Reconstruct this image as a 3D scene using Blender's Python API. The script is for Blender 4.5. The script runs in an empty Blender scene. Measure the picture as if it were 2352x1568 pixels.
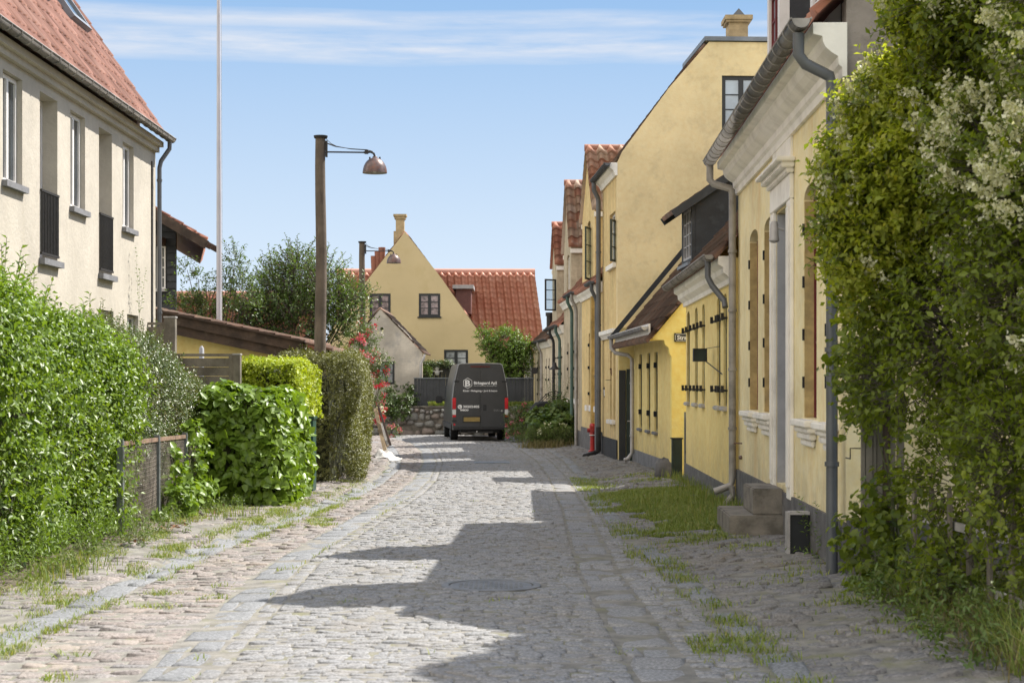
import bpy, bmesh, math, random
import numpy as np
from mathutils import Vector, Matrix, Quaternion
from mathutils.geometry import tessellate_polygon

random.seed(7); RS = np.random.RandomState(11)
scene = bpy.context.scene
COL = scene.collection

# ---------------------------------------------------------------- camera
F, CX, HY = 3920.0, 1176.0, 880.0          # focal length / centre / horizon in 2352-px units of the photo
cam_d = bpy.data.cameras.new("camera"); cam = bpy.data.objects.new("camera", cam_d)
COL.objects.link(cam); scene.camera = cam
cam.rotation_euler = (math.radians(90), 0, 0)
cam_d.sensor_width = 36; cam_d.lens = 36 * F / 2352
cam_d.shift_y = (HY - 784) / 2352
cam_d.clip_start = 0.1; cam_d.clip_end = 3000
cam_d.dof.use_dof = True; cam_d.dof.focus_distance = 40; cam_d.dof.aperture_fstop = 5.6

# ---------------------------------------------------------------- light
SUN_PHI = math.radians(33); SUN_EL = math.radians(51.5)
sun_dir = Vector((math.cos(SUN_PHI)*math.cos(SUN_EL), math.sin(SUN_PHI)*math.cos(SUN_EL), math.sin(SUN_EL)))
sd = bpy.data.lights.new("sun", 'SUN'); sd.energy = 3.3; sd.angle = math.radians(0.5); sd.color = (1.0, .955, .88)
so = bpy.data.objects.new("sun", sd); COL.objects.link(so)
so.rotation_euler = (-sun_dir).to_track_quat('-Z', 'Y').to_euler()
w = bpy.data.worlds.new("World"); scene.world = w; w.use_nodes = True
nt = w.node_tree; nt.nodes.clear()
def N(nt, t, **k):
    n = nt.nodes.new(t)
    for a, b in k.items(): setattr(n, a, b)
    return n
out = N(nt, 'ShaderNodeOutputWorld'); bg = N(nt, 'ShaderNodeBackground')
sky = N(nt, 'ShaderNodeTexSky', sky_type='NISHITA', sun_disc=False)
sky.sun_elevation = SUN_EL; sky.sun_rotation = math.radians(90) - SUN_PHI
sky.air_density = 1.0; sky.dust_density = 0.4; sky.ozone_density = 2.5
bg.inputs['Strength'].default_value = 0.14
tc = N(nt, 'ShaderNodeTexCoord'); sep = N(nt, 'ShaderNodeSeparateXYZ')
nt.links.new(tc.outputs['Generated'], sep.inputs[0])
def M(nt, op, a, b=None, c=None, clamp=False):
    m = N(nt, 'ShaderNodeMath', operation=op); m.use_clamp = clamp
    for i, v in enumerate((a, b, c)):
        if v is None: continue
        if isinstance(v, (int, float)): m.inputs[i].default_value = v
        else: nt.links.new(v, m.inputs[i])
    return m.outputs[0]
# thin level bands of cirrus: noise on the view direction, stretched sideways, inside a belt of elevation
elev = sep.outputs['Z']
mp = N(nt, 'ShaderNodeMapping'); mp.inputs['Scale'].default_value = (9.0, 9.0, 90.0); mp.inputs['Location'].default_value = (1.3, .4, 2.15)
nt.links.new(tc.outputs['Generated'], mp.inputs[0])
cn = N(nt, 'ShaderNodeTexNoise'); cn.inputs['Scale'].default_value = 1.0; cn.inputs['Detail'].default_value = 9; cn.inputs['Roughness'].default_value = .62
nt.links.new(mp.outputs[0], cn.inputs['Vector'])
def belt(c, wd):   # 1 at elevation c, 0 beyond wd
    return M(nt, 'SUBTRACT', 1.0, M(nt, 'DIVIDE', M(nt, 'ABSOLUTE', M(nt, 'SUBTRACT', elev, c)), wd), clamp=True)
warp = N(nt, 'ShaderNodeTexNoise'); warp.inputs['Scale'].default_value = 6; nt.links.new(tc.outputs['Generated'], warp.inputs['Vector'])
elev = M(nt, 'ADD', elev, M(nt, 'MULTIPLY', M(nt, 'SUBTRACT', warp.outputs[0], .5), .012))
b1 = M(nt, 'POWER', belt(.1925, .0105), .6); b2 = M(nt, 'POWER', belt(.2065, .0065), .7); b3 = belt(.27, .04)
bm_ = M(nt, 'MAXIMUM', M(nt, 'MAXIMUM', b1, M(nt, 'MULTIPLY', b2, .75)), b3)
cm = M(nt, 'MULTIPLY', bm_, M(nt, 'MULTIPLY', M(nt, 'SUBTRACT', cn.outputs[0], .30), 3.2, clamp=True), clamp=True)
cm = M(nt, 'MULTIPLY', cm, .95)
# the blue dome is balanced warm like the camera's daylight setting; towards the horizon it pales
wb = N(nt, 'ShaderNodeMixRGB', blend_type='MULTIPLY'); wb.inputs[0].default_value = 1; nt.links.new(sky.outputs[0], wb.inputs[1]); wb.inputs[2].default_value = (.98, .82, .67, 1)
low = M(nt, 'DIVIDE', sep.outputs['Z'], .235, clamp=True)
lg = N(nt, 'ShaderNodeMixRGB'); nt.links.new(low, lg.inputs[0]); lg.inputs[1].default_value = (2.35, 2.62, 2.85, 1); lg.inputs[2].default_value = (.82, 1.44, 2.36, 1)
up_ = M(nt, 'DIVIDE', M(nt, 'SUBTRACT', sep.outputs['Z'], .24), .25, clamp=True)
mx0 = N(nt, 'ShaderNodeMixRGB'); nt.links.new(up_, mx0.inputs[0]); nt.links.new(lg.outputs[0], mx0.inputs[1]); nt.links.new(wb.outputs[0], mx0.inputs[2])
mx = N(nt, 'ShaderNodeMixRGB'); nt.links.new(cm, mx.inputs[0]); nt.links.new(mx0.outputs[0], mx.inputs[1]); mx.inputs[2].default_value = (2.3, 2.36, 2.52, 1)
# unseen bright cloud bank opposite the sun, added as fill for the shaded walls
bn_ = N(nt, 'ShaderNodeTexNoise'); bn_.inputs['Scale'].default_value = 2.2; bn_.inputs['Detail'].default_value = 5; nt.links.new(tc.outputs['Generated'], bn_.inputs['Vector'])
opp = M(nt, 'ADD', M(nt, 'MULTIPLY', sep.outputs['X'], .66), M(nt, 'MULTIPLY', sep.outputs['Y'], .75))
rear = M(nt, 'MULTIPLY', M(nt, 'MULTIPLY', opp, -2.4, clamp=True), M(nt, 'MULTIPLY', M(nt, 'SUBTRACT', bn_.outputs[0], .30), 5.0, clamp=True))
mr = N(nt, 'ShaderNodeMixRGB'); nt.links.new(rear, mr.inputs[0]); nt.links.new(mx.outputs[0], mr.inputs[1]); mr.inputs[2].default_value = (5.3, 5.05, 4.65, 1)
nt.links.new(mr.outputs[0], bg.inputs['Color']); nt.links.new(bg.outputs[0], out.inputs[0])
scene.view_settings.view_transform = 'Standard'; scene.view_settings.look = 'None'
scene.view_settings.exposure = 1.38; scene.view_settings.gamma = 1.0
scene.render.engine = 'CYCLES'
scene.cycles.max_bounces = 8; scene.cycles.diffuse_bounces = 5; scene.cycles.transparent_max_bounces = 8; scene.cycles.transmission_bounces = 4
scene.cycles.sample_clamp_indirect = 6

# ---------------------------------------------------------------- helpers
def P(px, py, Y): return Vector(((px-CX)*Y/F, Y, (HY-py)*Y/F))
_hY = [0, 10, 15, 20, 25, 30, 40, 61, 75, 400]; _hH = [1.75, 1.75, 1.77, 1.81, 1.88, 1.95, 2.01, 2.06, 2.1, 2.1]
def lin(Y, tab): return np.interp(Y, [t[0] for t in tab], [t[1] for t in tab])
KL = [(0,-3.8),(8,-3.7),(12.5,-3.62),(18,-3.45),(24,-3.2),(30,-2.95),(33.7,-2.85),(40,-2.95),(47,-3.35),(56,-4.2),(66,-6.6),(75,-9)]
SL = [(0,-2.1),(8,-2.2),(10,-2.25),(17,-2.42),(23.4,-2.25),(30,-2.08),(35,-2.05),(43,-2.25),(51.5,-2.75),(60,-3.6),(70,-5.6),(75,-6)]
SR = [(0,.85),(10,.75),(16,.65),(21,.7),(26,.78),(37,.8),(45,.65),(55,.15),(62,-.1),(75,-.6)]
GR = [(0,1.75),(8,1.65),(14,1.48),(22,1.27),(28,1.3),(36,1.43),(45,1.35),(52,1.1),(60,.7),(75,.3)]
def sm(x): x = np.clip(x, 0, 1); return x*x*(3-2*x)
def gz(X, Y):
    h = np.interp(Y, _hY, _hH)
    l = sm((lin(Y, KL) - X + .02)/.06)*.07*sm((Y-12)/8)
    r = sm((X - lin(Y, GR) + .1)/1.6)*.10
    crown = -.02*np.clip(np.abs(X - (lin(Y, SL)+lin(Y, SR))/2)/1.6, 0, 1)**2
    return -h + l + r + crown
def gzf(X, Y): return float(gz(np.array(float(X)), np.array(float(Y))))

def tag(o, label=None, cat=None, group=None, kind=None):
    if label: o['label'] = label
    if cat: o['category'] = cat
    if group: o['group'] = group
    if kind: o['kind'] = kind
    return o
def setparent(o, p):
    o.parent = p
    r = p
    off = Vector((0,0,0))
    while r is not None:
        off += r.location; r = r.parent
    o.matrix_parent_inverse = Matrix.Translation(-Vector(p.get('_w', (0,0,0))))
def empty(name, loc, label, cat, group=None):
    e = bpy.data.objects.new(name, None); COL.objects.link(e); e.location = loc; e.empty_display_size = .2
    e['_w'] = tuple(loc)
    return tag(e, label, cat, group)
def link(name, me, mats, parent=None):
    o = bpy.data.objects.new(name, me); COL.objects.link(o)
    for m in (mats if isinstance(mats, (list, tuple)) else [mats]): me.materials.append(m)
    if parent is not None: setparent(o, parent)
    return o

class MB:
    def __init__(s): s.v = []; s.f = []; s.m = []; s.mi = 0
    def quad(s, *ids): s.f.append(ids); s.m.append(s.mi)
    def poly(s, pts):
        b = len(s.v); s.v += [tuple(p) for p in pts]; s.f.append(tuple(range(b, b+len(pts)))); s.m.append(s.mi)
    def hexa(s, p):           # 8 pts: bottom 4 ccw, top 4
        b = len(s.v); s.v += [tuple(q) for q in p]
        for q in ((0,3,2,1),(4,5,6,7),(0,1,5,4),(1,2,6,5),(2,3,7,6),(3,0,4,7)): s.quad(*[b+i for i in q])
    def box(s, x0,x1,y0,y1,z0,z1):
        s.hexa([(x0,y0,z0),(x1,y0,z0),(x1,y1,z0),(x0,y1,z0),(x0,y0,z1),(x1,y0,z1),(x1,y1,z1),(x0,y1,z1)])
    def fb(s, fr, u0,u1,n0,n1,z0,z1):
        s.hexa([fr(u0,n0,z0),fr(u1,n0,z0),fr(u1,n1,z0),fr(u0,n1,z0),fr(u0,n0,z1),fr(u1,n0,z1),fr(u1,n1,z1),fr(u0,n1,z1)])
    def bar(s, a, b, w, h=None, up=Vector((0,0,1))):
        a, b = Vector(a), Vector(b); h = h or w; d = (b-a).normalized()
        if abs(d.dot(up)) > .98: up = Vector((1,0,0))
        x = d.cross(up).normalized()*w/2; y = d.cross(x).normalized()*h/2
        s.hexa([a-x-y,a+x-y,a+x+y,a-x+y,b-x-y,b+x-y,b+x+y,b-x+y])
    def tube(s, path, r, n=8, cap=True):
        path = [Vector(p) for p in path]; rs = r if isinstance(r, (list, tuple)) else [r]*len(path)
        rings = []; prev = None
        for i, p in enumerate(path):
            d = (path[min(i+1, len(path)-1)] - path[max(i-1, 0)]).normalized()
            if prev is None:
                up = Vector((0,0,1)) if abs(d.z) < .95 else Vector((1,0,0)); x = d.cross(up).normalized()
            else: x = (prev - d*prev.dot(d)).normalized()
            prev = x; y = d.cross(x)
            b = len(s.v)
            s.v += [tuple(p + (x*math.cos(t)+y*math.sin(t))*rs[i]) for t in [2*math.pi*k/n for k in range(n)]]
            rings.append(b)
        for a, b in zip(rings, rings[1:]):
            for k in range(n): s.quad(a+k, a+(k+1)%n, b+(k+1)%n, b+k)
        if cap:
            s.quad(*[rings[0]+k for k in range(n)]); s.quad(*[rings[-1]+k for k in range(n)])
    def lathe(s, c, prof, n=16, ax=Vector((0,0,1))):   # prof: (r, h)
        c = Vector(c); ax = ax.normalized(); t = Vector((1,0,0)) if abs(ax.x) < .9 else Vector((0,1,0))
        x = ax.cross(t).normalized(); y = ax.cross(x); rings = []
        for r, h in prof:
            b = len(s.v); rings.append(b)
            s.v += [tuple(c+ax*h+(x*math.cos(a)+y*math.sin(a))*max(r, 1e-4)) for a in [2*math.pi*k/n for k in range(n)]]
        for a, b in zip(rings, rings[1:]):
            for k in range(n): s.quad(a+k, a+(k+1)%n, b+(k+1)%n, b+k)
    def prism(s, pts, d):
        d = Vector(d); a = [Vector(p) for p in pts]; b = len(s.v); n = len(a)
        s.v += [tuple(p) for p in a] + [tuple(p+d) for p in a]
        tri = tessellate_polygon([a])
        for t in tri: s.quad(*[b+i for i in t]); s.quad(*[b+n+i for i in reversed(t)])
        for k in range(n): s.quad(b+k, b+(k+1)%n, b+n+(k+1)%n, b+n+k)
    def blob(s, c, r, n=8, m=6, jit=0):
        c = Vector(c); r = Vector(r) if not isinstance(r, (int, float)) else Vector((r, r, r)); b = len(s.v)
        for i in range(m+1):
            th = math.pi*i/m
            for k in range(n):
                ph = 2*math.pi*k/n; j = 1+random.uniform(-jit, jit)
                s.v.append((c.x+r.x*math.sin(th)*math.cos(ph)*j, c.y+r.y*math.sin(th)*math.sin(ph)*j, c.z+r.z*math.cos(th)*j))
        for i in range(m):
            for k in range(n): s.quad(b+i*n+k, b+i*n+(k+1)%n, b+(i+1)*n+(k+1)%n, b+(i+1)*n+k)
    def build(s, name, mats, parent=None, smooth=False, bevel=0, recalc=True, angle=40):
        me = bpy.data.meshes.new(name); me.from_pydata(s.v, [], s.f)
        for p, mi in zip(me.polygons, s.m): p.material_index = mi
        if recalc or bevel:
            bm = bmesh.new(); bm.from_mesh(me)
            bmesh.ops.remove_doubles(bm, verts=bm.verts, dist=1e-5)
            bmesh.ops.recalc_face_normals(bm, faces=bm.faces)
            if bevel:
                es = [e for e in bm.edges if len(e.link_faces) == 2 and e.calc_face_angle(0) > .6]
                bmesh.ops.bevel(bm, geom=es, offset=bevel, segments=2, affect='EDGES', clamp_overlap=True)
            if smooth:
                for e in bm.edges: e.smooth = not (len(e.link_faces) == 2 and e.calc_face_angle(0) > math.radians(angle))
            bm.to_mesh(me); bm.free()
        if smooth:
            for p in me.polygons: p.use_smooth = True
        return link(name, me, mats, parent)

class Fr:
    """facade frame: u along the wall, n out of the wall, z up"""
    def __init__(s, x0, y0, x1, y1, left=True):
        s.o = Vector((x0, y0, 0)); d = Vector((x1-x0, y1-y0, 0)); s.L = d.length; s.u = d.normalized()
        s.n = Vector((-s.u.y, s.u.x, 0)) if left else Vector((s.u.y, -s.u.x, 0))
    def __call__(s, u, n, z): p = s.o + s.u*u + s.n*n; return Vector((p.x, p.y, z))

def np_mesh(name, V, Q, mats, parent=None, rnd=None, smooth=False):
    """V (n,3), Q (m,k) faces, rnd (m,) per-face value"""
    me = bpy.data.meshes.new(name); n, m, k = len(V), len(Q), Q.shape[1]
    me.vertices.add(n); me.vertices.foreach_set('co', V.astype(np.float32).ravel())
    me.loops.add(m*k); me.loops.foreach_set('vertex_index', Q.astype(np.int32).ravel())
    me.polygons.add(m); me.polygons.foreach_set('loop_start', np.arange(0, m*k, k, dtype=np.int32))
    try: me.polygons.foreach_set('loop_total', np.full(m, k, dtype=np.int32))
    except Exception: pass
    if smooth: me.polygons.foreach_set('use_smooth', np.ones(m, dtype=bool))
    if rnd is not None:
        a = me.attributes.new('rnd', 'FLOAT', 'FACE'); a.data.foreach_set('value', rnd.astype(np.float32))
    me.update(calc_edges=True)
    return link(name, me, mats, parent)

# ---------------------------------------------------------------- materials
def mat(name, col, rough=.75, var=.12, scale=3.0, col2=None, fine=0.0, fscale=60, bump=.0, bscale=60, metal=0, spec=.5, stain=None, stscale=1.2, stamt=.5, streak=False, rnd=None, rndamt=1.0, brick=None, trans=0, base=None):
    m = bpy.data.materials.new(name); m.use_nodes = True; t = m.node_tree; t.nodes.clear()
    o = N(t, 'ShaderNodeOutputMaterial'); b = N(t, 'ShaderNodeBsdfPrincipled')
    b.inputs['Roughness'].default_value = rough; b.inputs['Metallic'].default_value = metal; b.inputs['Specular IOR Level'].default_value = spec
    tcn = N(t, 'ShaderNodeTexCoord'); co = tcn.outputs['Object']
    def noise(sc, det=4, vec=None, ro=.55):
        n = N(t, 'ShaderNodeTexNoise'); n.inputs['Scale'].default_value = sc; n.inputs['Detail'].default_value = det; n.inputs['Roughness'].default_value = ro
        t.links.new(vec or co, n.inputs['Vector']); return n.outputs[0]
    def mix(f, a, c, typ='MIX'):
        x = N(t, 'ShaderNodeMixRGB', blend_type=typ)
        for i, v in enumerate((f, a, c)):
            if isinstance(v, (int, float)): x.inputs[i].default_value = v
            elif isinstance(v, tuple): x.inputs[i].default_value = (*v[:3], 1)
            else: t.links.new(v, x.inputs[i])
        return x.outputs[0]
    def ramp(f, a, bb):
        r = N(t, 'ShaderNodeMapRange'); r.inputs['From Min'].default_value = a; r.inputs['From Max'].default_value = bb
        t.links.new(f, r.inputs[0]); return r.outputs[0]
    c2 = col2 or tuple(x*(1-var*2) for x in col); c1 = tuple(min(1, x*(1+var*.5)) for x in col)
    c = mix(ramp(noise(scale, 5), .35, .65), c1, c2)
    if rnd is not None:
        at = N(t, 'ShaderNodeAttribute', attribute_name='rnd'); cr = N(t, 'ShaderNodeValToRGB')
        el = cr.color_ramp.elements
        el[0].color = (*rnd[0], 1); el[-1].color = (*rnd[-1], 1)
        for i in range(1, len(rnd)-1): e = el.new(i/(len(rnd)-1)); e.color = (*rnd[i], 1)
        t.links.new(at.outputs['Fac'], cr.inputs[0]); c = mix(rndamt, c, cr.outputs[0])
        if var: c = mix(ramp(noise(scale, 4), .3, .7), c, mix(1.0, c, (1-var,)*3, 'MULTIPLY'))
    if fine: c = mix(fine, c, mix(ramp(noise(fscale, 3), .3, .7), (.0,.0,.0), (1,1,1)), 'OVERLAY')
    if stain is not None:
        vec = co
        if streak:
            mpn = N(t, 'ShaderNodeMapping'); mpn.inputs['Scale'].default_value = (1, 1, .16); t.links.new(co, mpn.inputs[0]); vec = mpn.outputs[0]
        c = mix(M(t, 'MULTIPLY', ramp(noise(stscale, 7, vec, .65), .53, .68), stamt, clamp=True), c, stain)
    if base:     # splash dirt climbing from the plinth
        sb = N(t, 'ShaderNodeSeparateXYZ'); t.links.new(co, sb.inputs[0])
        fb = M(t, 'MULTIPLY', M(t, 'SUBTRACT', 1.0, M(t, 'DIVIDE', M(t, 'SUBTRACT', sb.outputs[2], base), .9), clamp=True), ramp(noise(2.6, 7, None, .7), .38, .68))
        c = mix(M(t, 'MULTIPLY', fb, .5, clamp=True), c, (.36, .30, .21))
    h = None
    if brick:
        bt = N(t, 'ShaderNodeTexBrick'); bt.inputs['Scale'].default_value = 1
        bt.inputs['Brick Width'].default_value = brick[0]; bt.inputs['Row Height'].default_value = brick[1]; bt.inputs['Mortar Size'].default_value = .006
        sx = N(t, 'ShaderNodeSeparateXYZ'); t.links.new(co, sx.inputs[0]); cb = N(t, 'ShaderNodeCombineXYZ')
        t.links.new(M(t, 'ADD', sx.outputs[0], sx.outputs[1]), cb.inputs[0]); t.links.new(sx.outputs[2], cb.inputs[1]); t.links.new(cb.outputs[0], bt.inputs[0])
        c = mix(M(t, 'MULTIPLY', bt.outputs['Fac'], .3), c, tuple(x*.7 for x in col)); h = M(t, 'MULTIPLY', bt.outputs['Fac'], -.6)
    t.links.new(c, b.inputs['Base Color'])
    if bump:
        bn = N(t, 'ShaderNodeBump'); bn.inputs['Strength'].default_value = bump; bn.inputs['Distance'].default_value = .02
        hh = noise(bscale, 5, None, .6)
        big = noise(bscale*.12, 3); hh = M(t, 'ADD', hh, M(t, 'MULTIPLY', big, 1.2))
        if h is not None: hh = M(t, 'ADD', hh, h)
        t.links.new(hh, bn.inputs['Height']); t.links.new(bn.outputs[0], b.inputs['Normal'])
    last = b.outputs[0]
    if trans:
        tr = N(t, 'ShaderNodeBsdfTranslucent'); t.links.new(mix(1.0, c, (1.0, 1.0, .35), 'MULTIPLY'), tr.inputs[0])
        ms = N(t, 'ShaderNodeMixShader'); ms.inputs[0].default_value = trans
        t.links.new(last, ms.inputs[1]); t.links.new(tr.outputs[0], ms.inputs[2]); last = ms.outputs[0]
    t.links.new(last, o.inputs[0]); return m

def leafmat(name, cols, rough=.38, trans=.32, var=.25, spec=.5):
    return mat(name, cols[0], rough, var, 1.5, rnd=cols, trans=trans, spec=spec)

PL = dict(rough=.9, spec=.2, bump=.35, bscale=22, fine=.16, fscale=9)
M_ = {}
M_['cream'] = mat('cream_render', (.52,.475,.40), var=.06, scale=1.2, stain=(.44,.39,.31), streak=True, stamt=.3, stscale=1.6, **{**PL, 'fine': .05})
M_['yelA'] = mat('pale_yellow_limewash', base=-1.25, col=(.87,.75,.45), var=.07, scale=1.5, stain=(.72,.42,.13), streak=True, stamt=.35, stscale=1.8, **PL)
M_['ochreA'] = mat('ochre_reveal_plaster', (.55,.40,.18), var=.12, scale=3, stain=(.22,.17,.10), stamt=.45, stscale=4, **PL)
M_['yelB'] = mat('warm_yellow_limewash', base=-1.6, col=(.83,.66,.28), var=.05, scale=1.0, stain=(.62,.48,.28), stamt=.25, stscale=1.5, **PL)
M_['yelC'] = mat('golden_yellow_limewash', base=-1.6, col=(.92,.76,.27), var=.05, scale=1.0, stain=(.78,.60,.32), stamt=.25, stscale=1.2, **PL)
M_['yelD'] = mat('weathered_ochre_render', (.86,.69,.39), var=.10, scale=.5, stain=(.44,.34,.20), stamt=.28, stscale=2.6, **{**PL, 'fine': .08})
M_['yelE'] = mat('pale_ochre_limewash', base=-1.35, col=(.72,.54,.26), var=.08, scale=1.6, stain=(.35,.25,.10), streak=True, stamt=.4, stscale=2.2, **PL)
M_['greyF'] = mat('grey_beige_render', (.50,.42,.30), var=.1, scale=1.5, stain=(.30,.24,.16), stamt=.4, stscale=2, **PL)
M_['yelG'] = mat('pale_cream_limewash', (.72,.62,.46), var=.08, scale=2, stain=(.5,.42,.3), streak=True, stamt=.3, **PL)
M_['gable'] = mat('muted_yellow_render', (.62,.49,.28), var=.04, scale=.5, stain=(.50,.38,.18), stamt=.3, rough=.9, spec=.2, bump=.3, bscale=30)
M_['oldwhite'] = mat('weathered_whitewashed_brick', (.60,.54,.46), var=.16, scale=1.1, stain=(.24,.24,.25), stamt=.55, stscale=1.6, rough=.9, spec=.2, bump=.5, bscale=16, brick=(.24,.075))
M_['white'] = mat('white_paint', (.78,.75,.72), rough=.6, var=.05, scale=4, stain=(.45,.42,.38), stamt=.3, stscale=3)
M_['cornice'] = mat('white_limewashed_plaster', (.88,.84,.77), rough=.85, var=.05, scale=3, stain=(.55,.50,.44), stamt=.3, stscale=3, bump=.2, bscale=30)
M_['greyren'] = mat('grey_cement_render', (.30,.26,.23), rough=.95, var=.12, scale=2, stain=(.14,.12,.10), stamt=.5, stscale=3, bump=.5, bscale=20)
M_['greydoor'] = mat('grey_painted_plaster', (.42,.42,.45), rough=.8, var=.08, scale=3, stain=(.22,.22,.23), stamt=.5, stscale=4)
M_['plinth'] = mat('tarred_plinth', (.13,.125,.125), rough=.85, var=.15, scale=4, stain=(.26,.25,.24), stamt=.5, stscale=5, bump=.5, bscale=20)
M_['plinthblack'] = mat('black_tarred_plinth', (.03,.03,.032), rough=.8, var=.15, scale=4, bump=.3)
M_['plinthgrey'] = mat('grey_plinth', (.21,.21,.22), rough=.9, var=.12, scale=4, stain=(.11,.11,.12), stamt=.4, stscale=5, bump=.5, bscale=20)
M_['stone'] = mat('rough_concrete', (.24,.215,.18), rough=.95, var=.18, scale=5, stain=(.11,.10,.08), stamt=.6, stscale=5, bump=.7, bscale=40)
M_['zinc'] = mat('weathered_zinc', (.36,.335,.31), rough=.55, var=.15, scale=3, metal=.25, stain=(.13,.12,.11), stamt=.5, stscale=3, bump=.1)
M_['zincB'] = mat('dark_blue_grey_zinc', (.125,.13,.14), rough=.5, var=.1, scale=3, metal=.3, stain=(.18,.18,.18), stamt=.3)
M_['zincL'] = mat('pale_zinc', (.46,.44,.43), rough=.6, var=.12, scale=4, metal=.2, stain=(.25,.23,.22), stamt=.4)
M_['copper'] = mat('green_painted_pipe', (.07,.13,.11), rough=.6, var=.15, scale=4, stain=(.03,.05,.04), stamt=.4)
M_['castiron'] = mat('worn_cast_iron', (.17,.168,.165), rough=.6, var=.15, scale=6)
M_['lead'] = mat('lead_sheet', (.20,.22,.25), rough=.5, var=.15, scale=2, metal=.2)
M_['blackpaint'] = mat('black_paint', (.018,.02,.022), rough=.45, var=.1, scale=5)
M_['darkgreen'] = mat('dark_green_paint', (.018,.034,.026), rough=.42, var=.15, scale=5)
M_['iron'] = mat('black_iron', (.02,.018,.017), rough=.6, var=.2, scale=20)
M_['tar'] = mat('tarred_board', (.024,.026,.03), rough=.6, var=.2, scale=2, stain=(.07,.075,.08), stamt=.5, stscale=3, bump=.2)
M_['glass'] = mat('window_glass', (.035,.045,.055), rough=.04, var=.2, scale=2, spec=.9)
M_['glasspale'] = mat('window_glass_with_curtain', (.34,.36,.38), rough=.08, var=.35, scale=3, spec=.9)
M_['glasspink'] = mat('window_glass_with_pink_curtain', (.30,.22,.22), rough=.1, var=.4, scale=5, spec=.9)
M_['clearglass'] = None
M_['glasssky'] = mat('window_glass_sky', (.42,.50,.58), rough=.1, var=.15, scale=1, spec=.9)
M_['tile'] = mat('red_pantile', (.42,.13,.06), rough=.8, var=.22, scale=2.2, rnd=[(.32,.125,.08),(.44,.18,.115),(.38,.15,.095),(.52,.26,.175),(.41,.165,.105)], stain=(.16,.09,.06), stamt=.45, stscale=3)
M_['tilefar'] = mat('worn_red_pantile', (.50,.19,.11), rough=.5, var=.08, scale=3, rnd=[(.46,.17,.10),(.56,.24,.15),(.50,.19,.115),(.60,.28,.19)], spec=.6)
M_['tilepink'] = mat('pale_pink_pantile', (.50,.24,.17), rough=.8, var=.12, scale=2, rnd=[(.56,.29,.22),(.63,.34,.27),(.59,.31,.24),(.67,.39,.31)], stain=(.40,.22,.17), stamt=.3)  # pale pinkish tile colour, varied tile by tile
M_['tileold'] = mat('mossy_old_pantile', (.20,.11,.075), rough=.9, var=.25, scale=2, rnd=[(.12,.075,.055),(.20,.11,.075),(.26,.15,.10),(.15,.095,.07),(.22,.16,.12)], stain=(.10,.085,.05), stamt=.6, stscale=2.5)
M_['tilegrey'] = mat('lichened_pantile', (.3,.2,.14), rough=.9, var=.25, scale=2, rnd=[(.34,.16,.11),(.46,.30,.21),(.52,.40,.32),(.38,.17,.11),(.46,.26,.18)], stain=(.50,.44,.38), stamt=.35, stscale=3)
M_['brickyel'] = mat('yellow_brick', (.46,.34,.19), rough=.9, var=.15, scale=4, stain=(.25,.18,.1), stamt=.4, brick=(.24,.075), bump=.3, bscale=20)
M_['wood'] = mat('weathered_grey_wood', (.20,.175,.14), rough=.9, var=.2, scale=3, stain=(.10,.085,.065), stamt=.6, stscale=3, bump=.4, bscale=30)
M_['polewood'] = mat('creosoted_pole_wood', (.15,.115,.085), rough=.9, var=.2, scale=2, stain=(.055,.042,.035), streak=True, stamt=.8, stscale=6, bump=.5, bscale=30)
M_['brownwood'] = mat('dark_brown_board', (.075,.045,.03), rough=.75, var=.25, scale=4, stain=(.16,.12,.09), stamt=.35, stscale=6, bump=.3)
M_['board'] = mat('raw_pine_board', (.42,.31,.19), rough=.8, var=.2, scale=5)
M_['cloth'] = mat('white_sackcloth', (.50,.48,.45), rough=.95, var=.1, scale=8, bump=.6, bscale=14)
M_['rust'] = mat('rusty_enamel', (.17,.12,.11), rough=.42, var=.3, scale=8, stain=(.20,.075,.04), stamt=.85, stscale=5, metal=.35)
M_['gal'] = mat('galvanised_steel', (.20,.22,.23), rough=.5, var=.15, scale=6, metal=.5)
M_['greenbox'] = mat('green_enamel', (.018,.07,.052), rough=.4, var=.12, scale=3, stain=(.04,.09,.07), stamt=.3)
M_['hydrant'] = mat('red_enamel', (.42,.022,.02), rough=.35, var=.15, scale=6)
M_['van'] = mat('dark_grey_car_paint', (.042,.044,.049), rough=.28, var=.1, scale=2, spec=.6)
M_['vanplastic'] = mat('black_plastic', (.02,.02,.022), rough=.6, var=.1)
M_['rubber'] = mat('tyre_rubber', (.012,.012,.012), rough=.85, var=.1)
M_['redlamp'] = mat('red_lens', (.55,.02,.03), rough=.2, var=.1)
M_['clearlamp'] = mat('clear_lens', (.62,.62,.62), rough=.2, var=.1)
M_['sign'] = mat('white_lettering', (.72,.72,.72), rough=.5, var=0.02)
M_['silver'] = mat('grey_lettering', (.30,.30,.30), rough=.4, var=0.02)
M_['plate'] = mat('yellow_plate', (.27,.19,.055), rough=.5, var=.1, scale=9)
M_['flagpole'] = mat('white_pole_paint', (.52,.50,.54), rough=.5, var=.06, scale=2)
M_['fence'] = mat('dark_grey_fence_paint', (.045,.048,.053), rough=.6, var=.12, scale=3)
M_['fence2'] = mat('dark_brown_grey_fence_paint', (.04,.038,.034), rough=.65, var=.15, scale=3)
M_['soil'] = mat('dry_soil', (.15,.12,.09), rough=1, var=.25, scale=6, stain=(.24,.20,.15), stamt=.6, stscale=5, bump=.8, bscale=30)
M_['joint'] = mat('sandy_joint_with_moss', (.24,.226,.20), rough=1, var=.18, scale=6, stain=(.17,.17,.07), stamt=.7, stscale=3.2, bump=.6, bscale=40)
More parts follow.
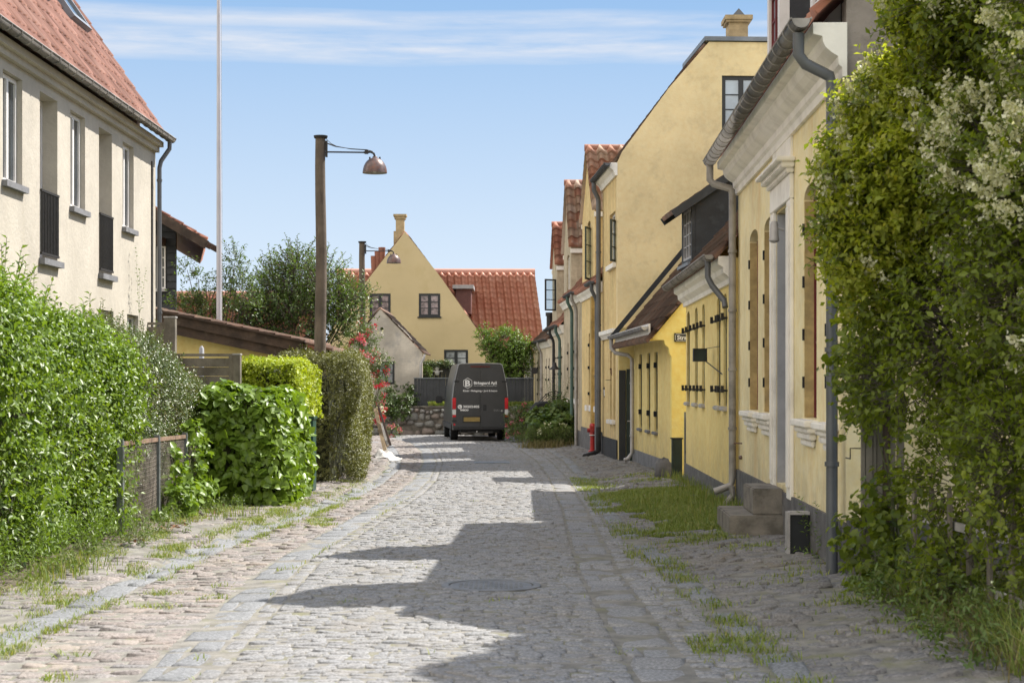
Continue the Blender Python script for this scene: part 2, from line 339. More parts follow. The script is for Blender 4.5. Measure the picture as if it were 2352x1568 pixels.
M_['lawn'] = mat('rough_ground', (.10,.12,.045), rough=1, var=.3, scale=1.2, stain=(.2,.16,.1), stamt=.5)
def settmat(n, cols, **k): return mat(n, tuple(sum(c[i] for c in cols)/len(cols) for i in range(3)), rough=.74, var=.10, scale=1.3, rnd=cols, rndamt=.5, fine=.45, fscale=48, bump=.55, bscale=70, spec=.45, **k)
M_['setts'] = settmat('grey_granite_setts', [(0.194, 0.198, 0.207), (0.264, 0.264, 0.264), (0.229, 0.224, 0.224), (0.299, 0.29, 0.282), (0.246, 0.238, 0.229), (0.211, 0.216, 0.224), (0.308, 0.29, 0.273)], stain=(.33,.29,.24), stamt=.4, stscale=1.3)
M_['slab'] = settmat('blue_grey_granite_slab', [(0.194, 0.198, 0.207), (0.229, 0.233, 0.239), (0.211, 0.216, 0.222), (0.255, 0.255, 0.255)])
M_['pinkcob'] = settmat('pinkish_cobbles', [(0.238, 0.207, 0.185), (0.29, 0.251, 0.22), (0.22, 0.207, 0.198), (0.308, 0.26, 0.233), (0.255, 0.207, 0.185), (0.211, 0.211, 0.216), (0.326, 0.29, 0.26)], stain=(.40,.33,.26), stamt=.5, stscale=1.6)
M_['roughcob'] = settmat('rough_dark_cobbles', [(0.15, 0.145, 0.145), (0.22, 0.207, 0.198), (0.185, 0.18, 0.176), (0.264, 0.246, 0.233), (0.132, 0.128, 0.128)], stain=(.2,.16,.1), stamt=.5, stscale=1.5)
M_['boulder'] = mat('field_stone', (.2,.18,.165), rough=.9, var=.2, scale=5, rnd=[(.17,.168,.16),(.23,.22,.20),(.25,.20,.17),(.20,.195,.185),(.28,.27,.25)], fine=.3, bump=.6, bscale=20)
M_['mortar'] = mat('old_mortar', (.17,.15,.125), rough=1, var=.25, scale=5, bump=.8, bscale=14)
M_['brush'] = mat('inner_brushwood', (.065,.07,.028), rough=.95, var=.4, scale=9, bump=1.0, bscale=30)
M_['twig'] = mat('twig_bark', (.045,.035,.022), rough=.95, var=.3, scale=6)
M_['bark'] = mat('grey_bark', (.12,.10,.08), rough=.95, var=.3, scale=8, bump=.5, bscale=25)
M_['stem'] = mat('green_stem', (.10,.11,.035), rough=.8, var=.2)
M_['lf_privet'] = leafmat('glossy_privet_leaf', [(.085,.15,.022),(.16,.26,.035),(.26,.38,.05),(.12,.21,.03),(.23,.32,.045),(.10,.17,.03)], rough=.40, trans=.4)
M_['lf_grey'] = leafmat('small_grey_green_leaf', [(0.087, 0.123, 0.051), (0.145, 0.189, 0.087), (0.131, 0.203, 0.051), (0.203, 0.189, 0.087), (0.102, 0.145, 0.065)], rough=.35, trans=.25)
M_['lf_ivy'] = leafmat('broad_ivy_leaf', [(.12,.19,.028),(.18,.29,.035),(.25,.37,.05),(.13,.22,.03)], rough=.40, trans=.4)
M_['lf_gold'] = leafmat('golden_leaf', [(0.29, 0.377, 0.029), (0.493, 0.551, 0.043), (0.377, 0.478, 0.036), (0.203, 0.319, 0.029)], rough=.45, trans=.4)
M_['lf_yew'] = leafmat('olive_clipped_leaf', [(.10,.11,.03),(.16,.17,.045),(.22,.22,.055),(.12,.125,.04),(.19,.21,.045),(.16,.12,.06)], rough=.5, trans=.3)
M_['lf_tree'] = leafmat('fruit_tree_leaf', [(.065,.12,.03),(.11,.18,.04),(.15,.23,.05),(.08,.14,.03)], rough=.4, trans=.4)
M_['lf_bush'] = leafmat('overhanging_bush_leaf', [(.09,.13,.02),(.18,.24,.03),(.29,.36,.045),(.12,.17,.025),(.40,.46,.06)], rough=.40, trans=.6)
M_['lf_dark'] = leafmat('dark_ivy_leaf', [(.03,.055,.016),(.05,.085,.02),(.10,.16,.03),(.04,.07,.018)], rough=.45, trans=.25)
M_['lf_sunpaint'] = leafmat('painted_sunlit_leaf', [(.38,.44,.05),(.50,.54,.07),(.42,.50,.06),(.58,.56,.10)], rough=.45, trans=.65)  # bright copy of the bush leaf, sunlight put into its colour
M_['lf_light'] = leafmat('fresh_green_leaf', [(0.116, 0.203, 0.029), (0.203, 0.319, 0.043), (0.16, 0.261, 0.043), (0.246, 0.362, 0.058)], rough=.45, trans=.4)
M_['lf_weed'] = leafmat('weed_leaf', [(.09,.15,.035),(.14,.22,.05),(.20,.26,.07),(.11,.17,.04)], rough=.5, trans=.4)
M_['dryleaf'] = leafmat('dry_leaf_litter', [(0.2, 0.08, 0.03), (0.28, 0.14, 0.06), (0.16, 0.09, 0.05)], rough=.8, trans=.1)
M_['grass'] = leafmat('grass_blade', [(0.131, 0.203, 0.036), (0.232, 0.304, 0.058), (0.319, 0.348, 0.087), (0.174, 0.261, 0.043), (0.406, 0.362, 0.145)], rough=.55, trans=.4, var=.15)
M_['straw'] = leafmat('dry_grass', [(0.24, 0.19, 0.09), (0.2, 0.18, 0.07), (0.3, 0.24, 0.13), (0.15, 0.16, 0.05)], rough=.7, trans=.3)
M_['blossom'] = leafmat('cream_blossom', [(0.7, 0.66, 0.48), (0.75, 0.75, 0.6), (0.62, 0.6, 0.4)], rough=.8, trans=.35, var=.05)
M_['red'] = leafmat('red_rose_petal', [(0.5, 0.015, 0.04), (0.65, 0.04, 0.09), (0.58, 0.02, 0.05)], rough=.6, trans=.3, var=.1)
M_['pink'] = leafmat('pink_rose_petal', [(0.7, 0.16, 0.26), (0.62, 0.08, 0.18), (0.75, 0.38, 0.42)], rough=.6, trans=.3, var=.1)
M_['whitefl'] = leafmat('white_rose_petal', [(0.75, 0.75, 0.7), (0.75, 0.7, 0.62)], rough=.6, trans=.3, var=.05)

m_ = bpy.data.materials.new('clear_glass'); m_.use_nodes = True; t_ = m_.node_tree; t_.nodes.clear(); o_ = N(t_, 'ShaderNodeOutputMaterial'); x_ = N(t_, 'ShaderNodeMixShader'); a_ = N(t_, 'ShaderNodeBsdfTransparent'); g_ = N(t_, 'ShaderNodeBsdfGlossy')
a_.inputs[0].default_value = (.82, .86, .88, 1); g_.inputs['Roughness'].default_value = .05; x_.inputs[0].default_value = .12; t_.links.new(a_.outputs[0], x_.inputs[1]); t_.links.new(g_.outputs[0], x_.inputs[2]); t_.links.new(x_.outputs[0], o_.inputs[0]); M_['clearglass'] = m_
# ---------------------------------------------------------------- generators
def wall(name, fr, outer, holes, n0, n1, m, parent, extra=None):
    """flat wall with openings; outer / holes are (u, z) loops; outer face at n0, inner at n1"""
    loops = [outer] + list(holes); flat = [Vector((a, b, 0)) for l in loops for a, b in l]
    tri = tessellate_polygon([[Vector((a, b, 0)) for a, b in l] for l in loops])
    v = [tuple(fr(p.x, n0, p.y)) for p in flat] + [tuple(fr(p.x, n1, p.y)) for p in flat]; n = len(flat)
    mb = MB(); mb.v = v
    for t in tri: mb.quad(*t); mb.quad(*[n+i for i in reversed(t)])
    b = 0
    for l in loops:
        k = len(l)
        for i in range(k): mb.quad(b+i, b+(i+1)%k, n+b+(i+1)%k, n+b+i)
        b += k
    return mb.build(name, m, parent)
def rect(u0, u1, z0, z1): return [(u0,z0),(u1,z0),(u1,z1),(u0,z1)]
def arch(u0, u1, z0, z1, rise=.15, n=6):
    pts = [(u0,z0),(u1,z0)]; c = (u0+u1)/2; h = (u1-u0)/2
    for i in range(n+1):
        a = math.pi*i/n; pts.append((c + h*math.cos(a), z1-rise + rise*math.sin(a)))
    return pts

def window(fr, u0, u1, z0, z1, n, fm, gm, parent, nx=1, nz=1, fw=.06, bw=.028, name='window', sash=1, depth=.05):
    """frame mesh with glazing bars + pane as sub-part; n = position of the outer face of the frame"""
    mb = MB(); d = depth
    mb.fb(fr,u0,u0+fw,n-d,n,z0,z1); mb.fb(fr,u1-fw,u1,n-d,n,z0,z1); mb.fb(fr,u0+fw,u1-fw,n-d,n,z0,z0+fw); mb.fb(fr,u0+fw,u1-fw,n-d,n,z1-fw,z1)
    a, b = u0+fw, u1-fw
    for k in range(1, sash):
        c = a+(b-a)*k/sash; mb.fb(fr,c-fw*.7,c+fw*.7,n-d,n+.004,z0+fw,z1-fw)
    segs = [(a+(b-a)*k/sash+(fw*.7 if k else 0), a+(b-a)*(k+1)/sash-(fw*.7 if k < sash-1 else 0)) for k in range(sash)]
    for s0, s1 in segs:
        for k in range(1, nx): c = s0+(s1-s0)*k/nx; mb.fb(fr,c-bw/2,c+bw/2,n-d*.8,n-.008,z0+fw,z1-fw)
        for k in range(1, nz): c = z0+fw+(z1-z0-2*fw)*k/nz; mb.fb(fr,s0,s1,n-d*.8,n-.006,c-bw/2,c+bw/2)
    o = mb.build(name, fm, parent)
    g = MB(); g.fb(fr,u0+.01,u1-.01,n-d*.7,n-d*.5,z0+.01,z1-.01); g.build('pane', gm, o)
    return o

def tiles(name, O, U, V, W, L, m, parent, tw=.235, tl=.34, amp=.03, step=.022, thick=.05, seed=0, lip=.045):
    """pantiled slope: O low corner, U along the eave, V up the slope"""
    O, U, V = Vector(O), Vector(U).normalized(), Vector(V).normalized(); Nn = U.cross(V).normalized()
    if Nn.z < 0: Nn = -Nn
    prof = [(0,0),(.08,.08),(.15,.60),(.25,.95),(.37,1),(.52,.78),(.70,.25),(.86,.0)]
    nt_ = max(1, round(W/tw)); nr = max(1, round(L/tl)); tw = W/nt_; tl = L/nr; R = np.random.RandomState(seed+5)
    us, hs, ti = [], [], []
    for i in range(nt_):
        for a, h in prof: us.append((i+a)*tw); hs.append(h*amp); ti.append(i)
    us.append(W); hs.append(0); ti.append(nt_-1)
    us, hs = np.array(us), np.array(hs); nu = len(us)
    O_, U_, V_, N_ = (np.array(x[:]) for x in (O, U, V, Nn))
    rows = []
    for j in range(nr):
        jit = R.uniform(-.006, .006, nt_+1)[np.array(ti)]; lift = R.uniform(0, .008, nt_+1)[np.array(ti)]
        for vv, up in ((j*tl, step), ((j+1)*tl, 0)):
            rows.append(O_ + us[:,None]*U_ + (vv + (jit - (lip if j else 0) if up else 0*jit))[:,None]*V_ + (hs + up + (lift if up else 0*lift))[:,None]*N_)
    rows.insert(0, O_ + us[:,None]*U_ + 0*V_ + (0*hs - thick)[:,None]*N_)
    rows.append(O_ + us[:,None]*U_ + (L*np.ones_like(us))[:,None]*V_ + (0*hs - thick)[:,None]*N_)
    Vv = np.concatenate(rows); nrw = len(rows); Q = []; rn = []
    base = R.rand(nr+1, nt_)
    for r in range(nrw-1):
        i = np.arange(nu-1); a = r*nu+i
        Q.append(np.stack([a, a+1, a+1+nu, a+nu], 1)); rn.append(base[min(nr, max(0, (r-1)//2)), np.array(ti)[:-1]])
    # underside + sides
    a0, a1 = 0, (nrw-1)*nu
    Q.append(np.array([[a0, a0+nu-1, a1+nu-1, a1]])); rn.append(np.array([.5]))
    # closed verge edges
    dn = -(thick+amp*.2)*N_
    for col in (0, nu-1):
        ids = np.arange(1, nrw-1)*nu + col; off = len(Vv); lowv = Vv[ids]*1.0
        lowv = O_ + us[col]*U_ + ((lowv-O_-us[col]*U_)@V_)[:,None]*V_ - thick*N_
        Vv = np.concatenate([Vv, lowv]); k = np.arange(len(ids)-1)
        Q.append(np.stack([ids[k], ids[k+1], off+k+1, off+k], 1)); rn.append(np.full(len(k), .2))
    Q = np.concatenate(Q); rn = np.concatenate(rn)
    o = np_mesh(name, Vv, Q, m, parent, rn); return o

def gutter(mb, A, B, r=.075, ring=.55, drop=0):
    A, B = Vector(A), Vector(B); d = (B-A).normalized(); x = d.cross(Vector((0,0,1))).normalized(); L = (B-A).length
    def arc(p, rr, n=8): return [p + x*rr*math.cos(math.pi*(1+k/n)) + Vector((0,0,rr*math.sin(math.pi*(1+k/n)))) for k in range(n+1)]
    def shell(p, q, ro, ri):
        a, b, c, e = arc(p, ro), arc(q, ro), arc(p, ri), arc(q, ri)
        for k in range(8):
            mb.poly([a[k],a[k+1],b[k+1],b[k]]); mb.poly([c[k],c[k+1],e[k+1],e[k]]); mb.poly([a[k],a[k+1],c[k+1],c[k]]); mb.poly([b[k],b[k+1],e[k+1],e[k]])
    shell(A, B, r, r-.008)
    mb.poly(arc(A, r)); mb.poly(arc(B, r))
    mb.tube([A-x*r, B-x*r], .011, 6); mb.tube([A+x*r, B+x*r], .011, 6)
    n = int(L/ring)
    for k in range(n+1):
        p = A + d*(L*(k+.5)/(n+1)); shell(p-d*.014, p+d*.014, r+.009, r-.002)
def pipe(mb, pts, r=.045, rings=(), n=10):
    mb.tube(pts, r, n)
    for p in rings: p = Vector(p); mb.tube([p-Vector((0,0,.02)), p+Vector((0,0,.02))], r*1.25, n)

# leaves -----------------------------------------------------------------
T_SMALL = (np.array([(0,0,0),(-.5,.45,.12),(0,1,-.06),(.5,.45,.12)]), [(0,1,2),(0,2,3)])
T_BROAD = (np.array([(0,0,0),(-.52,.22,.10),(-.38,.66,.06),(0,1.0,-.14),(.38,.66,.06),(.52,.22,.10)]), [(0,1,2,3),(0,3,4,5)])
T_PETAL = (np.array([(0,0,0),(-.5,.5,.2),(0,1,.1),(.5,.5,.2)]), [(0,1,2),(0,2,3)])
def unit(a): return a/np.maximum(np.linalg.norm(a, axis=1, keepdims=True), 1e-9)
def leaves_arrays(P_, D, Nn, l, wdt, T, R, off=0):
    """P_ base points, D leaf direction, Nn approx normal, l lengths, wdt width ratio"""
    D = unit(D); X = unit(np.cross(D, Nn)); Z = np.cross(X, D); t, fs = T
    V = P_[:,None,:] + (t[None,:,0:1]*wdt*l[:,None,None])*X[:,None,:] + (t[None,:,1:2]*l[:,None,None])*D[:,None,:] + (t[None,:,2:3]*l[:,None,None])*Z[:,None,:]
    n, k = len(P_), len(t)
    Q = (np.array(fs)[None] + (np.arange(n)*k)[:,None,None] + off)
    return V.reshape(-1, 3), Q.reshape(-1, len(fs[0])), len(fs)
def leafmesh(name, P_, D, Nn, l, wdt, T, m, parent, seed=0, clump=None, kind=None):
    R = np.random.RandomState(seed)
    V, Q, nf = leaves_arrays(P_, D, Nn, l, wdt, T, R)
    r = R.rand(len(P_))
    if clump is not None: r = np.clip(r*.55 + .45*clump, 0, 1)
    o = np_mesh(name, V, Q, m, parent, np.repeat(r, nf)); 
    if kind: o['kind'] = kind
    return o
def lump(P_, s=1.6, seed=0):
    R = np.random.RandomState(seed+100); v = np.zeros(len(P_))
    for _ in range(7):
        k = R.normal(size=3)*s*R.uniform(.6, 2.2); v += np.sin(P_@k + R.uniform(0, 6.28))
    return v/7**.5/1.0          # ~ unit variance
def sprays(base, dirs, length, nl, R, droop=.0, spread=.9, pairs=True, jl=.3):
    """twigs from base along dirs with nl leaves each -> leaf pos, dir, normal, twig segments"""
    n = len(base); dirs = unit(dirs); L = length*(1+R.uniform(-jl, jl, n))
    t = (np.arange(nl)+.6)/nl
    side = unit(np.cross(dirs, R.normal(size=(n,3)))); up2 = np.cross(dirs, side)
    pos = base[:,None,:] + dirs[:,None,:]*(t[None,:,None]*L[:,None,None]); pos[:,:,2] -= droop*(t[None,:]**2)*L[:,None]
    ang = np.arange(nl)*(math.pi if pairs else 2.4) + (np.arange(nl)//2)*1.3
    ang = ang[None,:] + R.uniform(-.5, .5, (n, nl)) + R.uniform(0, 6.28, (n,1))
    o = side[:,None,:]*np.cos(ang)[...,None] + up2[:,None,:]*np.sin(ang)[...,None]
    D = dirs[:,None,:]*(1-spread*.6) + o*spread + R.normal(size=(n,nl,3))*.18; D[:,:,2] -= droop
    Nn = dirs[:,None,:]*.7 - o*.2 + R.normal(size=(n,nl,3))*.35 + np.array([0,0,.9])
    tip = base + dirs*L[:,None]; tip[:,2] -= droop*L
    return pos.reshape(-1,3), D.reshape(-1,3), Nn.reshape(-1,3), (base, tip)
def twigmesh(name, A, B, r, m, parent, kind=None):
    d = unit(B-A); x = unit(np.cross(d, np.tile([.3,.2,1.], (len(A),1)))); y = np.cross(d, x); V = []; 
    for k in range(3):
        a = 2*math.pi*k/3; V.append(A + (x*math.cos(a)+y*math.sin(a))*r)
    for k in range(3):
        a = 2*math.pi*k/3; V.append(B + (x*math.cos(a)+y*math.sin(a))*r*.5)
    V = np.stack(V, 1); n = len(A); q = np.array([(0,1,4,3),(1,2,5,4),(2,0,3,5)])
    Q = q[None] + (np.arange(n)*6)[:,None,None]
    o = np_mesh(name, V.reshape(-1,3), Q.reshape(-1,4), m, parent, RS.rand(n*3))
    if kind: o['kind'] = kind
    return o
def box_shell(n, A, B, W, zt, R, k=5.0, zb=None, lumps=.09, seed=0, depth=.16, bottom=.0):
    """points + outward normals on a lumpy clipped-hedge solid along A->B (xy), width W, top height function zt(t)"""
    A, B = np.array(A), np.array(B); d = B-A; L = np.linalg.norm(d); d = d/L; nn = np.array([d[1], -d[0]])
    H = 2.0; areas = np.array([L*H, L*H, L*W, W*H, W*H]); c = R.choice(5, n, p=areas/areas.sum()); a, b = R.uniform(-1,1,n), R.uniform(-1,1,n)
    q = np.zeros((n,3))      # x along, y across, z up (-1 bottom .. 1 top)
    q[c==0] = np.stack([a, np.ones(n), b],1)[c==0]; q[c==1] = np.stack([a, -np.ones(n), b],1)[c==1]
    q[c==2] = np.stack([a, b, np.ones(n)],1)[c==2]; q[c==3] = np.stack([np.ones(n), a, b],1)[c==3]; q[c==4] = np.stack([-np.ones(n), a, b],1)[c==4]
    e = np.array([k*max(1, L/W*.6), k, k]); s = (np.abs(q[:,0])**e[0] + np.abs(q[:,1])**k + np.maximum(q[:,2], 0)**k)**(1/k)
    q2 = q/s[:,None]
    q2[:,2] = np.where(q[:,2] < 0, q[:,2], q2[:,2]); q2[:,0] = q[:,0]*(1-(1-1/s)*min(1, W/L))
    nrm = unit(np.stack([np.sign(q2[:,0])*np.abs(q2[:,0])**(e[0]-1), np.sign(q2[:,1])*np.abs(q2[:,1])**(k-1), np.sign(q2[:,2])*np.abs(np.maximum(q2[:,2],0))**(k-1)], 1))
    t = (q2[:,0]+1)/2; x = A[0] + d[0]*L*t + nn[0]*q2[:,1]*W/2; y = A[1] + d[1]*L*t + nn[1]*q2[:,1]*W/2
    g = gz(x, y) if zb is None else zb*np.ones(n)
    z = g + bottom + (zt(t)-g-bottom)*(q2[:,2]+1)/2
    nw = np.stack([d[0]*nrm[:,0]+nn[0]*nrm[:,1], d[1]*nrm[:,0]+nn[1]*nrm[:,1], nrm[:,2]], 1)
    P_ = np.stack([x,y,z],1); lu = lump(P_, 1.5, seed)
    P_ = P_ + nw*(lumps*lu - np.abs(R.exponential(depth*.6, n)))[:,None]
    return P_, nw, lu
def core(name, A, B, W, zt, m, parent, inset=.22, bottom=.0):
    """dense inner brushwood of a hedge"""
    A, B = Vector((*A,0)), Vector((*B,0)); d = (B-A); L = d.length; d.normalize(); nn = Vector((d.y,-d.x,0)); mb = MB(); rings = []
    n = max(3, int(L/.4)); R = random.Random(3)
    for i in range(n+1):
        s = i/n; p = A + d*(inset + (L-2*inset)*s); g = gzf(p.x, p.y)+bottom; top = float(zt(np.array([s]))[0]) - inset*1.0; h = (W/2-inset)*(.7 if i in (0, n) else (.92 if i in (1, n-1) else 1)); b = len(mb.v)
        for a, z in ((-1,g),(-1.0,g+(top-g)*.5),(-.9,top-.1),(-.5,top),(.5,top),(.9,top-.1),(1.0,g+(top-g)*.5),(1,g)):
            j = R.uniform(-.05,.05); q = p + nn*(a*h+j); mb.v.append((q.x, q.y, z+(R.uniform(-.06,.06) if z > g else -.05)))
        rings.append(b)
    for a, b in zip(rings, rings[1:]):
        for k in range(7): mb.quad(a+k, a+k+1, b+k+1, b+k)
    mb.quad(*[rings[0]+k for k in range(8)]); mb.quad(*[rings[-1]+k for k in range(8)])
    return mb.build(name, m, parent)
def hedge(name, label, cat, A, B, W, zt, nspray, nl, length, leaf, wr, T, lm, seed=0, up=.35, droop=0, group=None, lumps=.09, depth=.16, shoots=0, shootlen=.4, bottom=0, inset=.22, clumpamt=1, k=5.0, jl=.3):
    R = np.random.RandomState(seed)
    loc = ((A[0]+B[0])/2, (A[1]+B[1])/2, gzf((A[0]+B[0])/2, (A[1]+B[1])/2))
    e = empty(name, loc, label, cat, group)
    P_, nw, lu = box_shell(nspray, A, B, W, zt, R, seed=seed, lumps=lumps, depth=depth, bottom=bottom, k=k)
    D = nw + R.normal(size=nw.shape)*.45 + np.array([0,0,up])
    pos, d, nn, tw = sprays(P_ - nw*length*.6, D, length, nl, R, droop=droop, jl=jl)
    cl = np.repeat(np.clip(.5 + .35*lump(P_, 2.5, seed+9), 0, 1), nl)
    if shoots:
        Ps, ns, _ = box_shell(shoots*6, A, B, W, zt, R, seed=seed, lumps=lumps, depth=.02, bottom=bottom)
        keep = ns[:,2] > .5; Ps = Ps[keep][:shoots]
        Ds = np.tile([0,0,1.], (len(Ps),1)) + R.normal(size=Ps.shape)*.16
        p2, d2, n2, tw2 = sprays(Ps, Ds, shootlen, 12, R, spread=.75, jl=.5)
        pos = np.concatenate([pos,p2]); d = np.concatenate([d,d2]); nn = np.concatenate([nn,n2]); cl = np.concatenate([cl, np.full(len(p2), .7)])
        twigmesh('shoots', tw2[0], tw2[1], .005, M_['stem'], e, kind='stuff')
    l = leaf*(1+R.uniform(-.35,.35,len(pos)))
    leafmesh('foliage', pos, d, nn, l, wr, T, lm, e, seed, clump=cl)
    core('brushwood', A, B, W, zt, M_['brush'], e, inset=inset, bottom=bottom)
    return e
def cloud(centers, radii, n, R, shell=.6):
    """points in a union of lumpy balls, mostly near the surface"""
    centers = np.array(centers, float); radii = np.array([(r,)*3 if np.isscalar(r) else r for r in radii], float)
    wgt = (radii.prod(1))**.67; c = R.choice(len(centers), n, p=wgt/wgt.sum()); d = unit(R.normal(size=(n,3))); r = R.rand(n)**(1/3)*(1-shell) + shell*R.uniform(.75,1.02,n)
    return centers[c] + d*radii[c]*r[:,None], d, c
def plant(name, label, cat, base, centers, radii, nsp, nl, length, leaf, wr, T, lm, seed=0, up=.5, droop=0, stems=True, stemr=.012, stemm='stem', group=None, shell=.6, flowers=(), spread=.9, cut=None, trunk=None):
    R = np.random.RandomState(seed); base = Vector(base)
    e = empty(name, base, label, cat, group)
    P_, nw, c = cloud(centers, radii, nsp, R, shell)
    if cut is not None: k = cut(P_); P_, nw, c = P_[k], nw[k], c[k]
    D = nw + R.normal(size=nw.shape)*.5 + np.array([0,0,up])
    pos, d, nn, tw = sprays(P_, D, length, nl, R, droop=droop, spread=spread)
    cl = np.repeat(np.clip(.5+.4*lump(P_, 1.5, seed), 0, 1), nl)
    leafmesh('foliage', pos, d, nn, leaf*(1+R.uniform(-.35,.35,len(pos))), wr, T, lm, e, seed, clump=cl)
    if stems:
        cc = np.array(centers, float)[c]; A = cc*.35 + P_*.65
        twigmesh('twigs', A, tw[1], stemr*.45, M_[stemm], e, kind='stuff')
        mb = MB()
        for q in centers:
            q = Vector(q); b0 = trunk if trunk is not None else base + Vector((random.uniform(-.1,.1), random.uniform(-.1,.1), 0))
            mid = (Vector(b0)+q)/2 + Vector((random.uniform(-.08,.08), random.uniform(-.08,.08), 0)); mb.tube([b0, mid, q], [stemr*1.6, stemr*1.2, stemr*.6], 6)
        mb.build('branches', M_[stemm], e, smooth=True)
    for (fm, fn, fl, fr_, nmf) in flowers:
        flower_clusters(nmf, e, P_, nw, fm, fn, fl, fr_, R)
    return e
def flower_clusters(nm, e, P_, nw, fm, n, petal, rad, R, pick=None, elong=0):
    i = pick if pick is not None else R.choice(len(P_), n)
    base = P_[i] + nw[i]*rad*1.6; k = 22; n = len(i)
    d = unit(R.normal(size=(n,k,3)).reshape(-1,3)).reshape(n,k,3)
    off = d*rad*R.uniform(.3,1,(n,k,1))
    if elong:
        ax = unit(nw[i] + np.array([0,0,.8]) + R.normal(size=(n,3))*.3); t = R.uniform(-1,1,(n,k,1)); off = off*(1.1-t)*.55 + ax[:,None,:]*t*elong
    pos = (base[:,None,:] + off).reshape(-1,3); dd = d.reshape(-1,3) + R.normal(size=(n*k,3))*.4
    leafmesh(nm, pos, dd, R.normal(size=(n*k,3)), petal*(1+R.uniform(-.3,.3,n*k)), .8, T_PETAL, fm, e, 3, kind='stuff')

def blades(name, X, Y, h, m, label=None, seed=0, lean=.35, wd=.006, parent=None, zoff=0):
    R = np.random.RandomState(seed); n = len(X); z = gz(X, Y)+zoff; a = R.uniform(0, 6.28, n); L = h*(.5+R.rand(n))
    dx, dy = np.cos(a), np.sin(a); ln = lean*(.3+R.rand(n)); w_ = wd*(.7+.6*R.rand(n)); px, py = -dy*w_, dx*w_
    b = np.stack([X,Y,z],1); mid = b + np.stack([dx*L*ln*.35, dy*L*ln*.35, L*.6],1); tip = b + np.stack([dx*L*ln, dy*L*ln, L*.95],1); s = np.stack([px,py,0*px],1)
    V = np.stack([b-s, b+s, mid+s*.8, mid-s*.8, tip+s*.15, tip-s*.15], 1).reshape(-1,3)
    Q = (np.array([(0,1,2,3),(3,2,4,5)])[None] + (np.arange(n)*6)[:,None,None]).reshape(-1,4)
    o = np_mesh(name, V, Q, m, parent, np.repeat(R.rand(n), 2)); o['kind'] = 'stuff'
    return o

def setts(name, xl, xr, y0, y1, d, wdt, m, hgt=0.0, gap=.012, jit=.12, seed=0, tilt=.05, hj=.006, skip=None, curve=.0, along=False, dome=.006, rag=0):
    R = np.random.RandomState(seed); C = []
    y = y0
    while y < y1:
        dd = d*(1+R.uniform(-.12,.12)); a, b = float(xl(y)), float(xr(y)); 
        if b-a > .05:
            ws = []
            tot = 0
            while tot < b-a:
                ww = wdt*(1+R.uniform(-.35,.45)); ws.append(ww); tot += ww
            ws = np.array(ws)*(b-a)/tot
            x = a + np.concatenate([[0], np.cumsum(ws)[:-1]]) + ws/2
            for xx, w1 in zip(x, ws): C.append((xx, y+dd/2 + R.uniform(-1,1)*dd*jit*.5, w1/2, dd/2))
        y += dd
    C = np.array(C)
    if skip is not None: C = C[~skip(C[:,0], C[:,1])]
    n = len(C); cx, cy, hw, hd = C.T
    tx, ty = R.normal(size=n)*tilt, R.normal(size=n)*tilt; dz = R.normal(size=n)*hj
    V = []
    lv = [(1.0, -.035), (.965, -dome-.002), (.74, 0.0)]
    ca = np.array([(-1,-1),(1,-1),(1,1),(-1,1)])
    yaw = R.normal(size=n)*.05
    cj = R.uniform(-1,1,(n,4,2))*jit*.35
    cyv = curve*((cx - (xl(cy)+xr(cy))/2)**2) if curve else 0
    for sc, z in lv:
        for k in range(4):
            ox = (hw-gap/2)*sc*(ca[k,0]+cj[:,k,0]*.5); oy = (hd-gap/2)*sc*(ca[k,1]+cj[:,k,1]*.7)
            X = cx + ox*np.cos(yaw) - oy*np.sin(yaw); Y = cy + cyv + ox*np.sin(yaw) + oy*np.cos(yaw)
            Z = gz(cx, cy+cyv) + (gz(X, Y)-gz(cx, cy+cyv))*1.0 + hgt + dz + z + (ox*tx + oy*ty if z > -.03 else 0)
            V.append(np.stack([X,Y,Z],1))
    V = np.stack(V, 1); q = []
    for l in range(2):
        for k in range(4): q.append((l*4+k, l*4+(k+1)%4, (l+1)*4+(k+1)%4, (l+1)*4+k))
    q.append((8,9,10,11)); Q = np.array(q)[None] + (np.arange(n)*12)[:,None,None]
    rnd = np.clip(R.rand(n)*.8 + .2*(.5+.5*lump(np.stack([cx,cy,0*cx],1), 1.2, seed)), 0, 1)
    o = np_mesh(name, V.reshape(-1,3), Q.reshape(-1,4), m, None, np.repeat(rnd, 9), smooth=True); o['kind'] = 'structure'
    return o, C
# ---------------------------------------------------------------- ground, road, pavements
def grid(name, xs, ys, zf, m, kind='structure'):
    xs, ys = np.array(xs, float), np.array(ys, float); X, Y = np.meshgrid(xs, ys)
    V = np.stack([X.ravel(), Y.ravel(), zf(X, Y).ravel()], 1); nx = len(xs); i, j = np.meshgrid(np.arange(nx-1), np.arange(len(ys)-1)); a = (j*nx+i).ravel()
    o = np_mesh(name, V, np.stack([a, a+1, a+1+nx, a+nx], 1), m, smooth=True); o['kind'] = kind; return o
grid('ground', [-1800,-300,-60,-20]+list(np.arange(-12,12.1,.5))+[20,60,300,1800], [-200,-20]+list(np.arange(0,76,1.0))+[100,300,2600], lambda X,Y: gz(X,Y)-.05, M_['lawn'])
BX = list(np.arange(-6.4,3.9,.12))
R0 = np.random.RandomState(5)
grid('street_bed', BX, list(np.arange(8,45,.15))+list(np.arange(45,69.3,.4)), lambda X,Y: gz(X,Y)-.006+R0.normal(size=X.shape)*.0022, M_['joint'])
MHX, MHY = P(1128,0,15.0).x, 15.0
def man(x, y): return (x-MHX)**2 + (y-MHY)**2 < .46**2
SW = .34
Lx = lambda Y: lin(Y, SL)
Rx = lambda Y: lin(Y, SR)
Kx = lambda Y: lin(Y, KL)
Gx = lambda Y: lin(Y, GR)
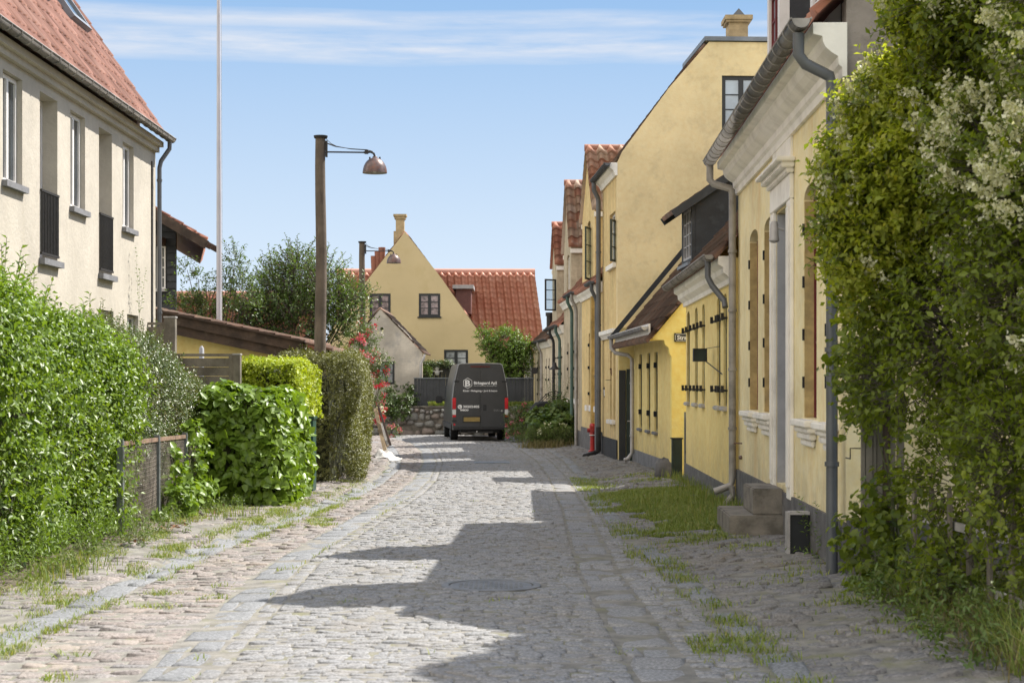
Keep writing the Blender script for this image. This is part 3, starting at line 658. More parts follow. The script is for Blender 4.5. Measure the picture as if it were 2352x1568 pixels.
road, _ = setts('road', lambda y: Lx(y)+SW+.16, lambda y: Rx(y)-.02, 8.5, 69, 0.096, .16, M_['setts'], seed=1, tilt=.06, hj=.0042, skip=man, gap=.006, dome=.003, jit=.18)
# the two rows of flat border slabs and the lanes beside them
setts('border_slabs', lambda y: Lx(y), lambda y: Lx(y)+SW, 8.5, 69, .55, .40, M_['slab'], seed=2, tilt=.02, hj=.004, gap=.014, dome=.004, jit=.06)
setts('border_row', lambda y: Lx(y)+SW+.01, lambda y: Lx(y)+SW+.155, 8.5, 69, .24, .2, M_['setts'], seed=3, tilt=.03, gap=.02)
setts('border_slabs', lambda y: Rx(y), lambda y: Rx(y)+.36, 8.5, 66, .50, .40, M_['setts'], seed=4, tilt=.03, hj=.005, gap=.014, dome=.004, jit=.08)
setts('left_lane', lambda y: Kx(y)+.30, lambda y: Lx(y)-.015, 8.5, 69, .125, .21, M_['pinkcob'], seed=5, tilt=.08, hj=.006, gap=.010, dome=.004, jit=.34)
setts('right_lane', lambda y: Rx(y)+.375, lambda y: Gx(y)-.02, 8.5, 66, .125, .24, M_['setts'], seed=6, tilt=.055, hj=.006, gap=.012, dome=.006, jit=.2)
setts('left_kerb', lambda y: Kx(y), lambda y: Kx(y)+.29, 8.5, 66, .75, .3, M_['slab'], seed=7, tilt=.025, hj=.006, hgt=.008, gap=.02, dome=.006, jit=.08)
wallX = lambda y: np.interp(y, [8,15,24.7,33,35.5,42.5,43.5,53.5,60.5,66], [3.6,2.98,3.2,3.34,3.28,3.05,2.66,2.18,1.82,1.5])
setts('drain_row', lambda y: Gx(y), lambda y: Gx(y)+.24, 8.5, 62, .42, .3, M_['slab'], seed=8, tilt=.05, hj=.010, gap=.02, dome=.01, jit=.15)
Rg = np.random.RandomState(77)
def grassy(x, y):    # grass bank in front of the yellow houses, stones missing there
    v = lump(np.stack([x,y,0*x],1), 1.8, 4)
    return ((x > 1.75+.25*v) & (y > 20.0) & (y < 30.5) & (v > -1.1)) | ((v > 2.2) & (y < 30))
setts('right_pavement', lambda y: Gx(y)+.25, lambda y: wallX(y), 8.5, 64, .14, .25, M_['roughcob'], seed=9, tilt=.10, hj=.011, gap=.018, dome=.010, jit=.36, skip=grassy)
def lgr(x, y): return (lump(np.stack([x,y,0*x],1), 1.6, 8) > .55) & (y < 26)
setts('left_pavement', lambda y: Kx(y)-1.25, lambda y: Kx(y)-.02, 8.5, 60, .14, .24, M_['pinkcob'], seed=10, tilt=.08, hj=.009, gap=.016, dome=.009, jit=.36, skip=lgr)

# grass and weeds between the stones
def scatter(n, x0, x1, y0, y1, dens, seed):
    R = np.random.RandomState(seed); x = R.uniform(x0, x1, n); y = R.uniform(y0, y1, n); k = dens(x, y, R) > R.rand(n); return x[k], y[k]
xs, ys = [], []
nz = lambda x, y, s, q: lump(np.stack([x,y,0*x],1), s, q)
a, b = scatter(420000, -5.2, -2.6, 9, 34, lambda x,y,R: np.exp(-((x-(Kx(y)-.05))/.16)**2)*np.clip(.35+.55*nz(x,y,2.5,1),0,1)*np.where(y<26,.55,.15) + np.clip(nz(x,y,2.0,2)-.1,0,1)*.6*np.exp(-((x-(Kx(y)-.5))/.5)**2)*np.where(y<26,1,.25), 1); xs.append(a); ys.append(b)
a, b = scatter(240000, -4, -2.2, 9, 30, lambda x,y,R: np.clip(nz(x,y,3.2,3)-1.0,0,1)*.5*(x<Lx(y)) + np.exp(-((x-(Kx(y)+.33))/.07)**2)*np.clip(.2+.6*nz(x,y,3,5),0,1)*.6, 2); xs.append(a); ys.append(b)
a, b = scatter(80000, -2.6, 1.6, 9, 30, lambda x,y,R: (np.clip(nz(x,y,4.5,6)-1.35,0,1)*.35 + np.exp(-((x-(Lx(y)+SW+.01))/.03)**2)*np.clip(.1+.6*nz(x,y,2,5),0,1)*.5)*((x-MHX)**2+(y-MHY)**2 > .25), 3); xs.append(a); ys.append(b)
gx_, gy_ = np.concatenate(xs), np.concatenate(ys)
blades('grass', gx_, gy_, .040, M_['grass'], seed=1, wd=.0042, lean=1.0, zoff=-.012)
a, b = scatter(260000, 1.2, 3.35, 9, 36, lambda x,y,R: np.where(grassy(x,y), .75, np.clip(nz(x,y,2.4,7)-.25,0,1)*.30 + np.exp(-((x-(Gx(y)+.13))/.15)**2)*np.clip(.1+.5*nz(x,y,1.5,9),0,1)*.45)*(x < wallX(y)), 4)
blades('grass', a, b, .050, M_['grass'], seed=2, wd=.0045, lean=1.0, zoff=-.012)
a, b = scatter(9000, 1.5, 3.3, 20, 35, lambda x,y,R: np.exp(-((x-wallX(y))/.25)**2)*.8 + .06*grassy(x,y), 5)
blades('tall_grass', a, b, .17, M_['grass'], seed=3, wd=.005, lean=.5)
a, b = scatter(24000, 2.0, 4.0, 9, 20, lambda x,y,R: np.clip((x-2.65-.04*(y-9))/.6,0,1)*.6*np.clip(.7+.4*nz(x,y,2,3),0,1), 6)
blades('tall_grass', a, b, .20, M_['straw'], seed=4, wd=.004, lean=.9)
a, b = scatter(26000, -5.1, -3.4, 10, 24, lambda x,y,R: np.exp(-((x-(Kx(y)-.6))/.35)**2)*np.clip(nz(x,y,2.2,12)*.5,0,1), 7)
blades('tall_grass', a, b, .13, M_['grass'], seed=5, wd=.0045, lean=.6)
a, b = scatter(2600, .2, 2.0, 53.6, 56, lambda x,y,R: np.exp(-((x-1.0)/.55)**2)*np.exp(-((y-54.6)/.7)**2), 8)
blades('dry_grass', a, b, .22, M_['straw'], seed=6, wd=.008, lean=.9)
# dry leaf litter under the wire fence
R1 = np.random.RandomState(21); n = 900; x = R1.uniform(-4.9,-4.1,n); y = R1.uniform(18.5,25.5,n); z = gz(x,y)+.005
leafmesh('leaf_litter', np.stack([x,y,z],1), R1.normal(size=(n,3))*[1,1,.15], np.tile([0,0,1.],(n,1))+R1.normal(size=(n,3))*.3, .05*(.6+R1.rand(n)), .7, T_SMALL, M_['dryleaf'], None, kind='stuff')
# soil strip under the hedges
grid('soil', list(np.arange(-7,-4.15,.1)), list(np.arange(9,34,.25)), lambda X,Y: gz(X,Y)+np.clip((-4.32-X)*.5,-.02,.03)+R0.normal(size=X.shape)*.006, M_['soil'])

# manhole cover
t = empty('manhole_cover', (MHX,MHY,gzf(MHX,MHY)), 'round cast iron manhole cover set flush in the cobbled road', 'manhole cover')
zc = gzf(MHX,MHY)
mb = MB(); mb.lathe((MHX,MHY,zc-.03), [(.44,0),(.44,.034),(.425,.038),(.375,.038),(.37,.03),(.37,0)], 48); mb.build('frame', M_['castiron'], t, smooth=True)
mb = MB(); mb.lathe((MHX,MHY,zc-.03), [(.36,0),(.36,.034),(.345,.036),(.33,.033),(.001,.033)], 48)
for i in range(-7,8):
    for j in range(-7,8):
        if (i*i+j*j) < 46: x_, y_ = MHX+i*.044, MHY+j*.044; mb.box(x_-.014,x_+.014,y_-.014,y_+.014,zc+.0,zc+.008)
mb.build('lid', M_['castiron'], t)
x_, y_ = P(1130,0,43.5).x, 43.5; zc = gzf(x_, y_)
mb = MB(); mb.box(x_-.45,x_+.45,y_-.3,y_+.3,zc-.02,zc+.012); mb.box(x_-.38,x_+.38,y_-.24,y_+.24,zc+.012,zc+.018)
tag(mb.build('drain_cover', M_['gal'], bevel=.004), 'flat rectangular iron cover farther up the cobbled road', 'drain cover')

# raised garden beyond the stone wall
grid('garden_terrace', [-14,-10,-6,-2,2.2], [69.6,72,80,95], lambda X,Y: -.98+0*X, M_['lawn'])
a, b = scatter(3200, 2.85, 3.9, 9.3, 12.6, lambda x,y,R: np.clip(.5+.6*nz(x,y,2,14),0,1)*.8, 15)
blades('tall_grass', a, b, .30, M_['grass'], seed=15, wd=.0042, lean=1.1)
# ---------------------------------------------------------------- left cream building
fl = Fr(-6.275+.006*14, 14.0, -6.275+.006*29.2, 29.2, left=False)
uL = lambda Y: Y-14.0
t = empty('house', (-8,21.6,gzf(-8,21.6)), 'cream rendered two storey house with red tiled roof at the left edge', 'house')
holes = []
win = [(17.75,18.5),(20.62,21.42),(23.7,24.5),(26.8,27.56)]; dr = [(19.1,19.95),(22.2,23.04),(25.3,26.1)]
for a, b in win: holes.append(rect(uL(a),uL(b),2.40,3.80))
for a, b in dr: holes.append(rect(uL(a),uL(b),1.58,3.80))
low = [(25.3,26.2),(27.1,27.9),(20.7,21.5)]
for a, b in low: holes.append(rect(uL(a),uL(b),-.2,1.10))
ZE = 4.22
wall('wall', fl, [(0,-2.1),(15.2,-2.1),(15.2,ZE),(0,ZE)], holes, 0, -.26, M_['cream'], t)
# end walls and back
for yy, s in ((14.0, 1),(29.2, -1)):
    g = Fr(fl(0 if s > 0 else 15.2, 0, 0).x, yy, fl(0,0,0).x-8, yy, left=(s > 0)); g.u = Vector((-1,0,0)); g.n = Vector((0,-1 if s > 0 else 1,0))
    wall('end_wall', g, [(.262,-2.1),(8,-2.1),(8,ZE),(4.0,ZE+4.0*1.46-.1),(.262,ZE+.3)], [], 0, -.25, M_['cream'], t)
mb = MB(); mb.fb(fl,.25,14.95,-8,-7.75,-2.1,ZE); mb.build('back_wall', M_['cream'], t)
mb = MB(); mb.fb(fl,0,15.2,.002,.07,3.94,4.03); mb.fb(fl,0,15.2,.002,.14,4.03,4.12); mb.build('cornice', M_['cream'], t)
for a, b in win:
    window(fl, uL(a)+.01, uL(b)-.01, 2.46, 3.79, -.07, M_['white'], M_['glass'], t, sash=2, fw=.055)
    mb = MB(); mb.fb(fl,uL(a)-.05,uL(b)+.06,-.06,.07,2.38,2.455); mb.build('sill', M_['plinthgrey'], t)
for a, b in dr:
    window(fl, uL(a)+.01, uL(b)-.01, 1.64, 3.79, -.2, M_['white'], M_['glass'], t, sash=2, fw=.07, name='balcony_door')
    mb = MB(); mb.fb(fl,uL(a)-.05,uL(b)+.06,-.2,.08,1.55,1.63); mb.build('sill', M_['plinthgrey'], t)
    mb = MB()
    mb.fb(fl,uL(a),uL(b),.0,.03,2.50,2.53); mb.fb(fl,uL(a),uL(b),.0,.03,1.68,1.71)
    k = 0
    while k < 12: c = uL(a)+.02+(uL(b)-uL(a)-.04)*k/11; mb.fb(fl,c-.009,c+.009,.006,.024,1.71,2.50); k += 1
    mb.build('balcony_railing', M_['iron'], t)
for a, b in low: window(fl, uL(a)+.01, uL(b)-.01, -.19, 1.09, -.08, M_['white'], M_['glass'], t, sash=2, fw=.055)
s = 1.46; sl = math.hypot(1, s)
A0 = fl(-.2,.19,ZE-.02); rf = tiles('roof', A0 + fl.u*15.46, -fl.u, (-fl.n + Vector((0,0,s))).normalized(), 15.46, 4.35*sl, M_['tilepink'], t, tw=.22, tl=.33, amp=.026, step=.018, seed=1, lip=.006)
B0 = fl(-.2,-8.2,ZE-.02); tiles('roof', B0, fl.u, (fl.n + Vector((0,0,s))).normalized(), 15.46, 4.3*sl, M_['tilepink'], t, tw=.30, tl=.45, seed=2)
mb = MB(); gutter(mb, fl(-.2,.255,4.19), fl(15.32,.255,4.19), r=.075, ring=.42); mb.build('gutter', M_['zinc'], t, smooth=True)
mb = MB(); pp = fl(15.05,.06,0)
pipe(mb, [fl(15.15,.255,4.13), fl(15.15,.25,4.0), fl(15.08,.12,3.78), fl(15.05,.1,3.66), fl(15.05,.1,-1.8)], .038, rings=[fl(15.05,.1,3.45), fl(15.05,.1,1.2)]); mb.build('downpipe', M_['zincB'], t, smooth=True)
mb = MB(); mb.tube([fl(14.86,.012,3.75), fl(14.86,.012,-1.5)], .012, 5); mb.build('cable', M_['iron'], t)
def skylight(u0, u1, d0, d1):
    V = (-fl.n + Vector((0,0,s))).normalized(); Nn = fl.u.cross(V).normalized(); Nn = Nn if Nn.z > 0 else -Nn
    g = lambda u, v, n: A0 + fl.u*u + V*v + Nn*n
    def bx(u0,u1,v0,v1,n0,n1,mb): mb.hexa([g(u0,v0,n0),g(u1,v0,n0),g(u1,v1,n0),g(u0,v1,n0),g(u0,v0,n1),g(u1,v0,n1),g(u1,v1,n1),g(u0,v1,n1)])
    mb = MB(); f = .09
    bx(u0,u1,d0,d0+f,0,.12,mb); bx(u0,u1,d1-f,d1,0,.12,mb); bx(u0,u0+f,d0+f,d1-f,0,.12,mb); bx(u1-f,u1,d0+f,d1-f,0,.12,mb)
    o = mb.build('roof_window', M_['lead'], t); mb = MB(); bx(u0+f,u1-f,d0+f,d1-f,.03,.09,mb); mb.build('pane', M_['glass'], o)
skylight(8.2,9.3,1.8,2.95); skylight(10.6,11.7,1.8,2.95); skylight(12.9,14.0,1.8,2.95)

# ---------------------------------------------------------------- near right house with the white cornice
fa = Fr(2.497+.0316*15.2, 15.2, 2.497+.0316*24.7, 24.7); uA = lambda Y: (Y-15.2)*fa.L/9.5
t = empty('house', fa(4.5,-4,gzf(3,20)), 'pale yellow house with thick white cornice and white framed doorway above stone steps', 'house')
def aY(px): return 9788/(px-1300)
aw = [(uA(aY(1875)),uA(aY(1848))),(uA(aY(1925)),uA(aY(1899)))]
aw = [(uA(22.2),uA(23.2)),(uA(20.5),uA(21.5)),(uA(17.0),uA(17.9)),(uA(15.7),uA(16.35))]
ad = (uA(19.0),uA(20.2))
holes = [arch(a,b,-.36,2.04,.12) for a, b in aw] + [rect(ad[0],ad[1],-1.17,2.0)]
LA = fa.L; ZA = 3.05
wall('wall', fa, [(.26,-2),(LA-.26,-2),(LA-.26,ZA),(.26,ZA)], [h for h in holes[:3]]+[holes[4]]+[arch(aw[3][0],aw[3][1],-.36,2.04,.12)], 0, -.26, M_['yelA'], t)
pit = .95
def gable_profile(dep, ze, pit, ov=0): return [(0,-2.1),(dep,-2.1),(dep,ze),(dep/2,ze+pit*dep/2),(0,ze)]
def gableframe(fr, u, near=True):
    g = Fr(0,0,1,0); g.o = fr(u,0,0); g.o.z = 0; g.u = -fr.n; g.n = -fr.u if near else fr.u; return g
g = gableframe(fa, 0); wall('gable_wall', g, [(0,-2.1),(8,-2.1),(8,ZA),(8,2.6),(0,2.6)][:2]+[(8,2.45),(0,2.45)], [], 0, -.25, M_['yelA'], t)
wall('gable', g, [(0,2.45),(8,2.45),(8,ZA+.3),(4,ZA+.38+pit*4),(0,ZA+.38)], [], .004, -.25, M_['greyren'], t)
g = gableframe(fa, LA, False); wall('gable_wall', g, gable_profile(8, ZA+.1, pit), [], 0, -.25, M_['yelA'], t)
mb = MB(); mb.fb(fa,.26,LA-.26,-8,-7.75,-2.1,ZA); mb.build('back_wall', M_['yelA'], t)
for (a, b), gm in zip(aw, ('r','r','r','r')):
    w_ = window(fa, a+.005, b-.005, -.355, 1.93, -.10, mat('oxblood_window_paint',(.16,.02,.02)) if 'ox' not in M_ else M_['ox'], M_['glass'], t, sash=2, nz=3, fw=.06)
    M_.setdefault('ox', w_.data.materials[0])
    mb = MB(); mb.poly([fa(a,-.10,-.35),fa(a,-.10,2.0),fa(a,-.26,2.0),fa(a,-.26,-.35)])
    for zz in (-.05,.45,1.0,1.55): mb.fb(fa,b-.02,b+.012,-.11,.018,zz,zz+.12)
    mb.build('hinge', M_['iron'], w_)
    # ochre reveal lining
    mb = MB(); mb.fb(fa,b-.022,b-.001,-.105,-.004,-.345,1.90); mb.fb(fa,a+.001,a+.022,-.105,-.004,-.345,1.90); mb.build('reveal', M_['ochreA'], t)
    mb = MB(); mb.fb(fa,a-.1,b+.1,-.1,.14,-.44,-.37); mb.fb(fa,a-.07,b+.07,.002,.10,-.50,-.44); mb.fb(fa,a-.02,b+.02,.002,.075,-.57,-.50); mb.fb(fa,a+.05,b-.05,.002,.045,-.64,-.57)
    mb.build('sill', M_['cornice'], t, bevel=.012)
# door recess, surround, hood
mb = MB(); mb.fb(fa,ad[0]+.003,ad[0]+.04,-.30,-.002,-1.17,1.99); mb.fb(fa,ad[1]-.04,ad[1]-.003,-.30,-.002,-1.17,1.99); mb.build('door_reveal', M_['greydoor'], t)
mb = MB(); mb.fb(fa,ad[0]+.04,ad[1]-.04,-.34,-.28,-1.17,1.99)
for k in (0,1):
    for z0, z1 in ((-1.0,-.2),(-.1,1.0),(1.1,1.85)): mb.fb(fa,ad[0]+.12+k*.5,ad[0]+.5+k*.5,-.28,-.262,z0,z1)
dd = mb.build('door', M_['darkgreen'], t); mb = MB(); mb.tube([fa(ad[0]+.6,-.28,-.1),fa(ad[0]+.6,-.22,-.1),fa(ad[0]+.7,-.22,-.1)],.012,6); mb.build('handle', M_['zinc'], dd)
mb = MB()
for a, b in ((ad[0]-.34,ad[0]-.004),(ad[1]+.004,ad[1]+.30)): mb.fb(fa,a,b,.002,.045,-1.28,2.02); mb.fb(fa,a+.06,b-.06,.045,.062,-1.15,1.95)
mb.fb(fa,ad[0]-.34,ad[1]+.30,.002,.05,2.022,2.30); mb.build('door_surround', M_['cornice'], t, bevel=.008)
mb = MB(); a, b = ad[0]-.42, ad[1]+.38
mb.fb(fa,a+.06,b-.06,.003,.09,2.302,2.36); mb.fb(fa,a+.02,b-.02,.003,.15,2.36,2.42); mb.fb(fa,a-.03,b+.03,.003,.21,2.42,2.47); mb.build('door_hood', M_['cornice'], t, bevel=.01)
mb = MB(); mb.fb(fa,ad[0]-.25,ad[1]+.2,.002,.03,2.472,2.74); mb.build('frieze_panel', M_['cornice'], t)
# moulded cornice (profile swept along the eave)
prof = [(.002,2.72),(.04,2.72),(.045,2.80),(.075,2.83),(.08,2.90),(.13,2.93),(.19,2.98),(.215,3.03),(.22,3.08),(.30,3.10),(.305,3.20),(.002,3.20)]
mb = MB(); mb.prism([fa(-.06,n,z) for n, z in prof], fa.u*(LA+.1)); mb.build('cornice', M_['cornice'], t)
mb = MB(); mb.fb(fa,-.02,LA+.01,.002,.035,-2.0,-1.24); g = gableframe(fa,0); mb.fb(g,0,8,.002,.035,-2.0,-1.2); mb.build('plinth', M_['plinth'], t)
V = (-fa.n+Vector((0,0,pit))).normalized(); tiles('roof', fa(-.10,.29,ZA+.24), fa.u, V, LA+.14, 4.3*math.hypot(1,pit), M_['tile'], t, seed=3, thick=.03)
V = (fa.n+Vector((0,0,pit))).normalized(); tiles('roof', fa(-.12,-8.3,ZA+.10), fa.u, V, LA+.2, 4.28*math.hypot(1,pit), M_['tile'], t, seed=4)
mb = MB(); gutter(mb, fa(-.15,.42,3.22), fa(LA+.02,.42,3.22), r=.088, ring=.40); mb.build('gutter', M_['zinc'], t, smooth=True)
mb = MB(); q = .05
pipe(mb, [fa(LA-.10,.42,3.15), fa(LA-.10,.42,2.93), fa(LA-.12,.37,2.87), fa(LA-.12,.13,2.80), fa(LA-.12,.10,2.72), fa(LA-.12,.10,-1.35),fa(LA-.12,.12,-1.47),fa(LA-.12,.36,-1.56)], .052, rings=[fa(LA-.12,.10,z) for z in (1.9,1.05,.2,-.65)])
mb.tube([fa(LA-.2,.12,-1.48),fa(LA-.2,.10,-1.6),fa(LA-.2,.2,-1.72),fa(LA-.2,.14,-1.84)], .045, 8); mb.build('downpipe', M_['zinc'], t, smooth=True)
mb = MB(); pipe(mb, [fa(.02,.42,3.12), fa(.02,.42,2.93), fa(.03,.36,2.85), fa(.04,.14,2.74), fa(.05,.12,2.64), fa(.05,.12,-1.8)], .052, rings=[fa(.05,.12,z) for z in (2.2,.3,-.72)]); mb.build('downpipe', M_['zincB'], t, smooth=True)
mb = MB(); c = fa(uA(18.55),0,0)
mb.tube([fa(uA(19.15),.05,1.72),fa(uA(19.15),.14,1.74)],.018,6); mb.lathe(fa(uA(19.15),.16,1.60), [(.001,.22),(.03,.215),(.045,.18),(.05,.04),(.058,.02),(.058,0),(.04,-.02),(.001,-.03)], 14); mb.build('wall_lamp', M_['zincL'], t, smooth=True)
for dc in (17.25, 21.05):
    c = uA(dc); z0, z1, zr = 3.2, 5.15, 5.85; hw = .62
    d = wall('dormer', fa, [(c-hw,z0),(c+hw,z0),(c+hw,z1),(c,zr),(c-hw,z1)], [rect(c-.44,c+.44,3.9,4.85)], -.06, -.18, M_['white'], t)
    for s_ in (-1,1):
        gg = gableframe(fa, c+s_*hw, s_ < 0); dn = 2.3
        wall('dormer_cheek', gg, [(.185,z0),(dn,z1-.05),(dn,z1),(.185,z1)], [], 0, -.05, M_['tar'], d)
        Vd = (fa.u*(-s_)*hw + Vector((0,0,zr-z1))).normalized()
        Od = fa(c+s_*(hw+.12), .05, z1-.10); tiles('dormer_roof', Od, -fa.n, Vd, 2.9, math.hypot(hw,zr-z1)+.15, M_['tile'], d, seed=8)
    window(fa, c-.43, c+.43, 3.91, 4.84, -.09, M_['ox'], M_['glassky'] if 'glassky' in M_ else M_['glasssky'], d, sash=2, nz=3, fw=.05)

# stone steps
fs = fa; a, b = uA(19.35), uA(20.75)
e = empty('door_steps', fa((a+b)/2,.5,gzf(2.7,20)), 'two worn concrete steps below the white framed doorway', 'steps')
mb = MB(); mb.fb(fa,uA(19.35),uA(20.95),.02,.64,-1.95,-1.50); mb.build('lower_step', M_['stone'], e, bevel=.014)
mb = MB(); mb.fb(fa,uA(19.45),uA(20.55),.02,.36,-1.499,-1.20); mb.build('upper_step', M_['stone'], e, bevel=.014)
# cellar hatch hood, white edged
e = empty('cellar_hatch', fa(uA(17.7),.12,-1.75), 'black cellar hood with worn white edges against the plinth of the near yellow house', 'cellar hatch')
mb = MB(); a = uA(17.2); b = uA(17.36); mb.fb(fa,a,b,.04,.24,-1.9,-1.32); mb.build('hood', M_['blackpaint'], e)
mb = MB(); mb.fb(fa,a-.03,b+.01,.24,.265,-1.9,-1.30); mb.fb(fa,a-.03,a-.002,.04,.24,-1.322,-1.29); mb.fb(fa,a-.002,b+.01,.04,.24,-1.318,-1.295); mb.build('edge', M_['zincL'], e)

# ---------------------------------------------------------------- yellow house with iron shutter hooks
fb_ = Fr(3.22, 24.705, 3.34, 32.75); uB = lambda Y: (Y-24.705)*fb_.L/8.045; LB = fb_.L
t = empty('house', fb_(4.1,-4,gzf(3.2,29)), 'warm yellow low house with five narrow windows and black iron shutter hooks', 'house')
bw_ = [(31.96,32.5),(30.4,30.92),(29.1,29.55),(26.6,27.1),(25.7,26.15)]
ZB = 1.62
wall('wall', fb_, [(.0,-2.1),(LB-.26,-2.1),(LB-.26,ZB+.2),(.0,ZB+.2)], [arch(uB(a),uB(b),-.35,1.36,.08) for a, b in bw_], 0, -.26, M_['yelB'], t)
g = gableframe(fb_, LB, False); wall('gable_wall', g, gable_profile(8, ZB+.2, 1.1), [], 0, -.25, M_['yelB'], t)
mb = MB(); mb.fb(fb_,0,LB-.26,-8,-7.75,-2.1,ZB); mb.build('back_wall', M_['yelB'], t)
for a, b in bw_:
    a, b = uB(a), uB(b); w_ = window(fb_, a+.005, b-.005, -.35, 1.3, -.034, M_['darkgreen'], M_['glass'], t, sash=1, nz=4, fw=.05)
    for zz in (-.11,.98):
        mb = MB(); mb.fb(fb_,a-.10,b+.10,.03,.055,zz-.018,zz+.018)
        for q in (a-.1,b+.075): mb.fb(fb_,q,q+.025,0,.03,zz-.015,zz+.015); mb.fb(fb_,q-.005,q+.03,.055,.10,zz-.03,zz+.075)
        mb.build('shutter_hook', M_['iron'], w_)
    mb = MB(); mb.fb(fb_,a-.04,b+.04,-.09,.07,-.42,-.352); mb.build('sill', M_['zincL'], t, bevel=.015)
mb = MB(); prof = [(.002,1.46),(.05,1.46),(.06,1.53),(.10,1.56),(.15,1.60),(.16,1.68),(.23,1.72),(.235,1.84),(.002,1.84)]
mb.prism([fb_(.0,n,z) for n, z in prof], fb_.u*(LB+.05)); mb.build('cornice', M_['cornice'], t)
mb = MB(); mb.fb(fb_,0,LB+.01,.002,.03,-2.1,-1.53); mb.build('plinth', M_['plinth'], t)
V = (-fb_.n+Vector((0,0,1.1))).normalized(); tiles('roof', fb_(.0,.30,ZB+.21), fb_.u, V, LB+.12, 4.25*math.hypot(1,1.1), M_['tileold'], t, seed=5)
V = (fb_.n+Vector((0,0,1.1))).normalized(); tiles('roof', fb_(.0,-8.2,ZB+.21), fb_.u, V, LB+.12, 4.2*math.hypot(1,1.1), M_['tileold'], t, seed=6)
mb = MB(); gutter(mb, fb_(.02,.36,1.86), fb_(LB+.35,.36,1.86), r=.075, ring=.33); mb.build('gutter', M_['zinc'], t, smooth=True)
mb = MB(); pipe(mb, [fb_(.25,.36,1.80), fb_(.25,.36,1.55), fb_(.2,.30,1.42), fb_(.08,.14,1.2), fb_(.03,.13,1.1)], .045); mb.build('downpipe', M_['zincB'], t, smooth=True)

# ---------------------------------------------------------------- golden house with the jettied eave box
fc = Fr(3.32, 35.5, 3.32-.036*7.2, 42.7); LC = fc.L; uC = lambda Y: (Y-35.5)*LC/7.2
t = empty('house', fc(3.6,-4,gzf(3.3,38)), 'golden yellow house with mossy tiled roof and white boxed eave on the side street corner', 'house')
cw = [(41.0,41.6),(39.3,39.9),(37.9,38.5)]
wall('wall', fc, [(.26,-2.1),(LC,-2.1),(LC,1.2),(.26,1.2)], [rect(uC(a),uC(b),-1.08,.70) for a, b in cw], 0, -.26, M_['yelB'], t)
PC = 1.21; g = gableframe(fc, 0)
cr = .48   # jetty
wall('gable_wall', g, [(0,-2.1),(8,-2.1),(8,1.3),(4,1.3+PC*4),(-cr+.03,1.3-PC*(cr)+.16),(-cr+.03,.93),(-.16,.90),(-.13,.80),(-.06,.74),(-.04,.62),(0,.55)], [], 0, -.25, M_['yelC'], t)
for a, b in cw:
    a, b = uC(a), uC(b); w_ = window(fc, a+.005, b-.005, -1.08, .70, -.045, M_['darkgreen'], M_['glass'], t, nz=4, fw=.05)
    mb = MB()
    for zz in (-.75,.35): mb.fb(fc,b-.03,b+.01,-.04,.02,zz,zz+.12)
    mb.build('hinge', M_['iron'], w_)
    mb = MB(); mb.fb(fc,a-.04,b+.04,-.12,.07,-1.15,-1.082); mb.build('sill', M_['plinthgrey'], t, bevel=.015)
mb = MB(); mb.fb(fc,.02,LC,.002,cr,.95,1.01); mb.fb(fc,.02,LC,cr-.04,cr,1.011,1.24); mb.build('eave_box', M_['white'], t)
mb = MB(); mb.fb(fc,-.02,LC,.002,.05,-2.2,-1.64); mb.build('plinth', M_['plinthgrey'], t, bevel=.01)
V = (-fc.n+Vector((0,0,PC))).normalized(); tiles('roof', fc(-.10,cr+.06,1.3-PC*cr+.42-.26), fc.u, V, LC+.35, (4.5)*math.hypot(1,PC), M_['tileold'], t, seed=7, tw=.24)
V2 = (fc.n+Vector((0,0,PC))).normalized(); tiles('roof', fc(-.10,-8.2,1.12), fc.u, V2, LC+.35, 4.2*math.hypot(1,PC), M_['tileold'], t, seed=9)
mb = MB(); p0 = fc(LC+.27,cr+.07,1.25-.4+.30); mb.bar(p0, p0+V*4.5*math.hypot(1,PC), .05, .12); mb.build('verge_board', M_['tar'], t)
mb = MB(); gutter(mb, fc(-.15,cr+.10,1.17), fc(LC+.3,cr+.10,1.17), r=.075, ring=.6); mb.build('gutter', M_['zincL'], t, smooth=True)
mb = MB(); pipe(mb, [fc(LC,cr+.10,1.1), fc(LC,cr+.10,.88), fc(LC-.05,cr,.76), fc(LC-.35,.2,.70), fc(LC-.4,.1,.6), fc(LC-.4,.1,-1.72),fc(LC-.42,.2,-1.86),fc(LC-.44,.3,-1.9)], .05, rings=[fc(LC-.4,.1,.0),fc(LC-.4,.1,-1.3)]); mb.build('downpipe', M_['zincL'], t, smooth=True)
# dormer with a tarred cheek
c0, c1 = uC(36.9), uC(38.5); nf = -.62; zt_, zb_ = 3.95, 2.45
d = wall('dormer', fc, [(c0,zb_-.35),(c1,zb_-.35),(c1,zt_),(c0,zt_)], [rect(c0+.12,c1-.12,2.72,zt_-.12)], nf, nf-.08, M_['tar'], t)
gg = gableframe(fc, c0); wall('cheek', gg, [(-nf+.085,zb_-.4),(-nf+2.2,4.3),(-nf+2.2,5.4),(-nf+.085,zt_-.0)], [], 0, -.05, M_['tar'], d)
gg = gableframe(fc, c1, False); wall('cheek', gg, [(-nf+.085,zb_-.4),(-nf+2.2,4.3),(-nf+2.2,5.4),(-nf+.085,zt_-.0)], [], 0, -.05, M_['tar'], d)
window(fc, c0+.125, c1-.125, 2.73, zt_-.125, nf-.02, M_['zincL'], M_['glass'], d, sash=3, nz=4, fw=.05)
sd_ = .68; Vd = (-fc.n+Vector((0,0,sd_))).normalized()
tiles('dormer_roof', fc(c0-.12,nf+.42,zt_-.25), fc.u, Vd, c1-c0+.24, 2.9, M_['tileold'], d, seed=10)
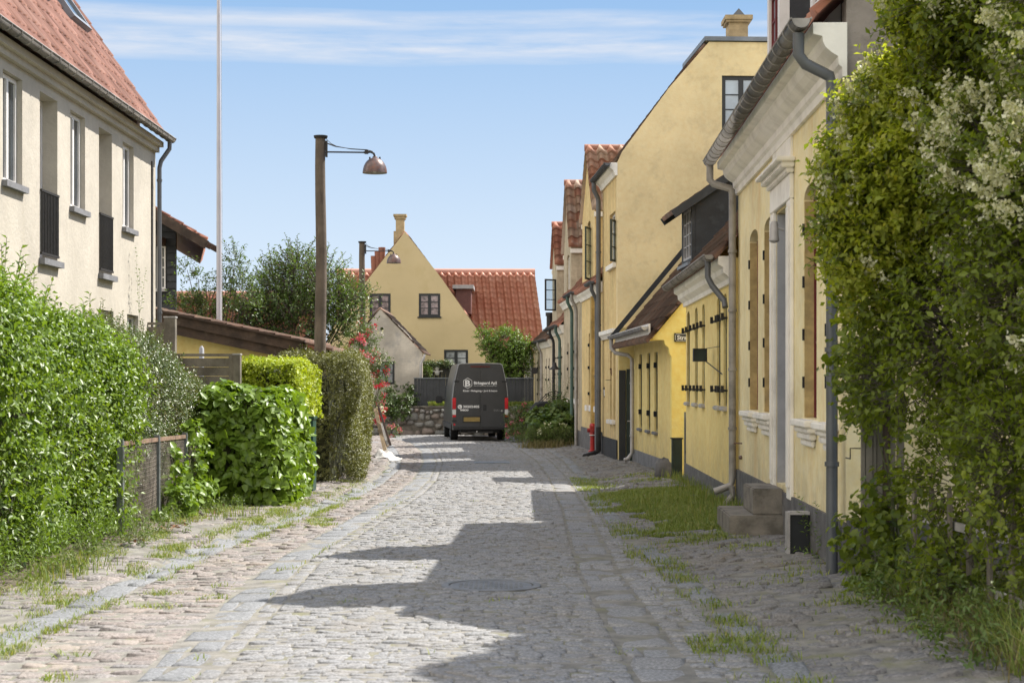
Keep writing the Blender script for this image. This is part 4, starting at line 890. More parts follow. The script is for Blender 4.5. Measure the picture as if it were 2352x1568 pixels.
mb = MB(); q = fc(c0-.14,nf+.42,zt_-.31); mb.bar(q, q+Vd*2.9, .05, .17); mb.build('barge_board', M_['tar'], d); mb = MB(); q = fc(c1+.14,nf+.42,zt_-.31); mb.bar(q, q+Vd*2.9, .05, .17); mb.build('barge_board', M_['tar'], d)
mb = MB(); mb.bar(fc(c0-.1,nf+.02,zb_-.1), fc(c0-.02,nf-.5,zb_+.42), .1, .03); mb.fb(fc,c0-.06,c1+.06,nf,nf+.1,2.55,2.62); mb.build('flashing', M_['lead'], d)

# ---------------------------------------------------------------- tall house (big gable) and the stepped row behind it
def facade(Y): return 4.865-.05*Y
def rowframe(Y0, Y1): return Fr(facade(Y0), Y0, facade(Y1), Y1)
fd = rowframe(43.5, 47.2); LD = fd.L
t = empty('house', fd(1.8,-4,gzf(2.6,45)), 'tall ochre house whose broad blank gable towers over the row', 'house')
e_, sl_, top = 5.62, 2.35, 8.72; dep = 9.0
g = gableframe(fd, 0); wx = g
px0 = (1660-1176)*43.5/F - fd(0,0,0).x
wall('gable_wall', g, [(0,-2.1),(dep,-2.1),(dep,e_),(dep-sl_,top),(sl_,top),(1.35,e_+1.95),(.12,e_+.28),(0,e_+.02)], [rect(px0,px0+1.0,6.15,7.86)], 0, -.3, M_['yelD'], t)
window(g, px0+.01, px0+.99, 6.16, 7.85, -.06, M_['blackpaint'], M_['glasssky'], t, sash=2, nz=4, fw=.09)
window(g, px0+.01, px0+.99, 6.16, 7.85, -.06, M_['blackpaint'], M_['glasssky'], t, sash=2, nz=4, fw=.09) if False else None
dw = [(.55,.95),(1.35,1.8)]
hl = [rect(a,b,-.95,.85) for a, b in dw] + [rect(.5,1.9,3.15,4.45)] + [arch(.4,.8,3.3,4.75,.1) for _ in ()]
wall('wall', fd, [(.31,-2.1),(LD-.005,-2.1),(LD-.005,e_),(.31,e_)], hl, 0, -.28, M_['yelE'], t)
g2 = gableframe(fd, LD, False); wall('gable_wall', g2, [(0,-2.1),(dep,-2.1),(dep,e_),(dep-sl_,top),(sl_,top),(0,e_)], [], .0, -.25, M_['yelD'], t)
mb = MB(); mb.fb(fd,.3,LD-.25,-dep,-dep+.25,-2.1,e_); mb.build('back_wall', M_['yelD'], t)
for a, b in dw:
    window(fd, a, b, -.95, .85, -.05, M_['darkgreen'], M_['glass'], t, nz=3, fw=.05); mb = MB(); mb.fb(fd,a-.05,b+.05,-.05,.10,-1.06,-.952); mb.build('sill', M_['white'], t, bevel=.01)
w_ = window(fd, .5, 1.9, 3.15, 4.45, -.08, M_['white'], M_['glass'], t, sash=2, nz=3, fw=.06)
def casement(fr, u, ang, wdt, z0, z1, fm, parent, sgn=1):
    """an opened casement hinged on the wall face at u"""
    f2 = Fr(0,0,1,0); f2.o = fr(u,.01,0); f2.o.z = 0; f2.u = (fr.u*sgn*math.cos(ang) + fr.n*math.sin(ang)).normalized(); f2.n = Vector((f2.u.y,-f2.u.x,0))
    return window(f2, 0, wdt, z0, z1, 0, fm, M_['clearglass'], parent, nz=3, fw=.055, name='open_casement', depth=.04)
casement(fd, .5, math.radians(24), .42, 3.12, 4.2, M_['darkgreen'], t, -1)
mb = MB(); prof = [(.002,.98),(.05,.98),(.10,1.06),(.14,1.10),(.14,1.2),(.002,1.2)]; mb.prism([fd(-.02,n,z+.2) for n, z in prof], fd.u*LD); mb.fb(fd,.3,2.1,.002,.09,2.98,3.1); mb.build('band_course', M_['cornice'], t)
mb = MB(); mb.prism([fd(-.01,n,z) for n, z in [(.002,5.3),(.05,5.3),(.10,5.42),(.2,5.5),(.2,5.62),(.002,5.62)]], fd.u*LD); mb.build('cornice', M_['cornice'], t)
mb = MB(); mb.fb(fd,-.01,LD,.002,.03,-2.2,-1.45); mb.build('plinth', M_['plinthblack'], t)
Vd = (-fd.n*sl_+Vector((0,0,top-e_))).normalized(); tiles('roof', fd(.04,.16,e_-.12), fd.u, Vd, LD-.04, math.hypot(sl_,top-e_)+.1, M_['tileold'], t, seed=11, thick=.03)
Vd = (fd.n*sl_+Vector((0,0,top-e_))).normalized(); tiles('roof', fd(-.08,-dep-.2,e_-.03), fd.u, Vd, LD+.1, math.hypot(sl_,top-e_)+.3, M_['tile'], t, seed=12)
mb = MB(); mb.fb(fd,-.06,LD+.05,-dep+sl_-.12,-sl_+.12,top+.02,top+.13); mb.build('lead_flat_roof', M_['lead'], t)
cx0, cx1 = (1668-1176)*44.2/F, (1718-1176)*44.2/F
mb = MB(); mb.box(cx0+.04,cx1-.04,43.9,44.6,top+.1,9.28); mb.box(cx0-.03,cx1+.03,43.83,44.67,9.28,9.34); mb.box(cx0-.07,cx1+.07,43.79,44.71,9.34,9.45)
ch = mb.build('chimney', M_['brickyel'], t); mb = MB(); mb.prism([(cx0+.12,43.86,9.45),(cx1-.12,43.86,9.45),((cx0+cx1)/2,43.86,9.63)], (0,.8,0)); mb.build('cowl', M_['zincB'], ch)
mb = MB(); gutter(mb, fd(-.12,.27,5.6), fd(LD,.27,5.6), r=.08, ring=.3); mb.build('gutter', M_['zincB'], t, smooth=True)
mb = MB(); pipe(mb, [fd(LD-.3,.27,5.5), fd(LD-.3,.27,5.3), fd(LD-.25,.16,5.1), fd(LD-.25,.14,5.0), fd(LD-.25,.14,-1.2)], .065, rings=[fd(LD-.25,.14,z) for z in (3.6,1.6,-.2)]); mb.build('downpipe', M_['zincB'], t, smooth=True)
mb = MB(); pipe(mb, [fd(LD-.25,.14,-1.2), fd(LD-.25,.14,-1.85), fd(LD-.1,.3,-1.95), fd(LD-.6,.55,-2.0)], .075); mb.build('pipe_shoe', M_['plinthblack'], t, smooth=True)
# doorway at the joint of golden and tall house
mb = MB(); q = fc(LC-.02,0,0)
e = empty('doorway', (q.x,43.1,-2), 'dark green doorway with its leaf standing open beside the pale downpipe', 'door')
xw = fc(LC,0,0).x
mb.box(2.70,xw+.3,43.15,43.45,-2.1,1.4); mb.build('wall_infill', M_['yelB'], e)
mb = MB(); yy = 43.0; x0_ = P(1422,0,yy).x; x1_ = P(1437,0,yy).x; mb.box(x0_,x1_,yy,yy+.1,-2.05,.33); mb.build('door_frame', M_['blackpaint'], e)
mb = MB(); x2_ = P(1457,0,yy).x; mb.box(x1_+.02,x2_,yy-.05,yy,-2.0,.36)
for k in range(3): mb.box(x1_+.05,x2_-.04,yy-.06,yy-.05,-1.85+k*.7,-1.3+k*.7)
lf = mb.build('door_leaf', M_['darkgreen'], e); mb = MB(); mb.tube([(x1_+.05,yy-.06,-.95),(x1_+.05,yy-.12,-.95),(x1_+.15,yy-.12,-.95)],.014,6); mb.build('handle', M_['zincL'], lf)

def wall_dormer(fr, u0, u1, ze0, zed, zr, m, parent, tm, win=None, wm='white', corn=True, pit=1.19, open_=None, seed=0, tw=.32):
    c = (u0+u1)/2; hl = []
    if win: hl = [arch(win[0],win[1],win[2],win[3],.12)]
    d = wall('dormer', fr, [(u0,ze0),(u1,ze0),(u1,zed),(c,zr),(u0,zed)], hl, .004, -.22, m, parent)
    back = (zed-ze0)/pit+.5; bk2 = (zr-ze0)/pit+.4
    for s_ in (-1,1):
        gg = gableframe(fr, u0 if s_ < 0 else u1, s_ < 0)
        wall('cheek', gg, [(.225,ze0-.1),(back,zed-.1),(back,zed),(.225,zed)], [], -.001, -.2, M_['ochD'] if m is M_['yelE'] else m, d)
        uu = u0 if s_ < 0 else u1
        Vd = (fr.u*(-s_)*(c-u0) + Vector((0,0,zr-zed))).normalized()
        tiles('dormer_roof', fr(uu+s_*.10, .10, zed-.02), -fr.n, Vd, bk2, math.hypot(c-u0+.1, zr-zed)+.12, tm, d, seed=seed+(s_ > 0), tw=tw, tl=.36, amp=.12, step=.08)
        mb = MB(); a = fr(uu+s_*.06,.05,zed-.16)
        mb.fb(fr, min(uu,uu+s_*.09), max(uu,uu+s_*.09), -back+.1, .03, zed-.24, zed-.10); mb.build('dormer_cornice', M_['cornice'], d)
    mb = MB(); mb.tube([fr(c,.12,zr+.10), fr(c,-bk2,zr+.10)], .11, 10); mb.build('ridge_tiles', tm, d, smooth=True)
    if win: window(fr, win[0]+.005, win[1]-.005, win[2], win[3]-.05, -.06, M_[wm], M_['glasspale'], d, nz=3, sash=2, fw=.06)
    return d
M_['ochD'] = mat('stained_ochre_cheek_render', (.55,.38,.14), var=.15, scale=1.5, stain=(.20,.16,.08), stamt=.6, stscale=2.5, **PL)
def rowhouse(nm, label, Y0, Y1, ze, m, tm, wins, dorm=None, plinth=None, gut='zincB', dpos=None, pit=1.19, gutspan=None, seed=0, sillm='white', wm='darkgreen', ztop=0.0):
    fr = rowframe(Y0, Y1) if nm != 'H' else Fr(facade(66.5), 66.5, .98, 74.4)
    L = fr.L; t = empty('house', fr(L/2,-3.5,-2.05), label, 'house')
    wall('wall', fr, [(.0,-2.2),(L-.005,-2.2),(L-.005,ze),(.0,ze)], [arch(a,b,c,d,.1) for a,b,c,d in wins], 0, -.26, m, t)
    for near in (True, False):
        g = gableframe(fr, 0 if near else L-.005, near)
        wall('gable_wall', g, [(.262,-2.2),(7,-2.2),(7,ze),(3.5,ze+pit*3.5-.1),(.262,ze+.15)], [], -.003, -.25, m, t)
    mb = MB(); mb.fb(fr,.26,L-.27,-7,-6.75,-2.2,ze); mb.build('back_wall', m, t)
    for a,b,c,d in wins:
        w_ = window(fr, a+.005, b-.005, c, d-.05, -.06, M_[wm], M_['glass'], t, nz=3, fw=.05)
        mb = MB()
        for zz in (c+.3, (c+d)/2, d-.4): mb.fb(fr,b-.03,b+.03,-.02,.03,zz,zz+.09)
        mb.build('hinge', M_['iron'], w_)
        mb = MB(); mb.fb(fr,a-.06,b+.06,-.06,.12,c-.17,c-.002); mb.build('sill', M_[sillm], t, bevel=.01)
    V = (-fr.n+Vector((0,0,pit))).normalized(); V2 = (fr.n+Vector((0,0,pit))).normalized()
    tiles('roof', fr(0.0,.22,ze-.06), fr.u, V, L, 3.7*math.hypot(1,pit), tm, t, seed=seed); tiles('roof', fr(0.0,-7.2,ze-.06), fr.u, V2, L, 3.68*math.hypot(1,pit), tm, t, seed=seed+1)
    mb = MB(); mb.prism([fr(.0,n,z+ze) for n, z in [(.002,-.32),(.05,-.32),(.09,-.22),(.16,-.14),(.16,-.03),(.002,-.03)]], fr.u*(L-.01)); mb.build('cornice', M_['cornice'], t)
    a, b = gutspan or (0, L); mb = MB(); gutter(mb, fr(a,.27,ze-.02), fr(b,.27,ze-.02), r=.07, ring=.35); mb.build('gutter', M_[gut], t, smooth=True)
    if plinth: mb = MB(); mb.fb(fr,.0,L-.01,.002,.035,-2.25,plinth[0]); mb.build('plinth', M_[plinth[1]], t)
    for dp, pm in (dpos or []):
        mb = MB(); pipe(mb, [fr(dp,.27,ze-.08), fr(dp,.27,ze-.25), fr(dp+.1,.14,ze-.5), fr(dp+.1,.12,ze-.6), fr(dp+.1,.12,-1.95), fr(dp+.12,.2,-2.03)], .055, rings=[fr(dp+.1,.12,.2)]); mb.build('downpipe', M_[pm], t, smooth=True)
    return t, fr
# E
tE, fE = rowhouse('E', 'pale ochre house behind the red hydrant with the largest street dormer', 47.21, 53.5, 2.85, M_['yelE'], M_['tile'], [(.9,1.35,-.65,1.55),(2.3,2.75,-.65,1.5),(3.6,4.05,-.65,1.5)], plinth=(-1.35,'plinth'), dpos=[(.35,'zincB')], gutspan=(.02,2.0), seed=20)
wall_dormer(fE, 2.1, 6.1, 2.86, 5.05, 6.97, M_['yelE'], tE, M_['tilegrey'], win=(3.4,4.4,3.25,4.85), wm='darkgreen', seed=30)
w_ = casement(fE, 3.4, math.radians(21), .62, 3.05, 4.6, M_['darkgreen'], tE, -1)
mb = MB(); mb.fb(fE,1.75,2.05,.003,.14,-1.34,2.5); mb.build('pilaster', M_['ochD'], tE)
# F
tF, fF = rowhouse('F', 'grey beige house with white dormer window above a green downpipe', 53.51, 60.5, 2.9, M_['greyF'], M_['tile'], [(1.2,1.6,-.5,1.4),(2.6,3.0,-.5,1.4),(5.0,5.4,-.5,1.4)], plinth=(-1.5,'plinth'), dpos=[(.55,'zinc'),(2.2,'copper')], gutspan=(.02,3.4), seed=24)
wall_dormer(fF, 3.9, 6.95, 2.91, 4.62, 6.82, M_['greyF'], tF, M_['tilegrey'], win=(4.6,5.7,3.05,4.4), wm='white', seed=32)
# G
tG, fG = rowhouse('G', 'pale cream house with an opened black casement in its small street dormer', 60.51, 66.49, 2.1, M_['yelG'], M_['tile'], [(.8,1.25,-.7,1.3),(2.2,2.6,-.7,1.3),(3.9,4.3,-.7,1.3)], plinth=(-1.5,'plinth'), dpos=[(.3,'copper'),(3.2,'plinthblack')], gutspan=(.02,5.9), seed=28, wm='white')
wall_dormer(fG, 3.1, 5.5, 2.11, 4.46, 5.93, M_['greyF'], tG, M_['tile'], win=(3.7,4.7,2.72,3.9), wm='blackpaint', seed=34)
casement(fG, 3.6, math.radians(62), .50, 2.72, 3.90, M_['blackpaint'], tG, -1)
# H
tH, fH = rowhouse('H', 'low pale yellow end house of the right hand row with dark shuttered windows', 66.5, 74.4, 1.75, M_['yelG'], M_['tileold'], [(.8,1.2,-.8,1.0),(2.0,2.4,-.8,1.0),(4.6,5.0,-.8,1.0),(6.0,6.4,-.8,1.0)], dpos=[(3.0,'zinc'),(7.4,'zincB')], seed=36, pit=.95)
mb = MB(); q = P(1263,0,66.3); mb.tube([(q.x,66.6,1.9),(q.x,66.6,2.62)], .13, 10); mb.tube([(q.x,66.6,2.62),(q.x,66.6,2.76)], .17, 10); mb.build('stove_pipe', M_['iron'], tH)

# ---------------------------------------------------------------- end of the street
YG = 78.0; kg = YG/F
def gp(px, py): return ((px-1176)*kg, (880-py)*kg)
fgg = Fr(0, YG, 1, YG, left=False)
t = empty('house', (-4,82,-1), 'muted yellow gabled house with dark windows at the end of the street', 'house')
out_ = [gp(745,1000),gp(1128,1000),gp(1128,800),gp(1118,788),gp(1065,712),gp(1012,636),gp(930,532),gp(851,634),gp(790,712),gp(752,775)]
wn = [(849,897,674,727),(962,1011,674,727),(1020,1075,803,856)]
wall('wall', fgg, out_, [rect(gp(a,d)[0],gp(b,d)[0],gp(a,d)[1],gp(a,c)[1]) for a,b,c,d in wn], 0, -.3, M_['gable'], t)
for a,b,c,d in wn:
    x0_, z1_ = gp(a,c); x1_, z0_ = gp(b,d); window(fgg, x0_+.003, x1_-.003, z0_+.003, z1_-.003, .02, M_['zincB'] if 0 else M_['blackpaint'], M_['glasspink'] if d < 800 else M_['glasspale'], t, sash=2, nz=3, fw=.10, bw=.035)
    mb = MB(); mb.fb(fgg,x0_-.06,x1_+.06,.001,.07,z0_-.06,z0_-.002); mb.build('sill', M_['blackpaint'], t)
ap = gp(930,532)
for (px, py, s_) in ((752,775,-1),(1118,788,1)):
    ex, ez = gp(px,py); ez2 = ez
    # slightly bell-cast slope: two flights
    mx_, mz_ = gp(1065,712) if s_ > 0 else gp(795,706)
    for i, ((xa,za),(xb,zb)) in enumerate((((ex,ez),(mx_,mz_)),((mx_,mz_),ap))):
        O = Vector((xa,YG+.01,za-.03)); V = Vector((xb-xa,0,zb-za)); tiles('roof', O, Vector((0,1,0)), V.normalized(), 12, V.length+.02, M_['tile'], t, seed=40+i+(s_ > 0)*3, thick=.03, amp=.045)
xc = gp(913,0)[0]; mb = MB()
mb.box(xc-.22,xc+.3,YG+.6,YG+1.3,gp(0,570)[1]-.6,gp(0,528)[1]); mb.box(xc-.12,xc+.26,YG+.6,YG+1.1,gp(0,528)[1],gp(0,500)[1]); mb.box(xc-.18,xc+.32,YG+.55,YG+1.15,gp(0,500)[1],gp(0,494)[1]); mb.box(xc-.23,xc+.37,YG+.5,YG+1.2,gp(0,494)[1],gp(0,489)[1]); mb.build('chimney', M_['brickyel'], t)
for k in range(3): mb = MB(); xk, zk = gp(853+k*9,603-k*10); mb.tube([(xk,YG+1.6,zk-.3),(xk,YG+1.6,zk+.42)],[.14,.17],10); mb.build('chimney_pot', M_['tile'], t, smooth=True)
# cross wing with the big red roof facing us
t = empty('house', (-2,88,-1), 'long house behind the yellow gable with a steep red pantiled roof', 'house')
x0_, x1_ = -8.4, 1.57; zr_ = 252*86/F; ze_ = 1.6; yr_, ye_ = 86.0, 81.2
vv = Vector((-.43,yr_-ye_,zr_-ze_)); tiles('roof', (x0_,ye_,ze_), (1,0,0), vv.normalized(), x1_-x0_+.0, vv.length, M_['tilefar'], t, seed=50, tw=.34, tl=.44, amp=.15, step=.08)
vv = Vector((.43,-(yr_-ye_),zr_-ze_)); tiles('roof', (x0_-.86,2*yr_-ye_,ze_), (1,0,0), vv.normalized(), x1_-x0_+.0, vv.length, M_['tile'], t, seed=51, tw=.27, tl=.40)
mb = MB(); mb.tube([(x0_-.43,yr_,zr_+.08),(x1_-.41,yr_,zr_+.08)], .17, 10); mb.build('ridge_tiles', M_['tilepink'], t, smooth=True)
mb = MB(); mb.prism([(x1_-.28,ye_+.3,-1),(x1_-1.06,2*yr_-ye_-.3,-1),(x1_-1.06,2*yr_-ye_-.3,ze_+.1),(x1_-.68,yr_,zr_-.1),(x1_-.28,ye_+.3,ze_+.1)], (.2,0,0)); mb.build('gable_wall', M_['gable'], t)
mb = MB(); mb.box(x0_+.3,x1_-.26,ye_+.3,ye_+.55,-1.1,ze_+.1); mb.build('wall', M_['gable'], t)
q0, q1 = P(1047,655,82.2), P(1081,668,82.2)
mb = MB(); mb.box(q0.x,q1.x+.02,82.0,84.4,q1.z-1.1,q0.z-.18); d = mb.build('dormer', mat('oxide_dormer_cladding',(.16,.07,.06)), t); mb = MB(); mb.box(q0.x-.15,q1.x+.15,81.8,84.5,q0.z-.18,q0.z); mb.build('dormer_roof', M_['zincL'], d)

# old whitewashed little house
YW = 70.6; kw = YW/F
def wp(px, py): return ((px-1176)*kw, (880-py)*kw)
fw_ = Fr(0, YW, 1, YW, left=False)
t = empty('house', (-5,73,-1), 'small weathered whitewashed brick gable house above the field stone wall', 'house')
out_ = [wp(790,1000),wp(970,1000),wp(970,808),wp(932,762),wp(873,707),wp(832,760),wp(790,812)]
wn = [rect(wp(868,0)[0],wp(906,0)[0],wp(0,882)[1],wp(0,830)[1])]
cxh, czh = wp(877,755); wn.append([(cxh+.07*math.cos(a), czh+.07*math.sin(a)) for a in [k*math.pi/4 for k in range(8)]])
wall('wall', fw_, out_, wn, 0, -.25, M_['oldwhite'], t)
x0_, x1_ = wp(868,0)[0], wp(906,0)[0]; window(fw_, x0_, x1_, wp(0,882)[1], wp(0,830)[1], .02, M_['blackpaint'], M_['glasspale'], t, sash=2, nz=2, fw=.08)
mb = MB(); mb.fb(fw_,cxh-.1,cxh+.1,-.24,-.2,czh-.1,czh+.1); mb.build('vent', M_['blackpaint'], t)
ap = wp(873,707)
for (a, s_, tm) in ((wp(974,812),1,M_['tileold']),(wp(786,816),-1,M_['tileold'])):
    V = Vector((ap[0]-a[0],0,ap[1]-a[1])); tiles('roof', (a[0],YW-.03,a[1]+.01), (0,1,0), V.normalized(), 5.5, V.length, tm, t, seed=60+s_, thick=.02)
mb = MB(); q = Vector((wp(971,0)[0],YW-.02,0)); pipe(mb, [q+Vector((.07,0,wp(0,814)[1])), q+Vector((.05,-.05,wp(0,822)[1])), q+Vector((-.08,-.08,wp(0,835)[1])), q+Vector((-.1,-.08,-1))], .05); mb.build('downpipe', M_['zincL'], t, smooth=True)

# field stone retaining wall
t = empty('stone_wall', (-2,69.3,-2.1), 'grey field stone retaining wall behind the parked van', 'stone wall')
mb = MB(); mb.box(-6.4,1.25,69.45,69.9,-2.3,-.98); mb.build('wall_core', M_['mortar'], t)
Rr = random.Random(9); V_, Q_, rn_ = [], [], []
x = -6.3; off = 0
rowsz = [(-2.0,.30),(-1.66,.24),(-1.36,.25),(-1.10,.16)]
for zc_, hh in rowsz:
    x = -6.35+Rr.uniform(0,.3)
    while x < 1.2:
        wd_ = Rr.uniform(.5,1.7)*hh*1.35; rx, rz = wd_/2*1.0, hh*.6*Rr.uniform(.6,1.15); ry = .14*Rr.uniform(.8,1.3); nn_, mm_ = 10, 7
        zz = zc_+Rr.uniform(-.09,.09); ph0 = Rr.uniform(0,6)
        for i in range(mm_+1):
            th = math.pi*i/mm_
            for k in range(nn_):
                ph = 2*math.pi*k/nn_; j = 1+.10*math.sin(3*ph+ph0)+.05*Rr.uniform(-1,1); s1 = math.sin(th)**.75
                V_.append((x+wd_/2+rx*s1*math.copysign(abs(math.cos(ph))**.75, math.cos(ph))*j, 69.47+ry*math.cos(th)*-1, zz+rz*s1*math.copysign(abs(math.sin(ph))**.75, math.sin(ph))*j))
        for i in range(mm_):
            for k in range(nn_): Q_.append((off+i*nn_+k, off+i*nn_+(k+1)%nn_, off+(i+1)*nn_+(k+1)%nn_, off+(i+1)*nn_+k))
        rn_ += [Rr.random()]*(mm_*nn_); off += (mm_+1)*nn_; x += wd_*1.02
np_mesh('stones', np.array(V_), np.array(Q_), M_['boulder'], t, np.array(rn_), smooth=True)
mb = MB()
mb.box(-6.4,1.25,69.4,69.95,-.98,-.93); mb.build('coping', M_['mortar'], t)
# dark board fences
def boardfence(name, label, x0, x1, Y, z0, z1, m, cap=True, bw=.13, group=None):
    e = empty(name, ((x0+x1)/2,Y,z0), label, 'fence', group); mb = MB(); x = x0; k = 0
    while x < x1-.02: mb.box(x+.004,min(x+bw,x1)-.004,Y-(.02 if k%2 else 0),Y+.02,z0,z1); x += bw; k += 1
    mb.build('boards', m, e)
    if cap: mb = MB(); mb.box(x0-.02,x1+.02,Y-.06,Y+.06,z1,z1+.045); mb.build('cap_rail', M_['gal'] if cap == 2 else m, e)
    return e
boardfence('board_fence', 'dark grey board fence with pale cap rail standing on the stone wall', P(951,0,70.1).x, P(1226,0,70.1).x, 70.1, -.93, .19, M_['fence'], cap=2)
boardfence('board_fence', 'brown black board screen behind the grey fence, topped with ivy', P(972,0,73).x, P(1204,0,73).x, 73.0, -.95, .74, M_['fence2'], bw=.16)
# white plaster ornaments on the screen
def ornament(px, py, label, s=1.0):
    q = P(px, py, 72.88); mb = MB(); mb.blob(q+Vector((0,0,.12*s)), (.09*s,.05,.11*s), 10, 8); mb.blob(q+Vector((0,0,.22*s)), (.05*s,.045,.05*s), 8, 6); mb.box(q.x-.24*s,q.x+.24*s,q.y-.03,q.y+.03,q.z-.02,q.z+.015); mb.lathe(q+Vector((0,0,-.19*s)), [(.02,0),(.08*s,.03),(.11*s,.13),(.09*s,.17),(.001,.17)], 10)
    tag(mb.build('ornament', M_['white'], smooth=True), label, 'ornament')
ornament(1004, 852, 'white plaster ornament on the dark screen left of the van'); ornament(1192, 850, 'white plaster ornament on the dark screen right of the van, under the green bush')
mb = MB(); mb.box(P(1205,0,74).x, P(1222,0,74).x, 74.0, 74.3, -1, 1.5); t_ = mb.build('wall_pier', M_['white']); tag(t_, 'narrow white rendered wall pier behind the right end of the grey fence', 'wall')

# ---------------------------------------------------------------- black boarded house, shed, garden fences on the left
YB = 40.0
t = empty('house', (-9,42,-1.9), 'black boarded house with a small white window behind the cream one', 'house')
fbk = Fr(0, YB, 1, YB, left=False)
xr_ = P(404,0,YB).x; xl_ = -15
hx0, hx1, hz0, hz1 = P(361,0,YB).x, P(381,0,YB).x, P(0,663,YB).z, P(0,566,YB).z
mb = MB()
wall('wall', fbk, [(xl_,-2.1),(xr_-.02,-2.1),(xr_-.02,3.74),(-9.8,4.86),(-11.5,5.0),(xl_,4)], [rect(hx0,hx1,hz0,hz1)], 0, -.2, M_['tar'], t)
mb = MB(); z = -1.9; k = 0
while z < 3.62:
    for (a, b) in ([(hx1+.03,xr_),(xl_+3,hx0-.03)] if hz0-.1 < z < hz1 else [(xl_+3,xr_)]):
        mb.prism([(a,YB-.004,z),(a,YB-.045,z),(a,YB-.012,z+.17),(a,YB-.004,z+.17)], (b-a,0,0))
    z += .165
mb.build('cladding', M_['tar'], t)
window(fbk, hx0, hx1, hz0, hz1, .05, M_['white'], M_['glass'], t, sash=2, nz=4, fw=.035)
mb = MB(); mb.fb(fbk,hx0-.04,hx1+.04,.05,.12,hz0-.07,hz0-.002); mb.build('sill', M_['zincL'], t)
mb = MB(); mb.prism([(xr_-.2,YB+.01,-2),(xr_-.01,YB+.01,-2),(xr_-.01-1.2,YB+6,-2),(xr_-.2-1.2,YB+6,-2)], (0,0,5.4)); mb.build('side_wall', M_['tar'], t)
ex, ez = P(476,0,YB-.8).x, P(0,549,YB-.8).z
ux, uz = P(350,0,YB-.8).x, P(0,474,YB-.8).z; sl_ = (uz-ez)/(ux-ex)
V = Vector((ux-ex,0,uz-ez)).normalized(); tiles('roof', (ex,YB-.8,ez), (-.2,1,0), V, 7.0, 5.6, M_['tile'], t, seed=70, thick=.10)
V2 = Vector((-V.x,0,V.z)); apx = Vector((ex,YB-.8,ez))+V*5.6; O2 = apx - V2*5.0; tiles('roof', O2, (0,1,0), V2, 7.5, 5.0, M_['tile'], t, seed=71, thick=.10)
mb = MB(); p_ = Vector((ex,YB-.84,ez-.14)); mb.bar(p_, p_+V*5.4, .06, .2); 
for k in range(3): q = Vector((ex,YB-.5+k*.9,ez-.1))-Vector((.0,0,.06)); mb.bar(q+V*.15, q+V*2.2-Vector((0,0,.08)), .08, .14)
mb.bar(Vector((xr_-.3,YB-.7,3.3)), Vector((xr_-.3,YB+.0,3.3)), .14, .18); mb.build('rafters', M_['brownwood'], t)

YS = 36.0
t = empty('shed', (-6,37,-2), 'yellow rendered garden shed with a dark brown sloping fascia', 'shed')
fsd = Fr(0, YS, 1, YS, left=False)
def sp(px, py): return ((px-1176)*YS/F, (880-py)*YS/F)
wall('wall', fsd, [(sp(345,0)[0],-2.1),(sp(690,0)[0],-2.1),(sp(690,0)[0],sp(0,830)[1]),(sp(345,0)[0],sp(0,745)[1])], [], 0, -.2, M_['yelB'], t)
mb = MB()
def slat(p0, p1, h, y0, y1):
    (xa,za),(xb,zb) = sp(*p0), sp(*p1); mb.prism([(xa,y0,za),(xb,y0,zb),(xb,y0,zb-h),(xa,y0,za-h)], (0,y1-y0,0))
slat((340,709),(700,785), .22, YS-.42, YS-.36); slat((340,733),(700,809), .20, YS-.355, YS-.30); slat((340,706),(706,783), .04, YS-.5, YS-.3); mb.build('fascia', M_['brownwood'], t)
xa, za = sp(340,706); xb, zb = sp(706,783); V = Vector((xa-xb,0,za-zb)).normalized(); tiles('roof', (xb,YS-.40,zb+.0), (0,1,0), V, 5, math.hypot(xa-xb,za-zb), M_['tileold'], t, seed=73, thick=.04)
xa, za = sp(690,785); tiles('lean_to_roof', (sp(765,0)[0],YS-.1,sp(0,802)[1]), (0,1,0), Vector((-.85,0,.22)).normalized(), 3.5, .95, M_['tileold'], t, seed=74, thick=.04)
# another red roof far behind the tree
t = empty('house', (-10,60,-2), 'low distant house whose red roof shows behind the fruit tree', 'house')
vv = Vector((0,3,2.2)); tiles('roof', (-12.5,57,.9), (1,0,0), vv.normalized(), 6.0, vv.length, M_['tile'], t, seed=76, amp=.05)
mb = MB(); mb.tube([(-12.5,60,3.12),(-6.5,60,3.12)], .12, 8); mb.build('ridge_tiles', M_['tilepink'], t, smooth=True)
mb = MB(); mb.box(-12.3,-6.7,57.3,62,-2.1,1.0); mb.build('wall', M_['greyren'], t)

def plankfence(label, x0, x1, Y, z1, z0=-1.9, posts=(), group='weathered plank fences behind the left hedges', gapz=None):
    e = empty('plank_fence', ((x0+x1)/2,Y,z0), label, 'fence', group); mb = MB(); z = z1-.05
    mb.box(x0,x1,Y-.035,Y+.035,z1-.045,z1); mb.build('top_rail', M_['wood'], e); mb = MB(); k = 0; z = z1-.075
    while z > z0: mb.box(x0+.05,x1-.05,Y-(.0 if k%2 else .014),Y+.02,z-.145,z); z -= .15; k += 1
    mb.build('planks', M_['wood'], e)
    mb = MB()
    for x in (x0, x1-.07): mb.box(x,x+.07,Y-.045,Y-.016,z0,z1-.046)
    mb.build('battens', M_['wood'], e)
    for (px0, px1, py) in posts:
        mb = MB(); xa, xb = P(px0,0,Y).x, P(px1,0,Y).x; zt_ = P(0,py,Y).z; mb.box(xa,xb,Y-.09,Y+.09,z0-.1,zt_); o = mb.build('post', M_['wood'], e, bevel=.008); mb = MB(); mb.box(xa-.008,xb+.008,Y-.1,Y+.1,zt_,zt_+.025); mb.build('post_cap', M_['zincL'], o)
    return e
